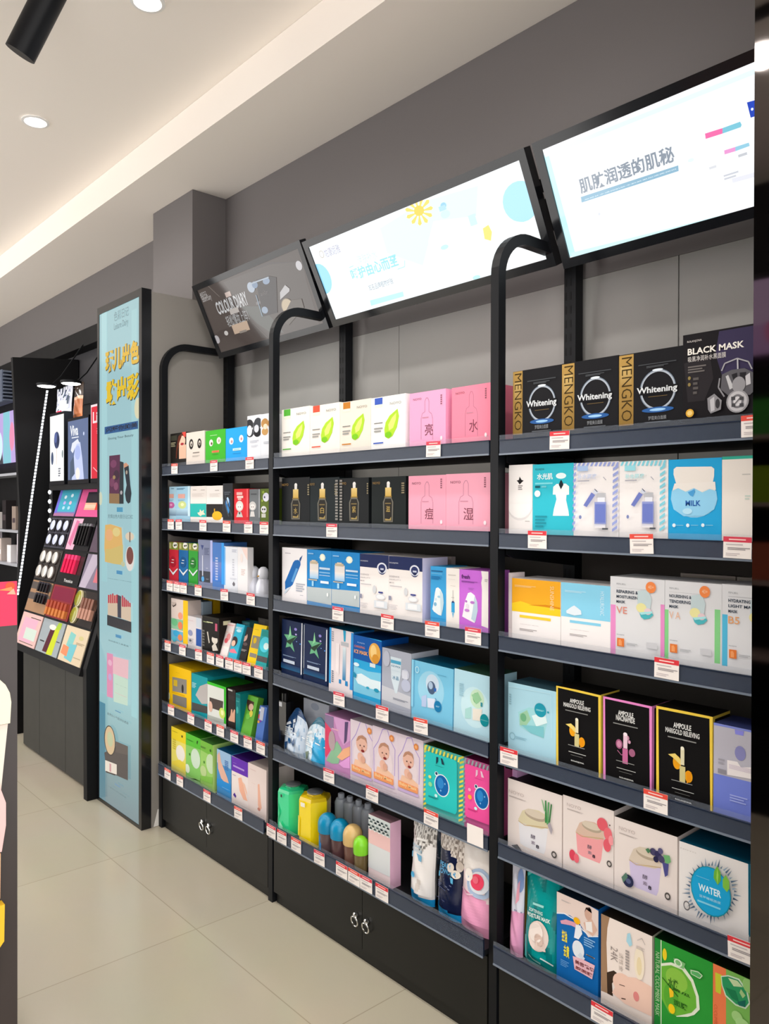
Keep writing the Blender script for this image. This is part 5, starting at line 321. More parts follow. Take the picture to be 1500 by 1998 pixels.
('mask_carton','cream carton with a white jar and green stalks','box','',3,5,-1.483,1.814,0.602,0.191,0.2083,0.12,0,'e8ddd8',0,'1c1a18',[('p',(0.206,0.456,0.759,0.503,0.714,0.187,0.683,0.119,0.332,0.12,0.241,0.14),'e3e2e6'),('p',(0.281,0.608,0.395,0.667,0.586,0.69,0.736,0.66,0.768,0.51,0.65,0.454,0.46,0.431,0.226,0.437,0.206,0.468),'d9cfae'),('e',0.523,0.602,0.194,0.066,'b3a490'),('e',0.517,0.624,0.182,0.052,'d6c9b6'),('l',(0.206,0.449,0.331,0.418,0.556,0.465,0.759,0.498),0.0022,'c9b083'),('t','酵',0.445,0.273,0.531,0.331,'6a6070'),('t','素',0.451,0.198,0.531,0.245,'8c8090'),('T','8',0.544,0.167,0.601,0.216,'3a3440'),('t','NOYO',0.024,0.8,0.316,0.847,'c6bab6'),('b',0.031,0.749,0.362,0.766,3,'a89e9c'),('e',0.874,0.175,0.048,0.046,'57524f'),('e',0.874,0.175,0.027,0.025,'c9c0bc'),('p',(0.711,0.863,0.735,0.87,0.749,0.57,0.712,0.56),'3f8a4c'),('p',(0.766,0.854,0.791,0.861,0.774,0.554,0.743,0.545),'5aa364'),('p',(0.818,0.845,0.84,0.839,0.804,0.586,0.78,0.579),'3a7a44'),('p',(0.648,0.871,0.673,0.854,0.727,0.704,0.696,0.719),'8dbb8a'),('p',(0.758,0.55,0.804,0.597,0.851,0.506,0.83,0.43),'a9a2aa'),('p',(0.084,0.07,0.201,0.117,0.284,0.057,0.268,-0.008,0.202,-0.016,0.168,0.046),'3a3230')],0),
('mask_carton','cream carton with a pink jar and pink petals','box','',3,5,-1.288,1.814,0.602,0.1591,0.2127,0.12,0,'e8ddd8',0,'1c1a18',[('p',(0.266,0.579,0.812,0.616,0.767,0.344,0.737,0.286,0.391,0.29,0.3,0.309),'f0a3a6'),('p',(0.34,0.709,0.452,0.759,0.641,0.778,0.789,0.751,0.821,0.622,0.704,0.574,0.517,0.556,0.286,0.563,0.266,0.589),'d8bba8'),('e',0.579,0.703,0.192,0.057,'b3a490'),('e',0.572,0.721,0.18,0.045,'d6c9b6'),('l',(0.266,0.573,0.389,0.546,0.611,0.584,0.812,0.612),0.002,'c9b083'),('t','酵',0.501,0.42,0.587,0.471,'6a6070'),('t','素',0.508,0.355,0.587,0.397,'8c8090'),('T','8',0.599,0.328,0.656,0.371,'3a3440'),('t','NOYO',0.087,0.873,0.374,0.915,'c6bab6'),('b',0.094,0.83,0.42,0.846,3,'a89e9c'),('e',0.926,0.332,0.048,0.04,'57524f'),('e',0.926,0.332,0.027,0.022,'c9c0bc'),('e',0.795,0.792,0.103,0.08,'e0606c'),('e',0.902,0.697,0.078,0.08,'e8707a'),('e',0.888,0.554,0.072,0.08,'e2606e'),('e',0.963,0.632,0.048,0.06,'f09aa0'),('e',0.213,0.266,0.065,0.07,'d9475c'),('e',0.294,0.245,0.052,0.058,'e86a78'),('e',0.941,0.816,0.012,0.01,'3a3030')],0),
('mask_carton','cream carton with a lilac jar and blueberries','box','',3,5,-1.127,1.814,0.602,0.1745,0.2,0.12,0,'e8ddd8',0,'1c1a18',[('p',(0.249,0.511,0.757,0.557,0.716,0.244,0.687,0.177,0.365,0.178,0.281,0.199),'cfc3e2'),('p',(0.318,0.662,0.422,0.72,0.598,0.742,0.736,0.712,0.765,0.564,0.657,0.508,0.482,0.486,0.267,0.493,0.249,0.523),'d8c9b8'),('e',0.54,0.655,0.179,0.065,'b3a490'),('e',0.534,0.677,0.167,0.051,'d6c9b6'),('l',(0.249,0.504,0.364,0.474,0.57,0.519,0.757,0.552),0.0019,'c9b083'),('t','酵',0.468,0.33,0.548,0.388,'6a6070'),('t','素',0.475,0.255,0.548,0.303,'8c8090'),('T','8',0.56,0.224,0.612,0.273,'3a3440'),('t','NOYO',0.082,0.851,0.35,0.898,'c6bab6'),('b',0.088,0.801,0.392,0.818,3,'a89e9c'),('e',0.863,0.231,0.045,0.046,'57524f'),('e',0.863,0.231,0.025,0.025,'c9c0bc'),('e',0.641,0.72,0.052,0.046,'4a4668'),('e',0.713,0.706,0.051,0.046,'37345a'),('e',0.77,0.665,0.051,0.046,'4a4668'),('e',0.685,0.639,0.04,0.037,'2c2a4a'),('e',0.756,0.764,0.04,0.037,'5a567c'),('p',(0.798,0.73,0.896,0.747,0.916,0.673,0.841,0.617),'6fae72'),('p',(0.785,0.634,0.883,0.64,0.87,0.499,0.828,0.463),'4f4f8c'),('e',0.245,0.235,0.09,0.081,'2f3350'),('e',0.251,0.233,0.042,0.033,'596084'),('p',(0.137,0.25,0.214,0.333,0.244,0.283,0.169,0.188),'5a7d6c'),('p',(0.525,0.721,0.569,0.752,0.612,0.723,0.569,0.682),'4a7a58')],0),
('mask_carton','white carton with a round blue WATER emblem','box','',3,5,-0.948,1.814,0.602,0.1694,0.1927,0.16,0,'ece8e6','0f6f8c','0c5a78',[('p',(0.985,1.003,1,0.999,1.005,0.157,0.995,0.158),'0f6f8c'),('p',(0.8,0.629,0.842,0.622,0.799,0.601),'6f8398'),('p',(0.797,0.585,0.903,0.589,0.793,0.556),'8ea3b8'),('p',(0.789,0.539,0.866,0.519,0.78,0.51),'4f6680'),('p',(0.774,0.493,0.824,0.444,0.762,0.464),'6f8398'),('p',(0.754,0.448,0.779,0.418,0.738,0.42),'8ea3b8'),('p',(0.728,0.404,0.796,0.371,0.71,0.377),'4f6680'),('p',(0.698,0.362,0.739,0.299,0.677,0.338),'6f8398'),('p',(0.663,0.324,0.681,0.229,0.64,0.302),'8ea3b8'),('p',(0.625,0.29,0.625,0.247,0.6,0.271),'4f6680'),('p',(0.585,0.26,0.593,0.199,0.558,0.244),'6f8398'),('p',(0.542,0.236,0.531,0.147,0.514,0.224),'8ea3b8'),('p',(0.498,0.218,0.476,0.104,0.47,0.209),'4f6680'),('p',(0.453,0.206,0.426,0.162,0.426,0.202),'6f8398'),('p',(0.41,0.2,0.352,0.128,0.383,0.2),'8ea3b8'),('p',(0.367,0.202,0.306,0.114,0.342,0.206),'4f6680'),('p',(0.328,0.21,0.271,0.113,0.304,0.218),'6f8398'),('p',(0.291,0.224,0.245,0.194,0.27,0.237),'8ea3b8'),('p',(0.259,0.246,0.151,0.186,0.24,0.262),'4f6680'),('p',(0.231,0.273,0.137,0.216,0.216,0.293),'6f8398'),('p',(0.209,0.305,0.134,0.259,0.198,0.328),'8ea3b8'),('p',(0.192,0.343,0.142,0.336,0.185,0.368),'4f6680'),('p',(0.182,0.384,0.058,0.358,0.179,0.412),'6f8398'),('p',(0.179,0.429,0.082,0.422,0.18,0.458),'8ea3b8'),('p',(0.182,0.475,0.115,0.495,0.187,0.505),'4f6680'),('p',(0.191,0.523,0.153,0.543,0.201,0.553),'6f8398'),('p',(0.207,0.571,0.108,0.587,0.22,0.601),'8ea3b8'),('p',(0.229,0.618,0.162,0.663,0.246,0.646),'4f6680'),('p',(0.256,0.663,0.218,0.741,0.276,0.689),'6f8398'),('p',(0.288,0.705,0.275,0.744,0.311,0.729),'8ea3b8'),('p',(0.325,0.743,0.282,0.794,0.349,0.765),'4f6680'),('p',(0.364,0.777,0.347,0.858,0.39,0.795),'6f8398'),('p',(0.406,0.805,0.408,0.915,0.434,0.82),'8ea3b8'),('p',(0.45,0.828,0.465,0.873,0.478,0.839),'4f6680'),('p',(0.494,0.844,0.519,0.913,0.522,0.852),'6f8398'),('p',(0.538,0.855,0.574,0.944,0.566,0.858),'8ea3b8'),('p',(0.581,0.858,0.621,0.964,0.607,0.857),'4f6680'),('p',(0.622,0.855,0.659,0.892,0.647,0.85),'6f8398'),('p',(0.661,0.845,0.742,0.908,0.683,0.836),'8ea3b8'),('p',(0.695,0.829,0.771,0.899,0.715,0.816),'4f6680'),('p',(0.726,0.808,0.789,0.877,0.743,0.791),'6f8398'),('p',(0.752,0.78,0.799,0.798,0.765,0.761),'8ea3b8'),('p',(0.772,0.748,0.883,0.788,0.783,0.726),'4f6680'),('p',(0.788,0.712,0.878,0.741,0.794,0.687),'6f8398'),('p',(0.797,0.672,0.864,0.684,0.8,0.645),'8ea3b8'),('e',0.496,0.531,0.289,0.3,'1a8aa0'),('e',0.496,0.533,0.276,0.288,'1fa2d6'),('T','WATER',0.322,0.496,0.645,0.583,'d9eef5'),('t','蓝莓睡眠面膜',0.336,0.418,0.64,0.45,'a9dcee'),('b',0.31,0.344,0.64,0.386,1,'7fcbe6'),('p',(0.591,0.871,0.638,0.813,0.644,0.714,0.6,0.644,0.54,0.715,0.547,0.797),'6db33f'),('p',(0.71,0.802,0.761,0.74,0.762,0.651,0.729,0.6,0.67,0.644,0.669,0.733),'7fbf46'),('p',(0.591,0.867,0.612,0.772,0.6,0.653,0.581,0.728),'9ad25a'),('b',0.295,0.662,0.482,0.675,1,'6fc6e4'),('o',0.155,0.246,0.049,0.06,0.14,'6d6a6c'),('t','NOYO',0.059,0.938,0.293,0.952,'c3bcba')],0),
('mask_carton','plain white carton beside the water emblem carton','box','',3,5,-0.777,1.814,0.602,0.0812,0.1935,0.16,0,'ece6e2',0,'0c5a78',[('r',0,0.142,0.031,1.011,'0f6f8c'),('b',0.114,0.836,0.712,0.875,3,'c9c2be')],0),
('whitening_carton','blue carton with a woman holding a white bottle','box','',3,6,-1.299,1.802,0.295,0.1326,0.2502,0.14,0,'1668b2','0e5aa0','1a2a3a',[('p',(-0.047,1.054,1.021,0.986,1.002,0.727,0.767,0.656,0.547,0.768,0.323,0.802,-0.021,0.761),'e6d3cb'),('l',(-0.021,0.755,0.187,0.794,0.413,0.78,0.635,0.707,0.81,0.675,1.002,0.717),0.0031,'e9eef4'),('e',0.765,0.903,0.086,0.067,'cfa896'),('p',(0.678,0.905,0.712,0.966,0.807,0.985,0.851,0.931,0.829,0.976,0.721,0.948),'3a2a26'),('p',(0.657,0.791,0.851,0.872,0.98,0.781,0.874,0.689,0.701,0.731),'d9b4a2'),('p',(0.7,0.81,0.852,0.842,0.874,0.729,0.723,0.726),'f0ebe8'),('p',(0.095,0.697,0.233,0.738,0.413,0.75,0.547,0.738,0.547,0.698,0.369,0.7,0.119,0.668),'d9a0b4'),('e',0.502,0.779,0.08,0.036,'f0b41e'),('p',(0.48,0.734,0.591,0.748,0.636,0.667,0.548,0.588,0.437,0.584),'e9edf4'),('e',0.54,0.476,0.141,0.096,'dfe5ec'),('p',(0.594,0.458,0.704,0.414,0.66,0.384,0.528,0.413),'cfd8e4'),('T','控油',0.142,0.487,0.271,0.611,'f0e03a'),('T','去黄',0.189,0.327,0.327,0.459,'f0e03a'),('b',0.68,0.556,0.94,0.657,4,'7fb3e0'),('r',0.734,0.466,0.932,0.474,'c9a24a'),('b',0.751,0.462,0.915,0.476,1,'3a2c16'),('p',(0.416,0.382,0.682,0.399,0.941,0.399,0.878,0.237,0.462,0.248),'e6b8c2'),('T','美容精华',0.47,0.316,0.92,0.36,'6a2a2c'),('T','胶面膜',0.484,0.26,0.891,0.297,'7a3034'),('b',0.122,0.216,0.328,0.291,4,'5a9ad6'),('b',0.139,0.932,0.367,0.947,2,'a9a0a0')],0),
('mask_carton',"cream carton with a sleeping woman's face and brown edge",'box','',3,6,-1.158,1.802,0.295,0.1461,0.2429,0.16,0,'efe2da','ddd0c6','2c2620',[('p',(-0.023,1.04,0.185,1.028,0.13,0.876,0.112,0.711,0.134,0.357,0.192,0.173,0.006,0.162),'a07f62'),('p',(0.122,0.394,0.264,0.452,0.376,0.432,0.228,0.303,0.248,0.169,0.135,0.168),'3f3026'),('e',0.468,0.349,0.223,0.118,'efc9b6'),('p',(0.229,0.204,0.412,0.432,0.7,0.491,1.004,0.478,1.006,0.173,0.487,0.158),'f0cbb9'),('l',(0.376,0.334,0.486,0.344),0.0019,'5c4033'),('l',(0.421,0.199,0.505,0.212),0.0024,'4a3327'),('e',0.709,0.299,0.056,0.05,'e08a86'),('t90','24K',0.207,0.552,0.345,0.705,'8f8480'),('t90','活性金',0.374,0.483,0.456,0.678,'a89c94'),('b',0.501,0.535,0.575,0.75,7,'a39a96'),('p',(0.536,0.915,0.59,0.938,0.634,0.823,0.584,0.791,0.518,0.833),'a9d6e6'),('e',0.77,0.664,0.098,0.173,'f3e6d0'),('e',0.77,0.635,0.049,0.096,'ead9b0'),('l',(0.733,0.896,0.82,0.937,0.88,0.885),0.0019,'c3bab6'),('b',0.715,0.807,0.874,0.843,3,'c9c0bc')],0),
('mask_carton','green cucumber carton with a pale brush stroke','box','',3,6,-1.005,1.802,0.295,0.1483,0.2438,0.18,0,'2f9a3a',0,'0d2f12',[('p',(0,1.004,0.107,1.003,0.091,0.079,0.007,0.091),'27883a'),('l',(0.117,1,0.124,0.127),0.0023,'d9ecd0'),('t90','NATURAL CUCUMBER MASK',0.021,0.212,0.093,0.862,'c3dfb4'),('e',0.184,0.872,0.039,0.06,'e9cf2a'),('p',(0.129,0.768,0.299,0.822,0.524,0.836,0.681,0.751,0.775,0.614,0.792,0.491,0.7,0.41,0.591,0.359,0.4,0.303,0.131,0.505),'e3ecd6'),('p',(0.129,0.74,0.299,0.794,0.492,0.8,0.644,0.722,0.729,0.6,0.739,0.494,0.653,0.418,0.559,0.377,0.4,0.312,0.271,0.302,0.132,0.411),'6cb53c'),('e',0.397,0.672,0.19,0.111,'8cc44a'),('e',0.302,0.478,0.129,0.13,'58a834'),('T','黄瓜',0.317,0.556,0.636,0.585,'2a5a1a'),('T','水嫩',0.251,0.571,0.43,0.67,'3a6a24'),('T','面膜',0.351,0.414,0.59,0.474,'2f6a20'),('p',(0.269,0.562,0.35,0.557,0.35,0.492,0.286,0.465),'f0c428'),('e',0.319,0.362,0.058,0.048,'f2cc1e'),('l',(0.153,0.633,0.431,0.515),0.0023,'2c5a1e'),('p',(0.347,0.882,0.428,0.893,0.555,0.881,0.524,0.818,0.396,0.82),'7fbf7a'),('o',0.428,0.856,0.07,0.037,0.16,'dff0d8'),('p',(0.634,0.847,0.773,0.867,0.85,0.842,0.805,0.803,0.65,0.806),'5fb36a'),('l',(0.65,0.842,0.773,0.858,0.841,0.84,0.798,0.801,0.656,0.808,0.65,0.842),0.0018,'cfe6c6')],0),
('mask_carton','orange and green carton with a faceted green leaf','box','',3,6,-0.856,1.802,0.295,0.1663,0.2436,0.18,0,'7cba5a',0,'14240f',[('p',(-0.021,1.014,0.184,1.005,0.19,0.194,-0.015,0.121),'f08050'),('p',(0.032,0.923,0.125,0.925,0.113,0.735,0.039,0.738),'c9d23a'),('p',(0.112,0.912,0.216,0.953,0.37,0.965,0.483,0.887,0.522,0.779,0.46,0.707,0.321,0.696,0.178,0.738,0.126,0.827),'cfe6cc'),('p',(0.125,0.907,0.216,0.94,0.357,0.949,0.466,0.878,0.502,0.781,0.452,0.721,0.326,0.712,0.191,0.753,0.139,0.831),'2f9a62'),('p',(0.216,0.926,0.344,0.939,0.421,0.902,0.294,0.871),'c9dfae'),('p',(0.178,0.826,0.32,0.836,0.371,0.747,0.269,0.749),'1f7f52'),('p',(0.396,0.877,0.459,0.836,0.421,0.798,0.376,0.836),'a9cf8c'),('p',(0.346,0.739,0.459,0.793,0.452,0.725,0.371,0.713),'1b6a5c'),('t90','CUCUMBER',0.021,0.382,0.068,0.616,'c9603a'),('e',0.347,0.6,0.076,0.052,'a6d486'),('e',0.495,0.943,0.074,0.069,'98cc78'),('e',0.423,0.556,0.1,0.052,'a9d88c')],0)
]
SHAPED = [('penguin',1,3,-2.943,1.856,1.213,0.0949,0.1399,'white penguin-shaped bottle beside the pale pink carton'),
('penguin',1,3,-2.864,1.856,1.213,0.0854,0.1399,'white penguin-shaped bottle beside the black post'),
('bagblue',2,5,-2.601,1.814,0.606,0.1625,0.1895,'white and navy rounded pouch at the end of the fifth shelf'),
('bagcyan',2,5,-2.443,1.804,0.606,0.1614,0.185,'white and cyan rounded pouch beside the rainbow carton'),
('tallbottle',2,5,-2.725,1.874,0.606,0.0722,0.2253,'black bottle with a white label behind the rounded pouches'),
('hexjar',2,6,-2.608,1.834,0.296,0.1633,0.1956,'green translucent six-sided jar with a grey lid'),
('hexjar',2,6,-2.45,1.834,0.296,0.1657,0.2054,'yellow six-sided jar with a grey lid'),
('dome',2,6,-2.404,1.847,0.296,0.1167,0.1416,'blue domed bottle with a blue hand print'),
('dome',2,6,-2.323,1.842,0.296,0.1161,0.1421,'blue domed bottle beside the beige domed one'),
('dome',2,6,-2.242,1.842,0.296,0.11,0.1459,'beige domed bottle between the blue and the lime ones'),
('dome',2,6,-2.179,1.847,0.296,0.0926,0.1394,'lime green domed bottle beside the patterned carton'),
('clear',2,6,-2.482,1.982,0.296,0.0532,0.1556,'clear plastic bottle standing behind the domed bottles,nearest the yellow jar'),
('clear',2,6,-2.427,1.982,0.296,0.0518,0.1576,'clear plastic bottle behind the second blue domed bottle'),
('clear',2,6,-2.372,1.982,0.296,0.052,0.159,'clear plastic bottle behind the beige domed bottle'),
('clear',2,6,-2.316,1.982,0.296,0.053,0.1607,'clear plastic bottle behind the patterned carton'),
('pearl',2,6,-1.86,1.802,0.296,0.109,0.2898,'white pouch with silver crystals and a blue foot'),
('pearlnavy',2,6,-1.729,1.799,0.296,0.11,0.2876,'navy pouch lettered PEARL POWDER'),
('plainnavy',2,6,-1.711,1.872,0.296,0.0695,0.2426,'navy pouch with a blue foot behind the pink one'),
('greypouch',2,6,-1.859,1.882,0.296,0.0776,0.2425,'grey-blue pouch standing between the white and navy pouches'),
('pinkpouch',2,6,-1.582,1.799,0.296,0.1439,0.2827,'pink pouch with a red fruit print beside the black post'),
('pinkback',3,6,-1.476,1.802,0.295,0.0683,0.2749,'pink and white pouch half hidden behind the post'),
('teal',3,6,-1.371,1.802,0.295,0.1274,0.292,'teal pouch showing a pale swirl of cream'),
('olive',3,6,-1.474,1.872,0.295,0.0737,0.2145,'olive carton edge behind the teal pouch')]
TAGS = [(1,1,-3.528,0.074),(1,1,-3.147,0.078),(1,1,-2.847,0.072),(1,2,-3.566,0.077),(1,2,-3.481,0.081),(1,2,-3.246,0.076),(1,2,-3.035,0.074),(1,2,-2.857,0.071),(1,2,-2.736,0.064),(1,3,-3.576,0.071),(1,3,-3.504,0.069),(1,3,-3.434,0.068),(1,3,-3.29,0.072),(1,3,-3.053,0.073),(1,3,-2.838,0.073),(1,4,-3.597,0.076),(1,4,-3.445,0.075),(1,4,-3.285,0.075),(1,4,-3.176,0.077),(1,4,-3.093,0.078),(1,4,-3.012,0.071),(1,4,-2.94,0.07),(1,4,-2.869,0.069),(1,4,-2.777,0.074),(1,5,-3.561,0.071),(1,5,-3.36,0.07),(1,5,-3.196,0.073),(1,5,-3.087,0.072),(1,5,-2.968,0.072),(1,5,-2.858,0.071),(1,5,-2.76,0.07),(1,6,-3.558,0.075),(1,6,-3.43,0.072),(1,6,-3.17,0.074),(1,6,-2.901,0.072),(2,1,-1.76,0.067),(2,2,-2.284,0.071),(2,3,-2.247,0.069),(2,3,-1.977,0.068),(2,3,-1.762,0.068),(2,3,-1.589,0.068),(2,4,-2.239,0.07),(2,4,-2.002,0.07),(2,4,-1.813,0.068),(2,5,-2.298,0.069),(2,5,-2.054,0.07),(2,5,-1.766,0.069),(2,5,-1.578,0.067),(2,6,-2.651,0.07),(2,6,-2.575,0.074),(2,6,-2.478,0.069),(2,6,-2.329,0.069),(2,6,-2.197,0.067),(2,6,-2.128,0.066),(2,6,-2.061,0.066),(2,6,-1.979,0.069),(3,1,-1.278,0.07),(3,1,-0.753,0.046),(3,2,-1.351,0.068),(3,2,-1.03,0.068),(3,2,-0.793,0.056),(3,3,-0.963,0.066),(3,4,-1.449,0.072),(3,4,-0.99,0.067),(3,5,-0.777,0.058),(3,6,-1.126,0.067)]
SCREEN_ART = {'s1': [('r',0.101,-0.384,1.091,1.652,'5a4f49'),('p',(0.551,0.993,0.739,0.983,0.99,0.825,0.968,0.722,0.796,0.635,0.696,0.799),'57504f'),('p',(0.284,0.967,0.732,0.952,0.992,0.833,0.976,0.565,0.961,-0.012,0.621,-0.037,0.444,0.042),'635b56'),('p',(0.365,0.56,0.545,0.466,0.597,0.273,0.658,0.021,0.532,0.098,0.448,0.27),'6d6f6a'),('l',(0.125,1,0.197,0.795),0.002,'a99f96'),('l',(0.414,0.287,0.5,0.017),0.002,'8f8780'),('l',(0.509,0.522,0.633,0.53),0.012,'8d8787'),('t','色彩日记',0.01,0.845,0.079,0.956,'d3cfcc'),('t','Leisure Dairy',0.015,0.778,0.114,0.894,'cfcac8'),('r',0.258,0.748,0.314,0.819,'e6cfc4'),('T','COLOUR DIARY',0.125,0.544,0.447,0.741,'e9e9ea'),('r',0.241,0.493,0.332,0.571,'d9d0c9'),('t','轻松懂妆上阵！',0.176,0.331,0.402,0.497,'c9c9c9'),('r',0.208,0.203,0.37,0.342,'e0c4ab'),('b',0.263,0.18,0.336,0.237,1,'a59a8f'),('e',0.961,0.797,0.024,0.062,'e6e3e6'),('e',0.938,0.143,0.015,0.035,'d9d3cc'),('e',0.129,0.259,0.02,0.036,'e6e0da'),('e',0.012,0.209,0.026,0.066,'d0cacc'),('p',(0.584,0.829,0.7,0.814,0.757,0.762,0.665,0.312,0.536,0.322,0.559,0.625),'3f3b3c'),('e',0.517,0.758,0.033,0.074,'c9d6e6'),('e',0.558,0.772,0.026,0.048,'8ea6c4'),('e',0.665,0.764,0.031,0.044,'9fb4d0'),('e',0.566,0.4,0.028,0.049,'a9bcd2'),('l',(0.529,0.806,0.696,0.799),0.006,'c3d0de'),('l',(0.537,0.637,0.525,0.328),0.006,'9fb6c9'),('t','Leisure Dairy',0.58,0.584,0.646,0.65,'9c9694'),('p',(0.745,0.558,0.806,0.629,0.831,0.562,0.824,0.531,0.726,0.465),'d9d6d6'),('e',0.766,0.347,0.048,0.111,'e3cfae'),('o',0.766,0.347,0.05,0.114,0.05,'b9a98f'),('p',(0.675,0.198,0.814,0.414,0.896,0.387,0.892,0.268,0.722,0.102),'6f675f')],'s2': [('p',(0.009,1.054,0.987,0.918,0.981,-0.057,0.005,-0.024),'f4fdff'),('p',(0.388,0.888,0.608,0.984,0.834,0.922,0.791,0.607,0.621,0.711,0.522,0.321,0.382,0.59),'d6f3fb'),('p',(0.626,0.747,0.848,0.609,0.821,0.329,0.576,0.548),'fdfdfd'),('e',0.003,0.564,0.055,0.205,'8fd2f0'),('e',0.964,0.623,0.063,0.201,'a6dcfb'),('p',(0.897,0.515,0.927,0.458,0.973,0.396,0.981,-0.057,0.84,-0.03),'fdfdfd'),('p',(0.587,0.898,0.635,0.91,0.642,0.885,0.633,0.866),'ffd257'),('p',(0.586,0.891,0.628,0.834,0.628,0.802,0.617,0.8),'ffd257'),('p',(0.583,0.886,0.606,0.781,0.6,0.752,0.589,0.768),'ffd257'),('p',(0.579,0.887,0.576,0.767,0.565,0.752,0.559,0.78),'ffd257'),('p',(0.576,0.891,0.548,0.8,0.535,0.802,0.536,0.835),'ffd257'),('p',(0.575,0.899,0.53,0.868,0.52,0.888,0.527,0.914),'ffd257'),('p',(0.575,0.908,0.529,0.95,0.525,0.98,0.536,0.991),'ffd257'),('p',(0.577,0.914,0.545,1.018,0.548,1.049,0.56,1.042),'ffd257'),('p',(0.581,0.917,0.573,1.051,0.581,1.073,0.59,1.05),'ffd257'),('p',(0.584,0.914,0.602,1.04,0.614,1.046,0.617,1.015),'ffd257'),('p',(0.586,0.907,0.626,0.988,0.637,0.976,0.633,0.947),'ffd257'),('e',0.582,0.91,0.022,0.057,'ffc93a'),('p',(0.807,0.496,0.831,0.513,0.836,0.431,0.823,0.347,0.802,0.385),'ffd96a'),('t','帕康妮雅',0.072,0.793,0.161,0.908,'a3a0b8'),('o',0.055,0.859,0.013,0.05,0.12,'b9b3a8'),('t','海肤补水',0.229,0.566,0.332,0.685,'c3ecf4'),('T','呵护由心而至',0.171,0.404,0.419,0.557,'8fd6dd'),('l',(0.175,0.582,0.2,0.585),0.003,'9fdce2'),('l',(0.406,0.372,0.442,0.375,0.452,0.443),0.003,'9fdce2'),('t','知名品牌植物护肤',0.237,0.223,0.367,0.3,'8d9aa6'),('p',(0.221,0.111,0.396,0.1,0.393,0.041,0.218,0.042),'b9e9ee'),('e',0.686,0.866,0.012,0.031,'8fc6e6'),('r',0.665,0.816,0.693,0.868,'a9d4ee'),('e',0.682,0.772,0.018,0.042,'c6ecf6'),('r',0.766,0.557,0.794,0.671,'c3eef4'),('e',0.639,0.44,0.017,0.026,'b9e0f0'),('e',0.728,0.018,0.016,0.023,'b9e9ee'),('e',0.701,0.436,0.027,0.054,'eefafd')],'s3': [('p',(-0.001,0.959,0.852,0.947,0.777,-0.083,0.007,0.001),'fbfdff'),('l',(0.002,0.95,0.008,0.008),0.03,'c3f3fb'),('l',(0.009,0.011,0.78,-0.041),0.02,'d0f6fb'),('l',(0.002,0.95,0.851,0.937),0.012,'e0f8fc'),('T','肌肤润透的肌秘',0.117,0.516,0.502,0.651,'8d97a3'),('p',(0.112,0.496,0.509,0.482,0.506,0.438,0.11,0.447),'8fb6cc'),('t','层层补水透润肌肤令肌肤更加透亮润白',0.125,0.457,0.498,0.466,'e6f3f8'),('p',(0.619,0.645,0.678,0.639,0.675,0.6,0.618,0.605),'ee6fa9'),('p',(0.678,0.639,0.736,0.639,0.739,0.613,0.735,0.599,0.675,0.6),'7cc3d6'),('p',(0.67,0.476,0.707,0.474,0.705,0.443,0.669,0.446),'e79ad0'),('p',(0.707,0.474,0.751,0.472,0.752,0.446,0.705,0.443),'93c9de'),('t','ROLANJONA',0.651,0.696,0.702,0.7,'c9ccd2'),('t','ROLANJONA',0.686,0.511,0.726,0.509,'c9ccd2'),('b',0.711,0.383,0.74,0.42,1,'c3c6cc'),('b',0.653,0.254,0.703,0.303,2,'c9ccd4'),('p',(0.677,0.254,0.801,0.243,0.798,0.209,0.678,0.219),'e3e4ec'),('b',0.611,0.365,0.636,0.399,1,'d9dbe0'),('p',(0.767,0.753,0.837,0.738,0.829,0.631,0.77,0.64),'2a49b8'),('e',0.779,0.694,0.004,0.01,'e6eefc'),('e',0.556,0.488,0.011,0.014,'e0f3f6'),('e',0.172,0.304,0.005,0.013,'d6dbe2')]}
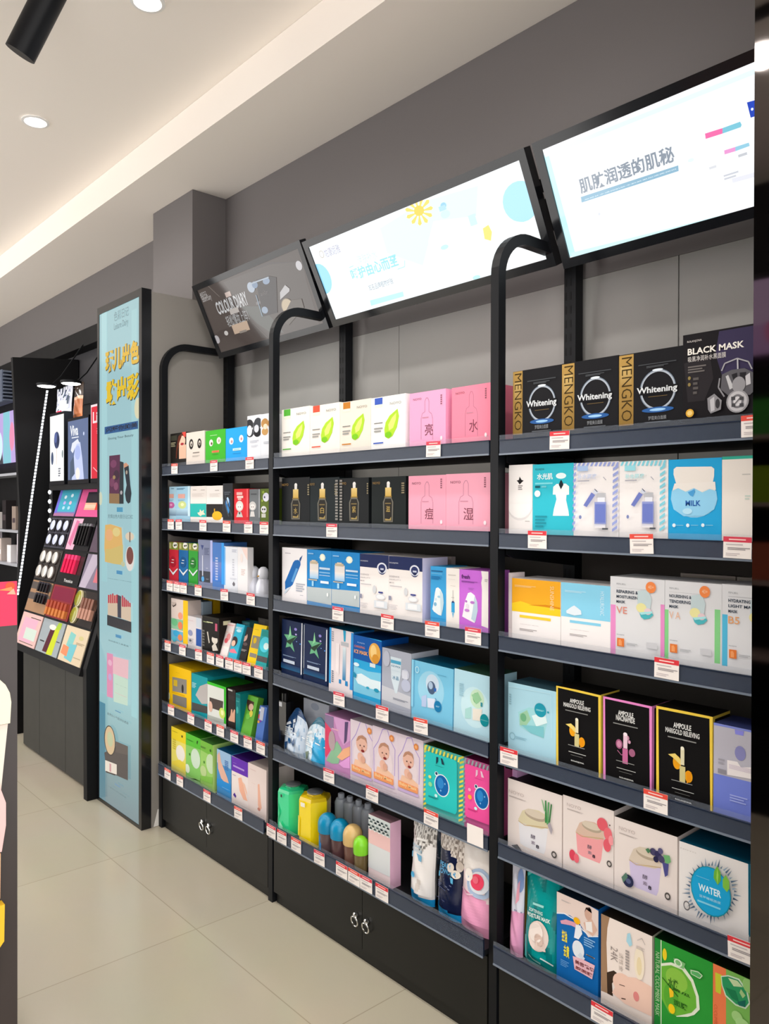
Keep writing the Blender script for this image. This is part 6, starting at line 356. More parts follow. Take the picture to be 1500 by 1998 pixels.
POSTER_ART = [('t','色彩日记',0.39,0.973,0.753,0.992,'7d98a0'),('t','Leisure Dairy',0.39,0.952,0.743,0.969,'6d8890'),('B','玩儿出色',0.178,0.872,1.018,0.921,'2a2a1e'),('B','玩儿出色',0.163,0.874,1.003,0.921,'ecbc1e'),('B','敢出彩',0.195,0.806,1.015,0.859,'2a2a1e'),('B','敢出彩',0.181,0.808,1.001,0.859,'f0c81a'),('p',(0.148,0.766,0.978,0.766,0.978,0.751,0.148,0.751),'1d5a94'),('T','闪耀你的美',0.197,0.754,0.965,0.764,'101d33'),('t','Shining Your Beauty',0.242,0.737,0.872,0.743,'2a4048'),('p',(0.272,0.706,0.549,0.706,0.549,0.629,0.273,0.63),'5a2145'),('e',0.383,0.689,0.08,0.008,'7d3a60'),('e',0.456,0.666,0.072,0.01,'3a1630'),('e',0.347,0.652,0.066,0.009,'7a3a5c'),('e',0.449,0.644,0.058,0.008,'8a4a68'),('e',0.401,0.662,0.036,0.004,'a98a5a'),('p',(0.273,0.63,0.535,0.629,0.535,0.609,0.273,0.61),'96744a'),('p',(0.549,0.693,0.64,0.69,0.641,0.609,0.535,0.609,0.535,0.629),'16262b'),('e',0.584,0.631,0.028,0.004,'b9b0b3'),('p',(0.64,0.687,0.703,0.689,0.765,0.683,0.737,0.678,0.654,0.676),'d99a78'),('p',(0.654,0.679,0.765,0.683,0.805,0.645,0.833,0.629,0.806,0.612,0.755,0.609,0.703,0.615,0.675,0.629,0.717,0.645),'10222c'),('e',0.717,0.67,0.021,0.004,'b9a892'),('r',0.474,0.593,0.623,0.602,'4a9cc0'),('t','无惧出色大胆日记口红',0.243,0.58,0.866,0.588,'5f7d84'),('p',(0.15,0.519,0.166,0.508,0.166,0.491,0.393,0.489,0.63,0.489,0.63,0.514,0.594,0.562,0.318,0.568,0.173,0.566),'e8b868'),('p',(0.318,0.518,0.63,0.529,0.63,0.489,0.393,0.489,0.185,0.493,0.185,0.517),'d9c070'),('e',0.63,0.491,0.05,0.005,'c9c9a0'),('e',0.794,0.503,0.103,0.024,'ece3da'),('e',0.801,0.509,0.082,0.017,'7d4238'),('e',0.794,0.546,0.103,0.008,'e6d3b8'),('l',(0.801,0.555,0.801,0.535),0.012,'6d4a38'),('e',0.281,0.546,0.098,0.012,'f0b27a'),('e',0.467,0.553,0.094,0.009,'e9d38a'),('r',0.474,0.47,0.619,0.477,'4a94c0'),('t','小蓝伞唇釉二代复古唇釉',0.235,0.458,0.839,0.459,'41636c'),('p',(0.25,0.424,0.504,0.429,0.504,0.384,0.25,0.384),'dcc3a9'),('p',(0.587,0.424,0.829,0.417,0.829,0.382,0.587,0.384),'e0c8ae'),('p',(0.497,0.429,0.594,0.427,0.594,0.384,0.504,0.384),'40414e'),('p',(0.235,0.384,0.84,0.382,0.84,0.361,0.235,0.363),'343438'),('p',(0.258,0.425,0.296,0.425,0.296,0.409,0.258,0.408),'c23346'),('p',(0.311,0.427,0.349,0.427,0.349,0.409,0.311,0.409),'c23346'),('p',(0.364,0.429,0.401,0.43,0.401,0.41,0.364,0.41),'c23346'),('p',(0.416,0.426,0.453,0.427,0.453,0.411,0.416,0.411),'c23346'),('p',(0.467,0.428,0.504,0.43,0.504,0.412,0.467,0.412),'c23346'),('p',(0.612,0.43,0.648,0.429,0.648,0.407,0.612,0.408),'bf3248'),('p',(0.658,0.427,0.694,0.426,0.694,0.408,0.658,0.408),'bf3248'),('p',(0.704,0.424,0.739,0.423,0.739,0.409,0.704,0.409),'bf3248'),('p',(0.75,0.422,0.784,0.421,0.784,0.41,0.75,0.41),'bf3248'),('p',(0.795,0.419,0.829,0.418,0.829,0.41,0.795,0.411),'bf3248'),('r',0.46,0.344,0.602,0.35,'4a94c0'),('t','双效高效工具套装',0.273,0.335,0.781,0.332,'41636c'),('p',(0.235,0.307,0.394,0.308,0.394,0.22,0.236,0.218),'e58fb5'),('p',(0.394,0.304,0.781,0.307,0.771,0.27,0.394,0.269),'f0bfc6'),('p',(0.412,0.27,0.771,0.269,0.761,0.218,0.413,0.214),'c9e3cf'),('t','大小大',0.449,0.252,0.754,0.251,'8d9a92'),('e',0.319,0.289,0.053,0.006,'f0b4cc'),('e',0.319,0.26,0.045,0.007,'c9a8d6'),('b',0.45,0.233,0.736,0.234,1,'e6a9b5'),('r',0.453,0.197,0.595,0.199,'4a8fb4'),('t','超贵妇小气垫持妆遮瑕',0.251,0.187,0.782,0.182,'41636c'),('p',(0.174,0.101,0.468,0.127,0.772,0.14,0.772,0.074,0.505,0.07,0.224,0.066),'4a4242'),('p',(0.468,0.137,0.772,0.14,0.772,0.123,0.468,0.115),'5a504c'),('e',0.319,0.132,0.149,0.03,'2a2322'),('e',0.319,0.132,0.13,0.028,'ddbf94'),('e',0.327,0.135,0.075,0.015,'c6cb9f'),('p',(0.198,0.087,0.498,0.092,0.498,0.072,0.198,0.065),'f0e3d3'),('r',0.312,0.07,0.357,0.086,'d39a9c'),('p',(0.217,0.066,0.461,0.07,0.461,0.068,0.217,0.063),'3a3032'),('r',0.45,0.05,0.592,0.053,'6f97b5'),('t','小重珠光流光散粉盒',0.274,0.04,0.737,0.037,'5f7d84')]

# ------------------------------------------------------------------ the setting
def tiles():
    m = mat('polished_beige_tile', '#b6ae9c', .2, spec=.45); nt = m.node_tree; b = nt.nodes['Principled BSDF']
    tc = nt.nodes.new('ShaderNodeTexCoord'); mp = nt.nodes.new('ShaderNodeMapping')
    mp.inputs['Location'].default_value = (1.9, -.65, 0)
    br = nt.nodes.new('ShaderNodeTexBrick'); br.offset = 0; br.squash = 1
    br.inputs['Scale'].default_value = 1; br.inputs['Brick Width'].default_value = .8; br.inputs['Row Height'].default_value = .8
    br.inputs['Mortar Size'].default_value = .0022; br.inputs['Mortar Smooth'].default_value = .3
    br.inputs['Color1'].default_value = lin('#b6ae9c'); br.inputs['Color2'].default_value = lin('#b3ab99'); br.inputs['Mortar'].default_value = lin('#9d9583')
    nz = nt.nodes.new('ShaderNodeTexNoise'); nz.inputs['Scale'].default_value = 2.2; nz.inputs['Detail'].default_value = 5
    mx = nt.nodes.new('ShaderNodeMix'); mx.data_type = 'RGBA'; mx.blend_type = 'MULTIPLY'; mx.inputs[0].default_value = .12
    nt.links.new(tc.outputs['Object'], mp.inputs['Vector']); nt.links.new(mp.outputs['Vector'], br.inputs['Vector']); nt.links.new(tc.outputs['Object'], nz.inputs['Vector'])
    nt.links.new(br.outputs['Color'], mx.inputs[6]); nt.links.new(nz.outputs['Color'], mx.inputs[7]); nt.links.new(mx.outputs[2], b.inputs['Base Color'])
    return m
def slab(name, x0, x1, y0, y1, z0, z1, m): mb = MB(); mb.box(x0, x1, y0, y1, z0, z1); return struct(mb.build(name, m))
slab('floor', -10, 1.6, -1.9, 2.35, -.1, 0, tiles())
slab('ceiling', -10, 1.6, -1.9, 2.4, 3.45, 3.55, CEILM)
slab('trim_1', -10, 1.6, 1.73, 2.4, 3.285, 3.449, CEILM)             # dropped bulkhead along the wall
# back wall: painted band above, panels with fine joints behind the shelves
slab('wall_back', -10, 1.6, 2.2, 2.35, 2.36, 3.284, WALLM)
for i, (a, b) in enumerate(((-4.26, -2.381), (-2.378, -1.161), (-1.157, 1.2))): slab('wall_back', a, b, 2.2, 2.35, .001, 2.359, WALLG)
STONE = mat('dark_grey_stone_cladding', '#3a393d', .7, bump=(14, 1.0))
slab('wall_left', -10, -4.262, 2.2, 2.35, .001, 2.359, STONE)
slab('trim_2', -10, -4.27, 2.1, 2.199, 2.74, 2.86, BLACKM)          # black rail over the make-up counter
slab('trim_3', -10, -4.27, 2.19, 2.199, 2.36, 2.739, STONE)
slab('wall_pier', -4.234, -3.77, 2.0, 2.199, 2.70, 3.284, WALLM)
slab('wall_end', -10.1, -10, -1.9, 2.4, 0, 3.45, mat('dim_shop_wall', '#5a5658', .7))
DARKW = mat('dark_shop_wall', '#2a2a2e', .6)
slab('wall_front', -3.5, -.3, -1.75, -1.65, .001, 3.448, DARKW)
MIRROR = mat('smoked_mirror', '#5c5755', .03, metal=1.)
mb = MB(); mb.box(-.62, .1, 1.45, 2.19, .001, 3.284); mb.box(-.62, .1, 1.45, 1.729, 3.284, 3.449); struct(mb.build('wall_right', MIRROR))
# ------------------------------------------------------------------ recessed ceiling lamps
LAMPGLOW = bpy.data.materials.new('lamp_glow'); LAMPGLOW.use_nodes = True
_b = LAMPGLOW.node_tree.nodes['Principled BSDF']; _b.inputs['Emission Color'].default_value = (1, .97, .93, 1); _b.inputs['Emission Strength'].default_value = 12
def downlight(x, y, label, power=LAMP_W):
    t = thing('recessed_downlight', label, 'ceiling light', (x, y, 3.45), 'recessed downlights')
    mb = MB(); mb.lathe([(.062, -.001), (.062, -.006), (.05, -.008), (.046, -.002)], 0, 0, 0, 24, caps=False); mb.build('trim_ring', WHITE, t, True)
    mb = MB(); mb.lathe([(.046, -.004), (.02, -.0045)], 0, 0, 0, 24); mb.build('lens', LAMPGLOW, t)
    L = bpy.data.lights.new('downlight_lamp', 'SPOT'); L.energy = power; L.spot_size = R(150); L.spot_blend = .9; L.shadow_soft_size = .06; L.color = (1, .965, .92)
    lo = bpy.data.objects.new('downlight_lamp', L); C.objects.link(lo); lo.parent = t; lo.location = (0, 0, -.03)
downlight(-3.913, 1.252, 'recessed downlight glowing in the ceiling above the teal poster pillar')
downlight(-2.714, 1.26, 'recessed downlight cut by the top edge of the photo, above the aisle')
for i, (x, y) in enumerate(((-5.11, 1.25), (-1.51, 1.26), (-.31, 1.26), (-.3, .1), (-1.34, -.3), (-2.5, -.3), (-3.7, -.3), (-6.2, 1.0), (-7.4, 1.0))):
    downlight(x, y, 'recessed downlight in the aisle ceiling, number %s along its row' % ('one two three four five six seven eight nine'.split()[i]))
# ------------------------------------------------------------------ shelving bays
FY = 1.78
POSTX = (-3.699, -2.707, -1.526)
BAYS = ((-3.666, -2.710, 'narrow far bay', 'beside the teal poster pillar'), (-2.673, -1.530, 'wide middle bay', 'under the daisy screen'), (-1.492, -.624, 'near bay', 'beside the mirrored pillar'))
LIPS = ([1.768, 1.497, 1.195, .897, .586, .277], [1.768, 1.497, 1.194, (.893, .868), .588, .278], [1.766, 1.493, 1.192, .861, .584, .277])
SHT = .018
def lipz(b, r, x=None):
    z = LIPS[b][r]
    if isinstance(z, tuple):
        a, c, _, _ = BAYS[b]; t = 0 if x is None else (x-a)/(c-a); return z[0]+(z[1]-z[0])*t, z[1]-z[0]
    return z, 0.
HOOPTOP = (2.40, 2.43, 2.375)
for b, (xa, xb, nm, where) in enumerate(BAYS):
    px = POSTX[b]
    u = thing('shelving_unit', 'black steel shelving unit with six shelves, %s %s' % (nm, where), 'shelving', (px, 2.19, 0), 'black wall shelving units')
    rel = Matrix.Translation((-px, -2.19, 0))
    def put(mb, name, m, parent=u, smooth=False):
        mb.v = [(p[0]-px, p[1]-2.19, p[2]) for p in mb.v]; return mb.build(name, m, parent, smooth)
    # hooped front post: rises, bends over and runs back to the wall upright
    mb = MB(); zt = 2.425; rr = .13
    path = [(px+.016, FY+.015, .0), (px+.016, FY+.015, zt-rr)]+[(px+.016, FY+.015+rr-rr*math.cos(a), zt-rr+rr*math.sin(a)) for a in [R(9*i) for i in range(1, 11)]]+[(px+.016, 2.15, zt)]
    mb.tube(path, .016, .015, up=(1, 0, 0)); put(mb, 'hooped_post', BLACK)
    mb = MB(); mb.box(px, px+.044, 2.145, 2.185, 0, 2.52)
    for k in range(48): mb.box(px+.004, px+.010, 2.1445, 2.146, .35+k*.045, .375+k*.045, mi=1); mb.box(px+.022, px+.028, 2.1445, 2.146, .35+k*.045, .375+k*.045, mi=1)
    put(mb, 'wall_upright', [BLACK, BLACKM])
    mb = MB(); mb.box(xa-.02, xb+.02, 2.186, 2.198, .06, 1.735); put(mb, 'back_panel', BACKP)
    if b == 2:
        mb = MB(); mb.box(-.665, -.632, 2.145, 2.185, 0, 2.3); put(mb, 'wall_upright', BLACK)
    for r in range(6):
        z, dz = lipz(b, r); yf = FY-(.02 if r == 5 else 0); hl = .042 if r < 5 else .052
        x0, x1 = xa+.001, xb-.001
        mb = MB(); mb.box(x0, x1, yf+.006, 2.144, z+.002, z+SHT, dzr=dz)
        sh = put(mb, 'shelf', SHELF)
        mb = MB(); mb.box(x0, x1, yf, yf+.006, z, z+hl, dzr=dz); mb.box(x0, x1, yf-.0025, yf+.001, z-.003, z+.002, mi=1, dzr=dz); mb.box(x0, x1, yf-.002, yf, z+hl-.003, z+hl, mi=0, dzr=dz)
        put(mb, 'price_rail', [RAIL, RAILED], sh)
        mb = MB(); xm = x0+(.055 if b == 1 else .0)
        if b == 1: mb.box(x0+.002, xm-.003, yf-.001, yf+.002, z+.001, z+hl+.018, dzr=0)
        mb.box(xm, x1, yf-.001, yf+.002, z+.001+dz*(xm-x0)/(x1-x0), z+hl+.014+dz*(xm-x0)/(x1-x0), dzr=dz*(1-(xm-x0)/(x1-x0)))
        put(mb, 'clear_lip', CLEAR, sh)
        if r < 5:
            for xs in ((x0+.001, x0+.006), (x1-.006, x1-.001)):
                mb = MB(); zz = z+(dz if xs[0] > x0+.1 else 0)
                poly = [(yf+.03, zz+.001), (yf+.03, zz-.022), (yf+.06, zz-.034), (2.144, zz-.07), (2.144, zz+.001)]
                A = [(xs[0], p[0], p[1]) for p in poly]; B_ = [(xs[1], p[0], p[1]) for p in poly]
                mb.face(A); mb.face(B_[::-1]); mb.quadstrip(A, B_); put(mb, 'bracket', BLACK, sh)
    # base cabinet with two doors and ring pulls
    z5 = LIPS[b][5]
    c = thing('base_cabinet', 'black laminate base cabinet with two doors, foot of the %s' % nm, 'cabinet', ((xa+xb)/2, FY+.02, 0), 'black base cabinets')
    cx, cy = (xa+xb)/2, FY+.02
    def cput(mb, name, m, parent=c, smooth=False):
        mb.v = [(p[0]-cx, p[1]-cy, p[2]) for p in mb.v]; return mb.build(name, m, parent, smooth)
    mb = MB(); mb.box(xa+.002, xb-.002, FY+.02, 2.14, .045, z5-.006); mb.box(xa+.006, xb-.006, FY+.016, 2.12, 0, .0449, mi=1); cput(mb, 'body', [CAB, CAB])
    sm = (-3.22, -2.112, -1.05)[b]
    for i, (a, e) in enumerate(((xa+.004, sm-.0012), (sm+.0012, xb-.004))):
        mb = MB(); mb.box(a, e, FY+.002, FY+.0195, .047, z5-.008); d = cput(mb, 'door', CAB)
        hx = sm+(-.03 if i == 0 else .03); mb = MB()
        mb.lathe([(.004, 0), (.011, .002), (.011, .01), (.004, .013)], 0, 0, 0, 14)
        mb.v = [(hx+p[0], FY+.002-p[2], .158+p[1]) for p in mb.v]
        ring = [(hx+.0175*math.sin(t), FY-.009-.003*math.cos(t), .139+.0175*math.cos(t)) for t in [2*math.pi*k/24 for k in range(25)]]
        mb.tube(ring, .0028, n=8, round_=True, up=(0, 1, 0)); cput(mb, 'ring_pull', CHROME, d, True)
# ------------------------------------------------------------------ wall screens
SCRS = {'s1': (-3.576, -2.656, 2.05, 2.371, 1.893, 2.712, DIMSCREEN, '#5b504a', 'tilted wall screen with a dark brown cosmetics advert and silver lettering'),
        's2': (-2.628, -1.489, 2.05, 2.372, 1.885, 2.693, SCREEN, '#f6fdff', 'tilted wall screen showing a bright white advert with yellow daisies'),
        's3': (-1.46, -.64, 2.05, 2.355, 1.885, 2.695, SCREEN, '#fdfeff', 'tilted wall screen showing a glaring white advert beside the mirrored pillar')}
for key, (x0, x1, yb, zb, yt, zt, m, bg, lab) in SCRS.items():
    L = math.hypot(yt-yb, zt-zb); W = x1-x0; bz = .028; th = .035
    t = thing('wall_screen', lab, 'screen', (x0, yb, zb), 'tilted advertising screens')
    vy, vz = (yt-yb)/L, (zt-zb)/L                       # up along the screen
    ny, nz = -vz, vy                                    # out of the screen, towards the aisle
    P = lambda a, q, k: (a, vy*q+ny*k, vz*q+nz*k)
    mb = MB()
    def pbox(a0, a1, q0, q1, k0, k1):
        pts = [P(a0, q0, k1), P(a1, q0, k1), P(a1, q1, k1), P(a0, q1, k1), P(a0, q0, k0), P(a1, q0, k0), P(a1, q1, k0), P(a0, q1, k0)]
        for f in ((0, 1, 2, 3), (1, 5, 6, 2), (5, 4, 7, 6), (4, 0, 3, 7), (3, 2, 6, 7), (4, 5, 1, 0)): mb.face([pts[i] for i in f])
    pbox(0, W, 0, bz, -th, 0); pbox(0, W, L-bz, L, -th, 0); pbox(0, bz, bz, L-bz, -th, 0); pbox(W-bz, W, bz, L-bz, -th, 0); pbox(bz, W-bz, bz, L-bz, -th, -.008)
    mb.build('bezel', BEZEL, t)
    mb = MB(); w2, h2 = W-2*bz, L-2*bz
    mp = lambda u, v, k: P(bz+u*w2, bz+v*h2, -.006+k*.00008)
    mb.face([mp(0, 0, 0), mp(1, 0, 0), mp(1, 1, 0), mp(0, 1, 0)], bg); art_on(mb, SCREEN_ART[key], mp, w2, h2)
    mb.build('display', m, t)
    mb = MB()
    for a in (.012, W-.04): pbox(a, a+.028, .10, .2, -th-.03, -th)
    for a in (.005, W-.03): pbox(a, a+.02, .22, .26, -th-.05, -th)
    mb.build('mount', BLACKM, t)
# ------------------------------------------------------------------ products on the shelves
for (name, label, cat, group, bay, row, x, y, z, w_, h_, d_, lean, body, side, top, art, rs) in ITEMS:
    carton(name, label, cat, 'packages on %s, %s' % (('the top shelf', 'the second shelf', 'the third shelf', 'the fourth shelf', 'the fifth shelf', 'the lowest shelf')[row-1], BAYS[bay-1][2]), x, y, z, w_, h_, d_, lean, body, side, top, art, rs, 0., R(1.25) if (bay, row) == (2, 4) else 0.)
# price tickets
NUM = 'first second third fourth fifth sixth seventh eighth ninth'.split(); cnt = {}
ROW = ('top', 'second', 'third', 'fourth', 'fifth', 'lowest')
tot = {}
for b, r, x, wd in TAGS: tot[(b, r)] = tot.get((b, r), 0)+1
for b, r, x, wd in TAGS:
    k = cnt.get((b, r), 0); cnt[(b, r)] = k+1
    blank = (b, r, k) == (2, 5, 3)
    W = .064; Hh = .049 if not blank else .058
    z, dz = lipz(b-1, r-1, x); z0 = z+.003; y0 = FY-(.02 if r == 6 else 0)-.0042
    mb = MB(); mb.box(-W/2, W/2, 0, .0012, 0, Hh, '#f0e9e4')
    if not blank:
        a = [('r', 0, .75, 1, 1, ('#d8323c', '#e04a3c', '#d43a50')[(k+b) % 3]), ('b', .2, .82, .8, .93, 1, '#f3c9c4'), ('b', .1, .6, .7, .68, 1, '#b9b0b2'), ('b', .16, .38, .95, .52, 2, '#8d8688'), ('b', .1, .1, .6, .26, 2, '#c9bfc0')]
        art_on(mb, a, lambda u, v, q: (-W/2+u*W, -LAY*q, v*Hh), W, Hh)
    o = mb.build('price_ticket', TICKET); o.location = (x, y0, z0); o.rotation_euler = (0, R((-3, 2, 0, 1.5, -1)[(k*3+r) % 5])*.6, 0)
    n = tot[(b, r)]
    which = ('only ticket' if n == 1 else '%s ticket from the post' % NUM[k])
    lab = 'blank white ticket on the fifth rail of the wide middle bay' if blank else ('red-topped ticket, %s on %s rail, %s' % ('the only one' if n == 1 else NUM[k], ROW[r-1], BAYS[b-1][2]))
    tag(o, lab, 'price tag', 'price tickets on the shelf rails')
# ------------------------------------------------------------------ shaped products
PLASTIC = print_mat('coloured_plastic', .3); GLASSY = print_mat('glossy_plastic', .14, .4)
FROST = mat('clear_bottle_plastic', '#d9e1ea', .12, alpha=.85); TINTED = mat('brown_translucent_plastic', '#4a3330', .18, alpha=.82)
LIDM = mat('grey_metal_lid', '#8a8f93', .35, metal=.6)
def pouch(name, label, group, x, y, z, w, h, T, colour, art=(), top=.1, taper=.0, crown=0., mt=None):
    """a filled film bag: flat sealed top, swollen middle, gusseted foot"""
    nu, nv = 22, 34; mb = MB(); h = min(h, .276)
    def shape(u, v):
        a = abs(2*u-1); th = T*(1-a**2.6)**.75
        b = 1. if v < .25 else max(0., 1-((v-.25)/(1.-top-.25))**1.7) if v < 1-top else 0.
        b = b*(.55+.45*min(1, v/.12)) if v < .12 else b
        th = th*b*.5+.0012
        ww = w*(1-taper*v)*(1-.035*math.sin(math.pi*v)**2 + .012*math.sin(9*v+u*2))
        if crown: ww *= (1-crown*max(0, (v-.45)/.55)**2.2)
        hx = (u-.5)*ww; wr = .0016*math.sin(23*v+11*u)*math.sin(math.pi*u)
        zz = v*h - (crown*.25*h*(2*u-1)**2*v*v if crown else .004*math.sin(7*u)*v)
        lean = .012*v
        return hx, th, wr, max(zz, 0.), lean
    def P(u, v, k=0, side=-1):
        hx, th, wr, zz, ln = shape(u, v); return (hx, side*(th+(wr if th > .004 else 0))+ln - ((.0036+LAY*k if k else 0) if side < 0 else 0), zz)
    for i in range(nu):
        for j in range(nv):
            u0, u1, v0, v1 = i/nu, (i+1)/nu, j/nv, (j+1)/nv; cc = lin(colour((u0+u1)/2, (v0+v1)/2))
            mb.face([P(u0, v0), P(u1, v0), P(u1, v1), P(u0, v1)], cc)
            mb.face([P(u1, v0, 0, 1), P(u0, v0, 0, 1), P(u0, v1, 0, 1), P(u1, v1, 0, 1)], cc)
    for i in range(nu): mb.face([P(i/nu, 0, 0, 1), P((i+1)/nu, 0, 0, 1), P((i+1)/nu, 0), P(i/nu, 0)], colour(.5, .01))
    mb2 = MB(); art_on(mb2, art, lambda u, v, k: P(u, v, k+1), w, h)
    mb.v += mb2.v; n0 = len(mb.v)-len(mb2.v); mb.f += [tuple(i+n0 for i in f) for f in mb2.f]; mb.c += mb2.c; mb.m += mb2.m
    o = mb.build(name, mt or GLOSS); o.location = (x, y+T*.5+.004, z+.0006)
    return tag(o, label, 'pouch', group)
def hexjar(label, group, x, y, z, w, h, col, deep, rimc):
    r = w*.385; h += .006; x += -.01 if 'yellow' in label else 0; x = max(x, -2.67+r); t = thing('hexagonal_jar', label, 'jar', (x, y, z+.0006), group)
    mb = MB(); hb = h*.94
    mb.lathe([(r*.94, 0), (r, .006), (r, hb*.90), (r*.93, hb*.96), (r*.52, hb*.985), (r*.52, hb)], 0, 0, 0, 6, [deep, col, rimc, rimc, rimc], ph=R(8))
    if deep == '#0f8a56':
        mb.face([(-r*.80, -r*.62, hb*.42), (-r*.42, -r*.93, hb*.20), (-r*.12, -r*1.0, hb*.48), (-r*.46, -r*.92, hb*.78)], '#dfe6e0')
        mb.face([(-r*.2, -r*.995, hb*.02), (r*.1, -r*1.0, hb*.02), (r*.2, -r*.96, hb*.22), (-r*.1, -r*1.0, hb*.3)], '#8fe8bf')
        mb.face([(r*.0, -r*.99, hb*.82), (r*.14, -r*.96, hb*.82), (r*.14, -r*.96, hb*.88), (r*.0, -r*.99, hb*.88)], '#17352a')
    else:
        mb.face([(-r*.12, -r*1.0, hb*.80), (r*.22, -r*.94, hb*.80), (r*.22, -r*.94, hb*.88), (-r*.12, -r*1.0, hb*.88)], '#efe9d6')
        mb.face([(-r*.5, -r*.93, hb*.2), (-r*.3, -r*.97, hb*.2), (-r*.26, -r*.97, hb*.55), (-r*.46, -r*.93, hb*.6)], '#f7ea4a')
    mb.build('jar_body', GLASSY, t)
    mb = MB(); mb.lathe([(r*.46, 0), (r*.5, .003), (r*.5, h*.03), (r*.45, h*.04)], 0, 0, hb, 28); mb.build('lid', LIDM, t, True)
def dome(label, group, x, y, z, w, h, cap, base, hand):
    t = thing('domed_bottle', label, 'bottle', (x, y, z+.0006), group); r = w
    mb = MB(); mb.lathe([(r*.72, 0), (r*.8, .004), (r*.86, h*.2), (r*.9, h*.5), (r*.9, h*.6)], 0, 0, 0, 28, [base]*4)
    if hand:
        for k in range(5):
            a = R(-128+k*9); hh = (.10, .13, .14, .13, .09)[k]/.17*h
            mb.face([(r*.9*math.cos(q)*1.004, r*.9*math.sin(q)*1.004, zz) for q, zz in ((a, .1*h), (a+R(6), .1*h), (a+R(6), hh*.62), (a, hh*.66))], '#2f9fe6')
    mb.build('bottle_body', GLASSY, t, True)
    mb = MB(); prof = [(r*.97, h*.56), (r, h*.6)]+[(r*math.cos(a), h-r*1.1+r*1.1*math.sin(a)) for a in [R(9*i) for i in range(0, 10)]]
    mb.lathe(prof, 0, 0, 0, 30, [cap]*(len(prof)-1)); mb.build('dome_cap', PLASTIC, t, True)
def clearbottle(label, group, x, y, z, w, h):
    t = thing('clear_bottle', label, 'bottle', (x, y, z+.0006), group); r = w/2
    mb = MB(); mb.lathe([(r*.9, 0), (r, .004), (r, h*.78), (r*.8, h*.86), (r*.45, h*.88), (r*.45, h*.9)], 0, 0, 0, 20); mb.build('bottle_body', FROST, t, True)
    mb = MB(); mb.lathe([(r*.5, h*.90), (r*.5, h*.98), (r*.42, h)], 0, 0, 0, 20); mb.build('cap', mat('white_cap', '#c3cad4', .35), t, True)
def lerp(a, b, t): return tuple(a[i]+(b[i]-a[i])*t for i in range(4))
rnd_ = random.Random(3)
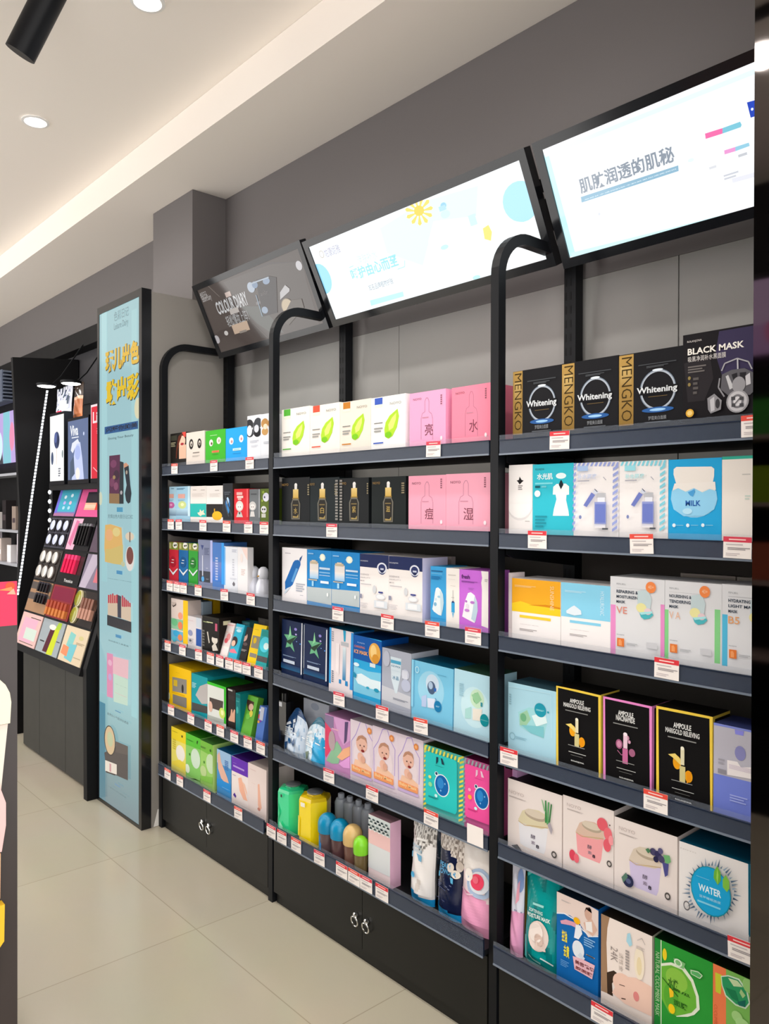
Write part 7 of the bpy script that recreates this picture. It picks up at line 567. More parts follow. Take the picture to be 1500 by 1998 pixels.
for (k, b, r, x, y, z, w_, h_, lab) in SHAPED:
    grp = 'packages on %s, %s' % (('the top shelf', 'the second shelf', 'the third shelf', 'the fourth shelf', 'the fifth shelf', 'the lowest shelf')[r-1], BAYS[b-1][2])
    if k == 'penguin':
        t = thing('penguin_bottle', lab, 'bottle', (x, y, z+.0006), grp); q = w_/2*.8
        mb = MB(); mb.lathe([(q*.8, 0), (q*.97, .006), (q, h_*.22), (q*.93, h_*.42), (q*.72, h_*.56), (q*.6, h_*.63)], 0, 0, 0, 26, ['#dfe2ee']*5); mb.build('bottle_body', GLASSY, t, True)
        mb = MB(); mb.lathe([(q*.60, h_*.632), (q*.68, h_*.66), (q*.70, h_*.80), (q*.6, h_*.92), (q*.3, h_*.99), (q*.05, h_)], 0, 0, 0, 26, ['#e6e9f2']*5); mb.build('cap', GLASSY, t, True)
        mb = MB(); mb.face([(-q*.15, -q*.72, h_*.74), (q*.15, -q*.72, h_*.74), (0, -q*.98, h_*.70)], '#e8b23a'); mb.face([(-q*.15, -q*.72, h_*.74), (0, -q*.98, h_*.70), (0, -q*.6, h_*.68)], '#c8922a'); mb.face([(q*.15, -q*.72, h_*.74), (0, -q*.6, h_*.68), (0, -q*.98, h_*.70)], '#c8922a'); mb.build('beak', PLASTIC, t)
    elif k == 'hexjar': hexjar(lab, grp, x, y, z, w_, h_, *(('#30d592', '#0f8a56', '#24bb7e') if 'green' in lab else ('#f2d60e', '#c9a806', '#d2b414')))
    elif k == 'dome':
        i = [s[8] for s in SHAPED if s[0] == 'dome'].index(lab)
        dome(lab, grp, (-2.35, -2.275, -2.200, -2.1385)[i], (1.811, 1.811, 1.811, 1.799)[i], z, (.0372, .0372, .0365, .0285)[i], (.158, .158, .160, .140)[i], ('#0f86b0', '#0e88b4', '#cfae72', '#7fd02c')[i], ('#5d4a4c', '#543a3c', '#6b4a40', '#6a5a3a')[i], i == 0)
    elif k == 'clear': clearbottle(lab, grp, x, y, z, w_, h_)
    elif k == 'tallbottle':
        t = thing('tall_bottle', lab, 'bottle', (x, y, z+.0006), grp)
        mb = MB(); mb.box(-w_/2, w_/2, -.02, .02, 0, h_*.86, '#17181b'); mb.face([(-w_*.4, -.0205, h_*.76), (w_*.1, -.0205, h_*.76), (w_*.1, -.0205, h_*.84), (-w_*.4, -.0205, h_*.84)], '#c9ccd2'); mb.build('bottle_body', GLASSY, t)
        mb = MB(); mb.lathe([(.014, h_*.861), (.014, h_)], 0, 0, 0, 16, ['#101012']); mb.build('cap', PLASTIC, t, True)
    elif k in ('bagblue', 'bagcyan'):
        blue = k == 'bagblue'
        def colour(u, v, blue=blue):
            n = math.sin(31*u+9*v)*math.sin(17*v-7*u)
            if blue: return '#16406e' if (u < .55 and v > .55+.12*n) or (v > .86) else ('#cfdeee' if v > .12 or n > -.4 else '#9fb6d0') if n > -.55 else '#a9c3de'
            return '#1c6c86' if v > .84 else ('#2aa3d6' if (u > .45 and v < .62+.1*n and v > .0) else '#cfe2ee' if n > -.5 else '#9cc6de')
        art = [('b', .08, .38, .5, .6, 5, '#eaf2f8' if blue else '#f2f8fb'), ('p', (.1, .68, .5, .78, .55, .72, .12, .62), '#e6eef5'), ('e', .42, .32, .07, .06, '#1d5b92' if blue else '#e3f2f8'), ('p', (.2, .25, .35, .3, .3, .12, .22, .1), '#244a78' if blue else '#6d7f6a'), ('l', (.55, .5, .95, .46), .004, '#f3f8fa')]
        if blue: art += [('p', (.55, .3, .62, .42, .66, .3, .6, .22), '#27507e'), ('p', (.68, .52, .74, .6, .78, .5, .72, .44), '#8fb2d2')]
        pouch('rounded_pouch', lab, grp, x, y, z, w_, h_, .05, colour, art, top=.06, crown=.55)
    elif k == 'pearl':
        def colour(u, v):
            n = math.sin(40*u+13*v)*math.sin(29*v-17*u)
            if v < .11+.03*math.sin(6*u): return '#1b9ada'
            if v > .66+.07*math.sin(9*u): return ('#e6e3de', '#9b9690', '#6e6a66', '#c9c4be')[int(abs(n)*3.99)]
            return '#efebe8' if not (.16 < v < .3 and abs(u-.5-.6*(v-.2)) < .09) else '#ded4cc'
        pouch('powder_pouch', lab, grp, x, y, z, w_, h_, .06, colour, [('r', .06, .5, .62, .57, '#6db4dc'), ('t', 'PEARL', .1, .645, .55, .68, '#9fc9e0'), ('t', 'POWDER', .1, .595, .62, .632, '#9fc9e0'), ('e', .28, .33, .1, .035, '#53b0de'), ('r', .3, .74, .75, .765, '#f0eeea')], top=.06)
    elif k == 'pearlnavy':
        def colour(u, v):
            n = math.sin(26*u+7*v)*math.sin(22*v-11*u)
            if v < .09+.03*(1-u): return '#1f9fe0'
            if (v > .72-.14*(u-.55) if u > .5 else v > .75) and v < .985: return ('#d9cfc6', '#b5a99f', '#8d8178', '#e6ded6')[int(abs(n)*3.99)]
            return '#151d3c'
        art = [('T', 'PEARL', .14, .575, .68, .635, '#3f96c8'), ('T', 'POWDER', .14, .51, .84, .57, '#3f96c8'), ('r', .04, .43, .76, .49, '#4fb6e6'), ('b', .1, .33, .72, .41, 4, '#4a5478'), ('b', .12, .2, .5, .22, 1, '#4a5478'), ('e', .63, .6, .12, .05, '#ded5cb'), ('e', .82, .545, .13, .045, '#e6decf'), ('e', .9, .64, .1, .06, '#c3b7ac')]
        pouch('powder_pouch', lab, grp, x, y, z, w_, h_, .06, colour, art, top=.05)
    elif k == 'plainnavy': pouch('powder_pouch', lab, grp, x, y+.03, z, w_, h_, .04, lambda u, v: '#1f9fe0' if .1 < v < .2 else '#141a36', [('r', .1, .5, .6, .56, '#2a6c8a')], top=.06)
    elif k == 'greypouch': pouch('powder_pouch', lab, grp, x, y, z, w_, h_, .05, lambda u, v: '#3d5468' if v > .45 else '#4c5058', [('b', .1, .52, .8, .62, 3, '#7d93a6')], top=.06)
    elif k == 'pinkpouch':
        def colour(u, v): return '#f0a3c6' if v < .42+.03*math.sin(5*u) else ('#efe8e2' if v > .66 else '#f3dfe2')
        pouch('powder_pouch', lab, grp, min(x, -1.54-w_/2), y, z, w_, h_, .06, colour, [('e', .62, .57, .36, .155, '#a9bcd6'), ('e', .6, .575, .27, .115, '#dfe4ec'), ('e', .56, .58, .19, .085, '#ee4a68'), ('e', .52, .6, .09, .04, '#f06a80'), ('e', .3, .63, .13, .07, '#f6efe8'), ('l', (.1, .45, .3, .42, .5, .44), .004, '#e6c3d0')], top=.05)
    elif k == 'pinkback': pouch('powder_pouch', lab, grp, -1.456, y, z, .046, h_, .035, lambda u, v: '#e9a3c9' if v < .48 else '#dfe0ee', [('e', .8, .8, .22, .12, '#7d96c6'), ('p', (.6, .55, .8, .6, .78, .8, .6, .75), '#e6a3b5'), ('l', (.5, .49, .98, .48), .004, '#8f8aa6')], top=.05)
    elif k == 'teal':
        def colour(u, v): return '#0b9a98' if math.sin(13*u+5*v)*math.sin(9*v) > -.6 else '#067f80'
        art = [('e', .52, .34, .28, .15, '#e9d6cc'), ('e', .46, .37, .2, .10, '#f3e6de'), ('p', (.45, .2, .75, .22, .72, .3, .5, .3), '#ead3c8'), ('e', .56, .31, .12, .06, '#dcc1b4'), ('b', .3, .62, .62, .66, 1, '#9fe0da'), ('T', 'SOFTENING', .2, .555, .62, .59, '#cdeeea'), ('T', 'MOISTURE MASK', .16, .505, .82, .545, '#dff4f0'), ('l', (.3, .12, .4, .09, .62, .08), .006, '#8fdcd6'), ('l', (.62, .14, .9, .1), .004, '#d5f0ec'), ('p', (.06, .9, .2, .95, .18, .92, .08, .87), '#5cc9c2'), ('p', (.12, .06, .2, .05, .18, .3, .14, .3), '#4fc3bd')]
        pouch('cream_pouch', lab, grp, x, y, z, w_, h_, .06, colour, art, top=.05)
    elif k == 'olive': carton('mask_carton', lab, 'box', grp, x-w_/2, y, z, w_, h_, .05, 0, '#8a7a2a', 0, 0, [], 0)
# ------------------------------------------------------------------ backlit poster pillar beside the shelving
t = thing('poster_lightbox', 'floor-standing backlit teal poster pillar with yellow brush lettering', 'light box', (-3.98, 1.95, 0))
def at(mb, o=(-3.98, 1.95, 0)): mb.v = [(p[0]-o[0], p[1]-o[1], p[2]-o[2]) for p in mb.v]; return mb
mb = MB(); mb.box(-4.258, -3.7035, 1.74, 2.185, 0, 2.685); at(mb).build('cladding', GREYP, t)
mb = MB()
mb.box(-4.262, -4.237, 1.688, 1.7395, 0, 2.695); mb.box(-3.733, -3.7015, 1.688, 1.7395, 0, 2.695); mb.box(-4.2369, -3.7331, 1.688, 1.7395, 2.657, 2.695); mb.box(-4.2369, -3.7331, 1.688, 1.7395, 0, .018)
at(mb).build('frame', BEZEL, t)
mb = MB(); W, Hh = .503, 2.638; mp = lambda u, v, k: (-4.2365+u*W, 1.6905-k*.00012, .0185+v*Hh)
mb.face([mp(0, 0, -2), mp(1, 0, -2), mp(1, 1, -2), mp(0, 1, -2)], '#a3cdd3')
art_on(mb, [('g', 0, 0, 1, .1, '#7d9298', '#86a9ae'), ('g', 0, .1, 1, .22, '#86a9ae', '#a0ced2'), ('g', 0, .0, .16, .2, '#6f929c', '#5a93a8'), ('g', .06, .45, .2, 1., '#a3d3d8', '#b3dfe3'), ('g', .82, .2, .95, .98, '#a3d6da', '#aad6da'), ('e', .97, .79, .08, .02, '#e6dfb9'), ('e', .03, .62, .05, .014, '#d6dcc0')], mp, W, Hh)
art_on(mb, POSTER_ART, lambda u, v, k: mp(u, v, k+8), W, Hh)
at(mb).build('poster', LIGHTBOX, t)
mb = MB(); q = [(1.752, .002), (1.779, .002), (1.779, .085), (1.774, .085)]
A = [(-3.7020, a, b) for a, b in q]; B_ = [(-3.7012, a, b) for a, b in q]; mb.face(A[::-1]); mb.face(B_); mb.quadstrip(A, B_)
tag(mb.build('paper_scrap', mat('white_paper', '#eceae6', .7)), 'white paper scrap on the floor between the poster pillar and the shelving', 'paper')
# ------------------------------------------------------------------ make-up tester counter along the wall
t = thing('tester_counter', 'dark make-up counter with a sloping board of tester trays', 'counter', (-4.85, 1.95, 0))
O = (-4.85, 1.95, 0); DOORG = mat('dark_grey_laminate', '#323230', .5, spec=.3)
mb = MB(); mb.box(-5.56, -4.32, 1.715, 2.17, .0, .66); at(mb, O).build('body', BLACKM, t)
for a, e in ((-5.56, -5.242), (-5.238, -4.78), (-4.776, -4.322)):
    mb = MB(); mb.box(a, e, 1.70, 1.7149, .012, .655); at(mb, O).build('door', DOORG, t)
mb = MB()
A = [(-4.318, y, z) for y, z in ((1.635, 0), (2.18, 0), (2.18, 1.75), (1.94, 1.75), (1.63, .72))]; B_ = [(-4.268, p[1], p[2]) for p in A]
mb.face(A[::-1]); mb.face(B_); mb.quadstrip(A, B_); at(mb, O).build('end_panel', BLACKM, t)
BY0, BZ0, BY1, BZ1, BX0, BX1 = 1.62, .715, 1.928, 1.745, -5.476, -4.322
BL = math.hypot(BY1-BY0, BZ1-BZ0); sy, sz = (BY1-BY0)/BL, (BZ1-BZ0)/BL; BW = BX1-BX0
def TP(u, q, k): return (BX0+u*BW, BY0+sy*q*BL-sz*k, BZ0+sz*q*BL+sy*k)   # u across, q up the slope, k out of it
mb = MB()
pts = [TP(-.01, -.035, 0), TP(1., -.035, 0), TP(1., 1.02, 0), TP(-.01, 1.02, 0)]; pb = [TP(-.01, -.035, -.05), TP(1., -.035, -.05), TP(1., 1.02, -.05), TP(-.01, 1.02, -.05)]
mb.face(pts); mb.face(pb[::-1]); mb.quadstrip(pb, pts); at(mb, O).build('sloping_board', BLACKM, t)
CELL = [['#7478b4', '#d2578f', '#d2578f'], ['#4a4a56', '#1b1b1e', '#5a4c5a'], ['#3a3634', '#181819', '#7d7488'], ['#a07d60', '#8a2f33', '#2a2422'], ['#d9b4b0', '#9aa4aa', '#d3c2a6']]
CART = {(0, 0): [('r', .12, .15, .95, .9, '#44a6c0'), ('r', .0, .1, .12, .95, '#6a6ad0'), ('e', .35, .65, .06, .06, '#cfe6f0'), ('e', .65, .7, .06, .06, '#cfe6f0'), ('e', .38, .45, .06, .06, '#b3a3e0'), ('e', .66, .45, .06, .06, '#e6b3c9'), ('e', .4, .28, .06, .06, '#9fd0e0'), ('e', .65, .28, .06, .06, '#9fd0e0'), ('r', .0, 0, 1, .1, '#a36f96')],
 (0, 1): [('r', .3, .45, .98, .8, '#2a2730'), ('r', .3, .22, .98, .45, '#e0a88e'), ('b', .32, .24, .96, .44, 1, '#eabfa8'), ('r', .78, .22, .98, .45, '#d2453a')],
 (0, 2): [('r', .1, .3, .9, .8, '#2a2730')], (1, 1): [('p', (0, 0, .34, 0, .44, 1, 0, 1), '#e6a9c0'), ('p', (.05, .2, .2, .1, .3, .9, .15, .95), '#c96f96')],
 (2, 1): [('t', 'Yessica', .35, .06, .75, .16, '#e8e8e8')], (2, 2): [('p', (0, 0, .3, 0, .6, 1, .2, 1), '#b0a6b8'), ('r', .55, .2, .95, .6, '#c96f7a')],
 (3, 0): [('r', 0, .72, 1, .95, '#57504c'), ('r', 0, .38, 1, .6, '#5a5250')], (3, 1): [('g', 0, 0, 1, .5, '#8a2f33', '#b0504a'), ('r', .05, .55, .95, .95, '#7a1f3a')],
 (4, 0): [('p', (.1, .1, .75, .1, .85, .85, .15, .85), '#f0a9be'), ('r', .35, .2, .9, .55, '#c6d6cc'), ('b', .2, .06, .9, .1, 1, '#6d5a5a'), ('b', .45, .86, .95, .9, 1, '#3a3034')],
 (4, 1): [('p', (.32, .05, .55, .05, .62, .75, .42, .78), '#54202e'), ('p', (.52, .0, .78, .02, .82, .9, .62, .75), '#c3cf2a'), ('e', .5, .8, .16, .08, '#e3e0da'), ('p', (.62, .75, .85, .8, .85, .99, .7, .98), '#a3c23a'), ('b', .1, .3, .3, .36, 1, '#2a2a2e'), ('b', .82, .42, .97, .46, 1, '#3a3a3e')],
 (4, 2): [('p', (.2, .45, .45, .4, .5, .8, .25, .85), '#7fc0bc'), ('p', (.25, .1, .6, .05, .65, .55, .3, .5), '#6fb9c4'), ('p', (.05, .2, .35, .15, .35, .42, .08, .45), '#e88a62'), ('e', .75, .75, .1, .06, '#c9c08a'), ('b', .6, .55, .95, .62, 2, '#a8987c'), ('b', .65, .18, .95, .22, 1, '#a8987c')]}
CU = (0, .345, .685, 1.)
def cellpt(r, c, u, v, k): return TP(CU[c]+.012+u*(CU[c+1]-CU[c]-.02), 1-(r+1)*.2+.006+v*.188, k)
for r in range(5):
    for c in range(3):
        mb = MB(); f = [cellpt(r, c, u, v, .006) for u, v in ((0, 0), (1, 0), (1, 1), (0, 1))]; g = [cellpt(r, c, u, v, .0005) for u, v in ((0, 0), (1, 0), (1, 1), (0, 1))]
        mb.face(f, CELL[r][c]); mb.face(g[::-1], CELL[r][c]); mb.quadstrip(g, f, CELL[r][c])
        art_on(mb, CART.get((r, c), []), lambda u, v, k: cellpt(r, c, u, v, .006+k*.0002), .39, .2)
        at(mb, O).build('tester_tray', GLOSS, t)
def tester(name, label, cat, group, r, c, u, v, parts, mats_):
    """a small product lying in a tray: parts = [(name, fn(mb))] built with local z out of the board"""
    p = cellpt(r, c, u, v, .0075); e = thing(name, label, cat, p, group)
    e.rotation_euler = (math.atan2(sz, sy), 0, 0)
    for (nm, fn), m in zip(parts, mats_): mb = MB(); fn(mb); mb.build(nm, m, e, True)
    return e
def clone(e, r, c, u, v, label=None):
    n = e.copy(); C.objects.link(n); n.location = cellpt(r, c, u, v, .0075)
    if label: n['label'] = label
    for ch in list(e.children): k = ch.copy(); C.objects.link(k); k.parent = n
    return n
def flatbar(x0, x1, y0, y1, z0, z1, col): return lambda mb: mb.box(x0, x1, y0, y1, z0, z1, col)
def disc(rx, ry, z0, z1, col, cy=0): return lambda mb: mb.lathe([(1., z0), (1., z1*.8), (.9, z1)], 0, cy, 0, 22, [col]*2, sx=rx, sy=ry)
SILVER = mat('silver_plastic', '#cfd2d6', .2, metal=.8); ROSE = mat('rose_gold', '#d8a08c', .2, metal=.8)
g1 = 'open compacts in the upper tester tray'
e = None
for i in range(6):
    u, v = .2+.32*(i % 3), .74-.48*(i//3)
    lab = 'open pale compact with black rim in the %s row of the upper tester tray' % ('top', 'lower')[i//3]
    if e is None: e = tester('compact', lab, 'compact', g1, 1, 0, u, v, [('case', flatbar(-.05, .05, -.042, .042, 0, .008, '#1c1c22')), ('powder', disc(.038, .034, .009, .012, '#c3cbe6'))], [PLASTIC, PLASTIC])
    else: clone(e, 1, 0, u, v, lab)
e = None
for i in range(5):
    lab = 'black mascara tube with silver tip in the black tester tray'
    if e is None: e = tester('mascara_tube', lab, 'mascara', 'mascara tubes in the black tester tray', 1, 1, .46+.12*i, .5, [('tube', flatbar(-.011, .011, -.07, .05, 0, .02, '#0e0e10')), ('tip', flatbar(-.011, .011, .0505, .066, 0, .02, '#d5d8dc'))], [GLASSY, SILVER])
    else: clone(e, 1, 1, .46+.12*i, .5)
e = None
for i in range(6):
    lab = 'round compact with a pale silvery lid in the dark tester tray'
    if e is None: e = tester('round_compact', lab, 'compact', 'round compacts in the dark tester tray', 2, 0, .2+.3*(i % 3), .74-.48*(i//3), [('case', disc(.05, .045, 0, .012, '#4a423e')), ('lid', disc(.042, .038, .0125, .016, '#d5d2cc'))], [GLASSY, GLASSY])
    else: clone(e, 2, 0, .2+.3*(i % 3), .74-.48*(i//3))
e = None
for i in range(4):
    lab = 'hot pink lipstick tube in the black tester tray'
    if e is None: e = tester('lipstick', lab, 'lipstick', 'hot pink lipsticks in the black tester tray', 2, 1, .3+.15*i, .6, [('tube', flatbar(-.018, .018, -.055, .03, 0, .022, '#d8134e')), ('cap', flatbar(-.017, .017, .0305, .06, 0, .022, '#ee3a72'))], [GLASSY, GLASSY])
    else: clone(e, 2, 1, .3+.15*i, .6)
e = None
for i in range(8):
    lab = 'stubby black brow pencil in the tan tester tray'
    if e is None: e = tester('brow_pencil', lab, 'brow pencil', 'brow pencils in the tan tester tray', 3, 0, .5+.13*(i % 4), .82-.36*(i//4), [('barrel', flatbar(-.012, .012, -.03, .022, 0, .02, '#17161a')), ('cap', flatbar(-.012, .012, .0225, .034, 0, .02, '#3a3a44'))], [GLASSY, GLASSY])
    else: clone(e, 3, 0, .5+.13*(i % 4), .82-.36*(i//4))
e = None
for i in range(6):
    lab = 'copper capped lipstick in the red tester tray'
    if e is None: e = tester('lipstick', lab, 'lipstick', 'copper lipsticks in the red tester tray', 3, 1, .1+.16*i, .28, [('tube', flatbar(-.016, .016, -.045, .0, 0, .02, '#c97a3f')), ('cap', flatbar(-.016, .016, .0005, .045, 0, .02, '#a84a34'))], [GLASSY, GLASSY])
    else: clone(e, 3, 1, .1+.16*i, .28)
for i in range(2):
    tester('oval_compact', ('upper', 'lower')[i]+' olive yellow oval compact in the brown tester tray', 'compact', 'oval compacts in the brown tester tray', 3, 2, .22, .74-.48*i, [('case', disc(.05, .05, 0, .012, '#bdb48a')), ('lid', disc(.042, .044, .0125, .016, '#8d8a1c'))], [GLASSY, GLASSY])
e = None
for i in range(4):
    lab = 'rose gold tube in the brown tester tray'
    if e is None: e = tester('lip_gloss', lab, 'lip gloss', 'rose gold tubes in the brown tester tray', 3, 2, .5+.14*i, .5, [('tube', flatbar(-.015, .015, -.06, .0, 0, .02, '#b98a78')), ('cap', flatbar(-.015, .015, .0005, .06, 0, .02, '#ffffff'))], [GLASSY, ROSE])
    else: clone(e, 3, 2, .5+.14*i, .5)
# lit posters standing on the counter
for (x0, x1, z0, z1, bg, art, lab) in (
    (-5.50, -5.225, 1.775, 2.225, '#f3f4f2', [('e', .5, .62, .2, .13, '#32406a'), ('e', .42, .66, .1, .08, '#55639a'), ('e', .6, .6, .08, .09, '#1f2a4a'), ('l', (.5, .5, .48, .25), .006, '#c9a98f'), ('e', .18, .35, .09, .1, '#3a4a6a'), ('e', .92, .4, .05, .06, '#7d8a8a'), ('b', .62, .06, .8, .2, 4, '#6d6f7a')], 'small lit white poster with navy flower brushes on the counter'),
    (-5.165, -4.81, 1.775, 2.165, '#5f6f93', [('p', (.2, 0, .8, 0, .72, .35, .62, .62, .4, .62, .28, .35), '#c3cdf0'), ('p', (.1, .0, .35, .1, .3, .4, .12, .3), '#4a5a70'), ('e', .5, .45, .14, .12, '#aab7e6'), ('p', (.25, .45, .45, .6, .6, .6, .5, .68, .22, .62, .15, .5), '#dfe3ee'), ('T', 'Viva', .12, .74, .52, .92, '#eef0f2'), ('r', .2, .7, .55, .72, '#d9dde6'), ('e', .8, .75, .03, .03, '#c9d2ee'), ('e', .5, .1, .1, .1, '#f3e9e0')], 'small lit grey-blue poster with a pale gown on the counter'),
    (-4.78, -4.40, 1.775, 2.235, '#d61f33', [('T', 'Lip', .08, .7, .45, .9, '#f6d9dc'), ('t', '亮彩', .25, .6, .5, .68, '#f3c3c9'), ('l', (.1, .15, .4, .04), .006, '#f0b9bf'), ('p', (.0, .0, .02, .0, .02, 1, 0, 1), '#f3d9dc'), ('p', (.0, .97, 1, .97, 1, 1, 0, 1), '#f3d9dc')], 'small lit red poster with white lettering on the counter')):
    t2 = thing('counter_poster', lab, 'light box', ((x0+x1)/2, 1.88, z0), 'lit posters on the make-up counter')
    W, Hh = x1-x0, z1-z0; mb = MB(); mb.box(-W/2, W/2, -.028, .03, -.02, Hh+.012); mb.build('frame', BEZEL, t2)
    mb = MB(); mp = lambda u, v, k: (-W/2+.008+u*(W-.016), -.0285-k*.0002, .006+v*(Hh-.012)); mb.face([mp(0, 0, 0), mp(1, 0, 0), mp(1, 1, 0), mp(0, 1, 0)], bg); art_on(mb, art, mp, W, Hh); mb.build('poster', SMALLBOX, t2)
slabm = MB(); slabm.box(-5.52, -4.34, 1.86, 2.18, 1.72, 1.7545); at(slabm, O).build('top_ledge', BLACKM, t)
# lamps and hanging packs over the counter
for i, (x, z) in enumerate(((-5.56, 2.435), (-5.10, 2.40))):
    l = thing('counter_lamp', ('round lamp glowing at the top of the light strip', 'round lamp glowing above the red poster')[i], 'lamp', (x, 1.85, z), 'round lamps over the make-up counter')
    mb = MB(); mb.lathe([(.06, .0), (.065, .004), (.065, .016), (.03, .02)], 0, 0, 0, 24, ['#303034']*3); mb.build('shade', BLACK, l, True)
    mb = MB(); mb.lathe([(.058, -.001), (.05, -.005), (.02, -.006)], 0, 0, 0, 24); mb.build('lens', LAMPGLOW, l)
    mb = MB(); mb.tube([(0, .04, .018), (0, .1, .08), (0, .265, .34)], .004); mb.build('arm', BLACK, l)
    L = bpy.data.lights.new('counter_lamp_light', 'SPOT'); L.energy = 9; L.spot_size = R(130); L.spot_blend = .7; L.shadow_soft_size = .05
    lo = bpy.data.objects.new('counter_lamp_light', L); C.objects.link(lo); lo.parent = l; lo.location = (0, 0, -.02)
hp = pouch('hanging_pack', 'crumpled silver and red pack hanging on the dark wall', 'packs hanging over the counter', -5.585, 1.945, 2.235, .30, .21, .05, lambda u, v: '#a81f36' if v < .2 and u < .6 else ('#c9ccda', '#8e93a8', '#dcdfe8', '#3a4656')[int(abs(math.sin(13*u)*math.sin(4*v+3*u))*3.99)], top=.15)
mb = MB(); mb.box(-.003, .003, .0, .219, .205, .211); mb.build('hook', CHROME, hp)
hp = pouch('hanging_pack', 'brown pointed pack with a dark flap on the dark wall', 'packs hanging over the counter', -5.29, 1.945, 2.20, .16, .24, .03, lambda u, v: '#33261f' if v > .62 else ('#c9a48a' if v > .52 else '#a5633f'), top=.05)
mb = MB(); mb.box(-.003, .003, .0, .229, .234, .24); mb.build('hook', CHROME, hp)
# side panel with its strip of lights
t = thing('display_divider', 'tall black divider panel with a slanting strip of white lights', 'divider', (-5.86, 2.1, 0))
O2 = (-5.86, 2.1, 0); mb = MB()
A = [(-5.90, y, z) for y, z in ((1.74, .0), (2.18, .0), (2.18, 2.70), (1.72, 2.66), (1.77, 1.55))]; B_ = [(-5.86, p[1], p[2]) for p in A]
mb.face(A[::-1]); mb.face(B_); mb.quadstrip(A, B_); at(mb, O2).build('panel', BLACKM, t)
STRIP = bpy.data.materials.new('light_strip_glow'); STRIP.use_nodes = True; _b = STRIP.node_tree.nodes['Principled BSDF']; _b.inputs['Emission Color'].default_value = (.9, .95, 1, 1); _b.inputs['Emission Strength'].default_value = 2.2
mb = MB()
for i in range(62):
    a, e = i/62, (i+.72)/62; p = lambda q: (1.752+(1.956-1.752)*q, .985+(2.455-.985)*q)
    (y0, z0), (y1, z1) = p(a), p(e); mb.face([(-5.8565, y0-.007, z0), (-5.8565, y0+.007, z0), (-5.8565, y1+.007, z1), (-5.8565, y1-.007, z1)])
at(mb, O2).build('light_strip', STRIP, t)
t = thing('bulb_strip', 'upright row of small round bulbs beside the tester trays', 'bulb strip', (-5.62, 1.90, 1.3))
mb = MB(); mb.box(-.03, .03, 0, .285, -.05, .47); mb.build('backing', BLACKM, t)
for k in range(7):
    mb = MB(); mb.lathe([(.002, -.0005), (.014, .004), (.014, .012), (.004, .018)], 0, 0, 0, 12); mb.v = [(p[0], -p[2], p[1]+.02+k*.065) for p in mb.v]; mb.build('bulb', STRIP, t, True)
# ------------------------------------------------------------------ second make-up rack, beyond the divider
t = thing('makeup_rack', 'far make-up rack with a lit pink and teal poster beyond the divider', 'display rack', (-7.2, 2.1, 0)); O3 = (-7.2, 2.1, 0)
mb = MB(); mb.box(-8.4, -5.92, 1.95, 2.18, 0, .86); mb.box(-8.4, -5.92, 2.12, 2.18, .861, 2.7); at(mb, O3).build('carcass', BLACKM, t)
MESHM = mat('perforated_metal', '#8f9ab0', .35, metal=.5); mb = MB()
for i in range(40): mb.box(-8.3+i*.03, -8.285+i*.03, 2.0, 2.01, 2.50, 2.77)
for i in range(9): mb.box(-8.3, -7.1, 2.012, 2.119, 2.51+i*.03, 2.523+i*.03)
at(mb, O3).build('mesh_header', MESHM, t)
mb = MB(); mp = lambda u, v, k: (-8.2+u*2.2, 2.06-k*.0003, 1.98+v*.44); mb.face([mp(0, 0, 0), mp(1, 0, 0), mp(1, 1, 0), mp(0, 1, 0)], '#b9a3d9')
art_on(mb, [('p', (.1, 0, .3, 0, .34, 1, .12, 1), '#8fd0d6'), ('p', (.3, .0, .42, 0, .38, .6, .32, .55), '#3a3a44'), ('e', .36, .35, .05, .3, '#cfe9ee'), ('p', (.42, 0, .52, 0, .5, 1, .42, 1), '#86c3d0'), ('e', .53, .5, .03, .28, '#e68fb0'), ('e', .2, .4, .05, .3, '#e6f0f4'), ('p', (.6, 0, .8, 0, .75, 1, .62, 1), '#7fc3cc')], mp, 2.2, .44); at(mb, O3).build('poster', SMALLBOX, t)
for z in (1.88, 1.42, 1.15):
    mb = MB(); mb.box(-8.35, -5.94, 1.96, 2.119, z-.02, z); at(mb, O3).build('shelf', mat('pale_rack_shelf', '#a9acb4', .25), t)
for i in range(16):
    x = -8.1+.13*i; row = i % 2; c = ('#d9d4d2', '#c3b6b0', '#2a2628', '#e6e2e4', '#8d7f76', '#cfc9d2')[i % 6]
    o = carton('makeup_box', 'small make-up box on the far rack beyond the divider', 'box', 'make-up boxes on the far rack', x, 1.99, (1.4206, 1.1506)[row], .1, .14+.05*(i % 3), .08, 0, c, 0, 0, [('r', .15, .3, .85, .5, ('#4a4044', '#f0eeee')[i % 2])], 0)
# ------------------------------------------------------------------ island gondola on the aisle's other side
WOOD = mat('dark_walnut_laminate', '#2a2120', .32)
t = thing('island_gondola', 'dark wood island gondola, its end post cut by the photo edge', 'gondola', (-2.2, .1, 0)); O4 = (-2.2, .1, 0)
mb = MB(); mb.box(-1.545, -1.5, .415, .448, 0, 1.42); at(mb, O4).build('end_post', WOOD, t)
mb = MB(); mb.box(-3.4, -1.545, -.30, .41, 0, .12); mb.box(-1.56, -1.5455, -.30, .413, .121, 1.38); mb.box(-3.4, -1.561, -.02, .0, .121, 1.3); at(mb, O4).build('carcass', BLACKM, t)
for z in (.5, .85, 1.2):
    mb = MB(); mb.box(-3.39, -1.562, .001, .40, z, z+.02); at(mb, O4).build('shelf', BLACKM, t)
mb = MB()
for z in (.45, .7, .95, 1.2): mb.box(-1.5445, -1.52, .30, .31, z-.004, z+.004)
at(mb, O4).build('hook', CHROME, t)
mb = MB(); mb.box(-1.53, -1.526, .33, .447, 1.396, 1.475, '#e63e5c'); mb.v = [(p[0]+.028, p[1], p[2]) for p in mb.v]
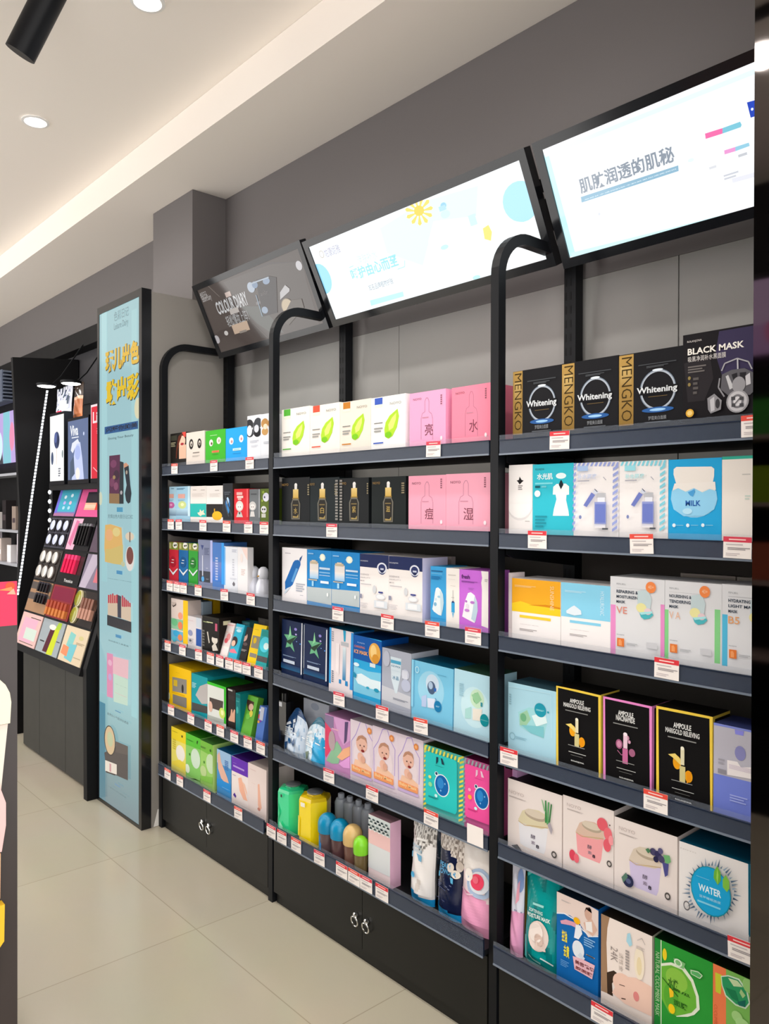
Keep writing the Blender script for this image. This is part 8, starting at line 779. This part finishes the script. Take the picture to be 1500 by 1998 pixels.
art_on(mb, [('e', .9, .9, .07, .09, '#c9563a'), ('p', (.72, .82, .95, .78, .92, .88), '#e88a5a'), ('p', (.85, .72, .98, .7, .95, .84), '#f0a08a')], lambda u, v, k: (-1.498+k*.0003+.0002, 0.33+u*.117, 1.396+v*.079), .12, .08)
tag(mb.build('sale_card', PRINT), 'plain bright pink-red card on the end of the island gondola', 'card')
def hanger(name, label, x, pts, th, colour, art=()):
    mb = MB(); A = [(x, p[0]-.008, p[1]) for p in pts]; B_ = [(x+th, p[0]-.008, p[1]) for p in pts]
    mb.face(A[::-1], colour); mb.face(B_, colour); mb.quadstrip(A, B_, colour)
    tag(mb.build(name, GLOSS), label, 'pack', 'packs on the gondola end')
arc = lambda y0, z0, ry, rz, a0, a1, n=10: [(y0+ry*math.cos(R(a0+(a1-a0)*i/n)), z0+rz*math.sin(R(a0+(a1-a0)*i/n))) for i in range(n+1)]
hanger('hanging_pack', 'cream round-topped pack on the gondola end', -1.5, [(.34, 1.225), (.438, 1.225)]+arc(.39, 1.262, .05, .055, 0, 180), .02, '#dfd4bc')
hanger('hanging_pack', 'white tall pack under the cream round-topped one', -1.498, [(.33, 1.06), (.420, 1.06), (.436, 1.223), (.33, 1.223)], .012, '#d6cabf')
hanger('hanging_pack', 'pale pink pack on the gondola end', -1.5, [(.33, 1.0), (.424, 1.0), (.431, 1.045), (.431, 1.085), (.418, 1.125), (.33, 1.13)], .02, '#dcb0ae')
hanger('hanging_pack', 'apricot pack between the pink and yellow ones', -1.498, [(.33, .915), (.423, .915), (.424, .995), (.33, .995)], .012, '#d8ab7e')
hanger('hanging_pack', 'yellow pack lowest on the gondola end', -1.5, [(.33, .76), (.418, .76), (.420, .83), (.428, .84), (.429, .905), (.33, .905)], .02, '#dcae28')
# ------------------------------------------------------------------ track spotlight over the aisle
t = thing('track_spotlight', 'black cylinder spotlight hanging from the ceiling track', 'spotlight', (-2.78, .93, 3.445))
P0, P1 = Vector((-2.853, .862, 3.165)), Vector((-2.76, .94, 3.375)); mb = MB(); d_ = (P1-P0)
pts = [P0+d_*k for k in (0, .02, .98, 1.)]; o0 = Vector((-2.78, .93, 3.445))
mb.tube([tuple(p-o0) for p in pts], .05, n=28, round_=True); mb.build('lamp_body', BLACK, t, True)
mb = MB(); mb.tube([tuple(P0+d_*.75-o0+Vector((.055, .0, 0))), (.06, 0, -.03), (.0, 0, -.012)], .008); mb.build('bracket', BLACK, t)
mb = MB(); mb.box(-.1, .1, -.018, .018, -.028, .0045); mb.build('track_adapter', BLACK, t)
for (x0, x1, y) in ((-3.2, -2.5, .93), (-1.6, -.9, -.06)):
    mb = MB(); mb.box(x0, x1, y-.017, y+.017, 3.418, 3.449) if y < 0 else mb.box(x0, x1, y-.017, y+.017, 3.4496, 3.4499)
    if y < 0: tag(mb.build('lighting_track', BLACK), 'short black lighting track on the ceiling, seen in the smoked mirror', 'track')
# ------------------------------------------------------------------ shelves across the shop, seen in the smoked mirror
t = thing('facing_shelf', 'dark shelf run across the shop, seen only in the smoked mirror', 'shelving', (-1.7, -1.5, 0)); O5 = (-1.7, -1.5, 0)
mb = MB(); mb.box(-3.2, -.4, -1.645, -1.62, 0, 2.4); mb.box(-3.2, -.4, -1.619, -1.3, 0, .4); at(mb, O5).build('carcass', BLACKM, t)
for z in (.8, 1.2, 1.62, 1.98):
    mb = MB(); mb.box(-3.2, -.4, -1.619, -1.35, z, z+.02); at(mb, O5).build('shelf', mat('grey_shelf_edge', '#8a7a74', .5), t)
t = thing('facing_poster', 'pink and lavender lit poster across the shop, seen in the smoked mirror', 'light box', (-1.9, -1.58, 2.46))
mb = MB(); mb.box(-1.2, 1.2, -.04, .0, -.02, .46); mb.build('frame', BEZEL, t)
mb = MB(); mp = lambda u, v, k: (1.17-u*2.34, .001+k*.0004, .005+v*.42); mb.face([mp(0, 0, 0), mp(1, 0, 0), mp(1, 1, 0), mp(0, 1, 0)], '#d3a6dc')
art_on(mb, [('e', .4+.1*i, .3+.4*(i % 2), .08, .3, ('#ee86b4', '#e6c6ec', '#f0a0c4')[i % 3]) for i in range(-4, 7)], mp, 2.3, .4); mb.build('poster', SMALLBOX, t)
for i in range(9):
    x = -2.6+.23*i
    for z, c, n in ((2.0006, '#3c8a3a', 'green'), (1.6406, '#7d9a22', 'olive'), (1.2206, '#a0543f', 'rust')):
        carton('facing_carton', '%s carton on the shelf across the shop' % n, 'box', '%s cartons across the shop' % n, x, -1.56, z, .2, .2, .1, 0, c, 0, 0, [('r', .2, .4, .8, .6, '#c9d6cc')], 0, 0)
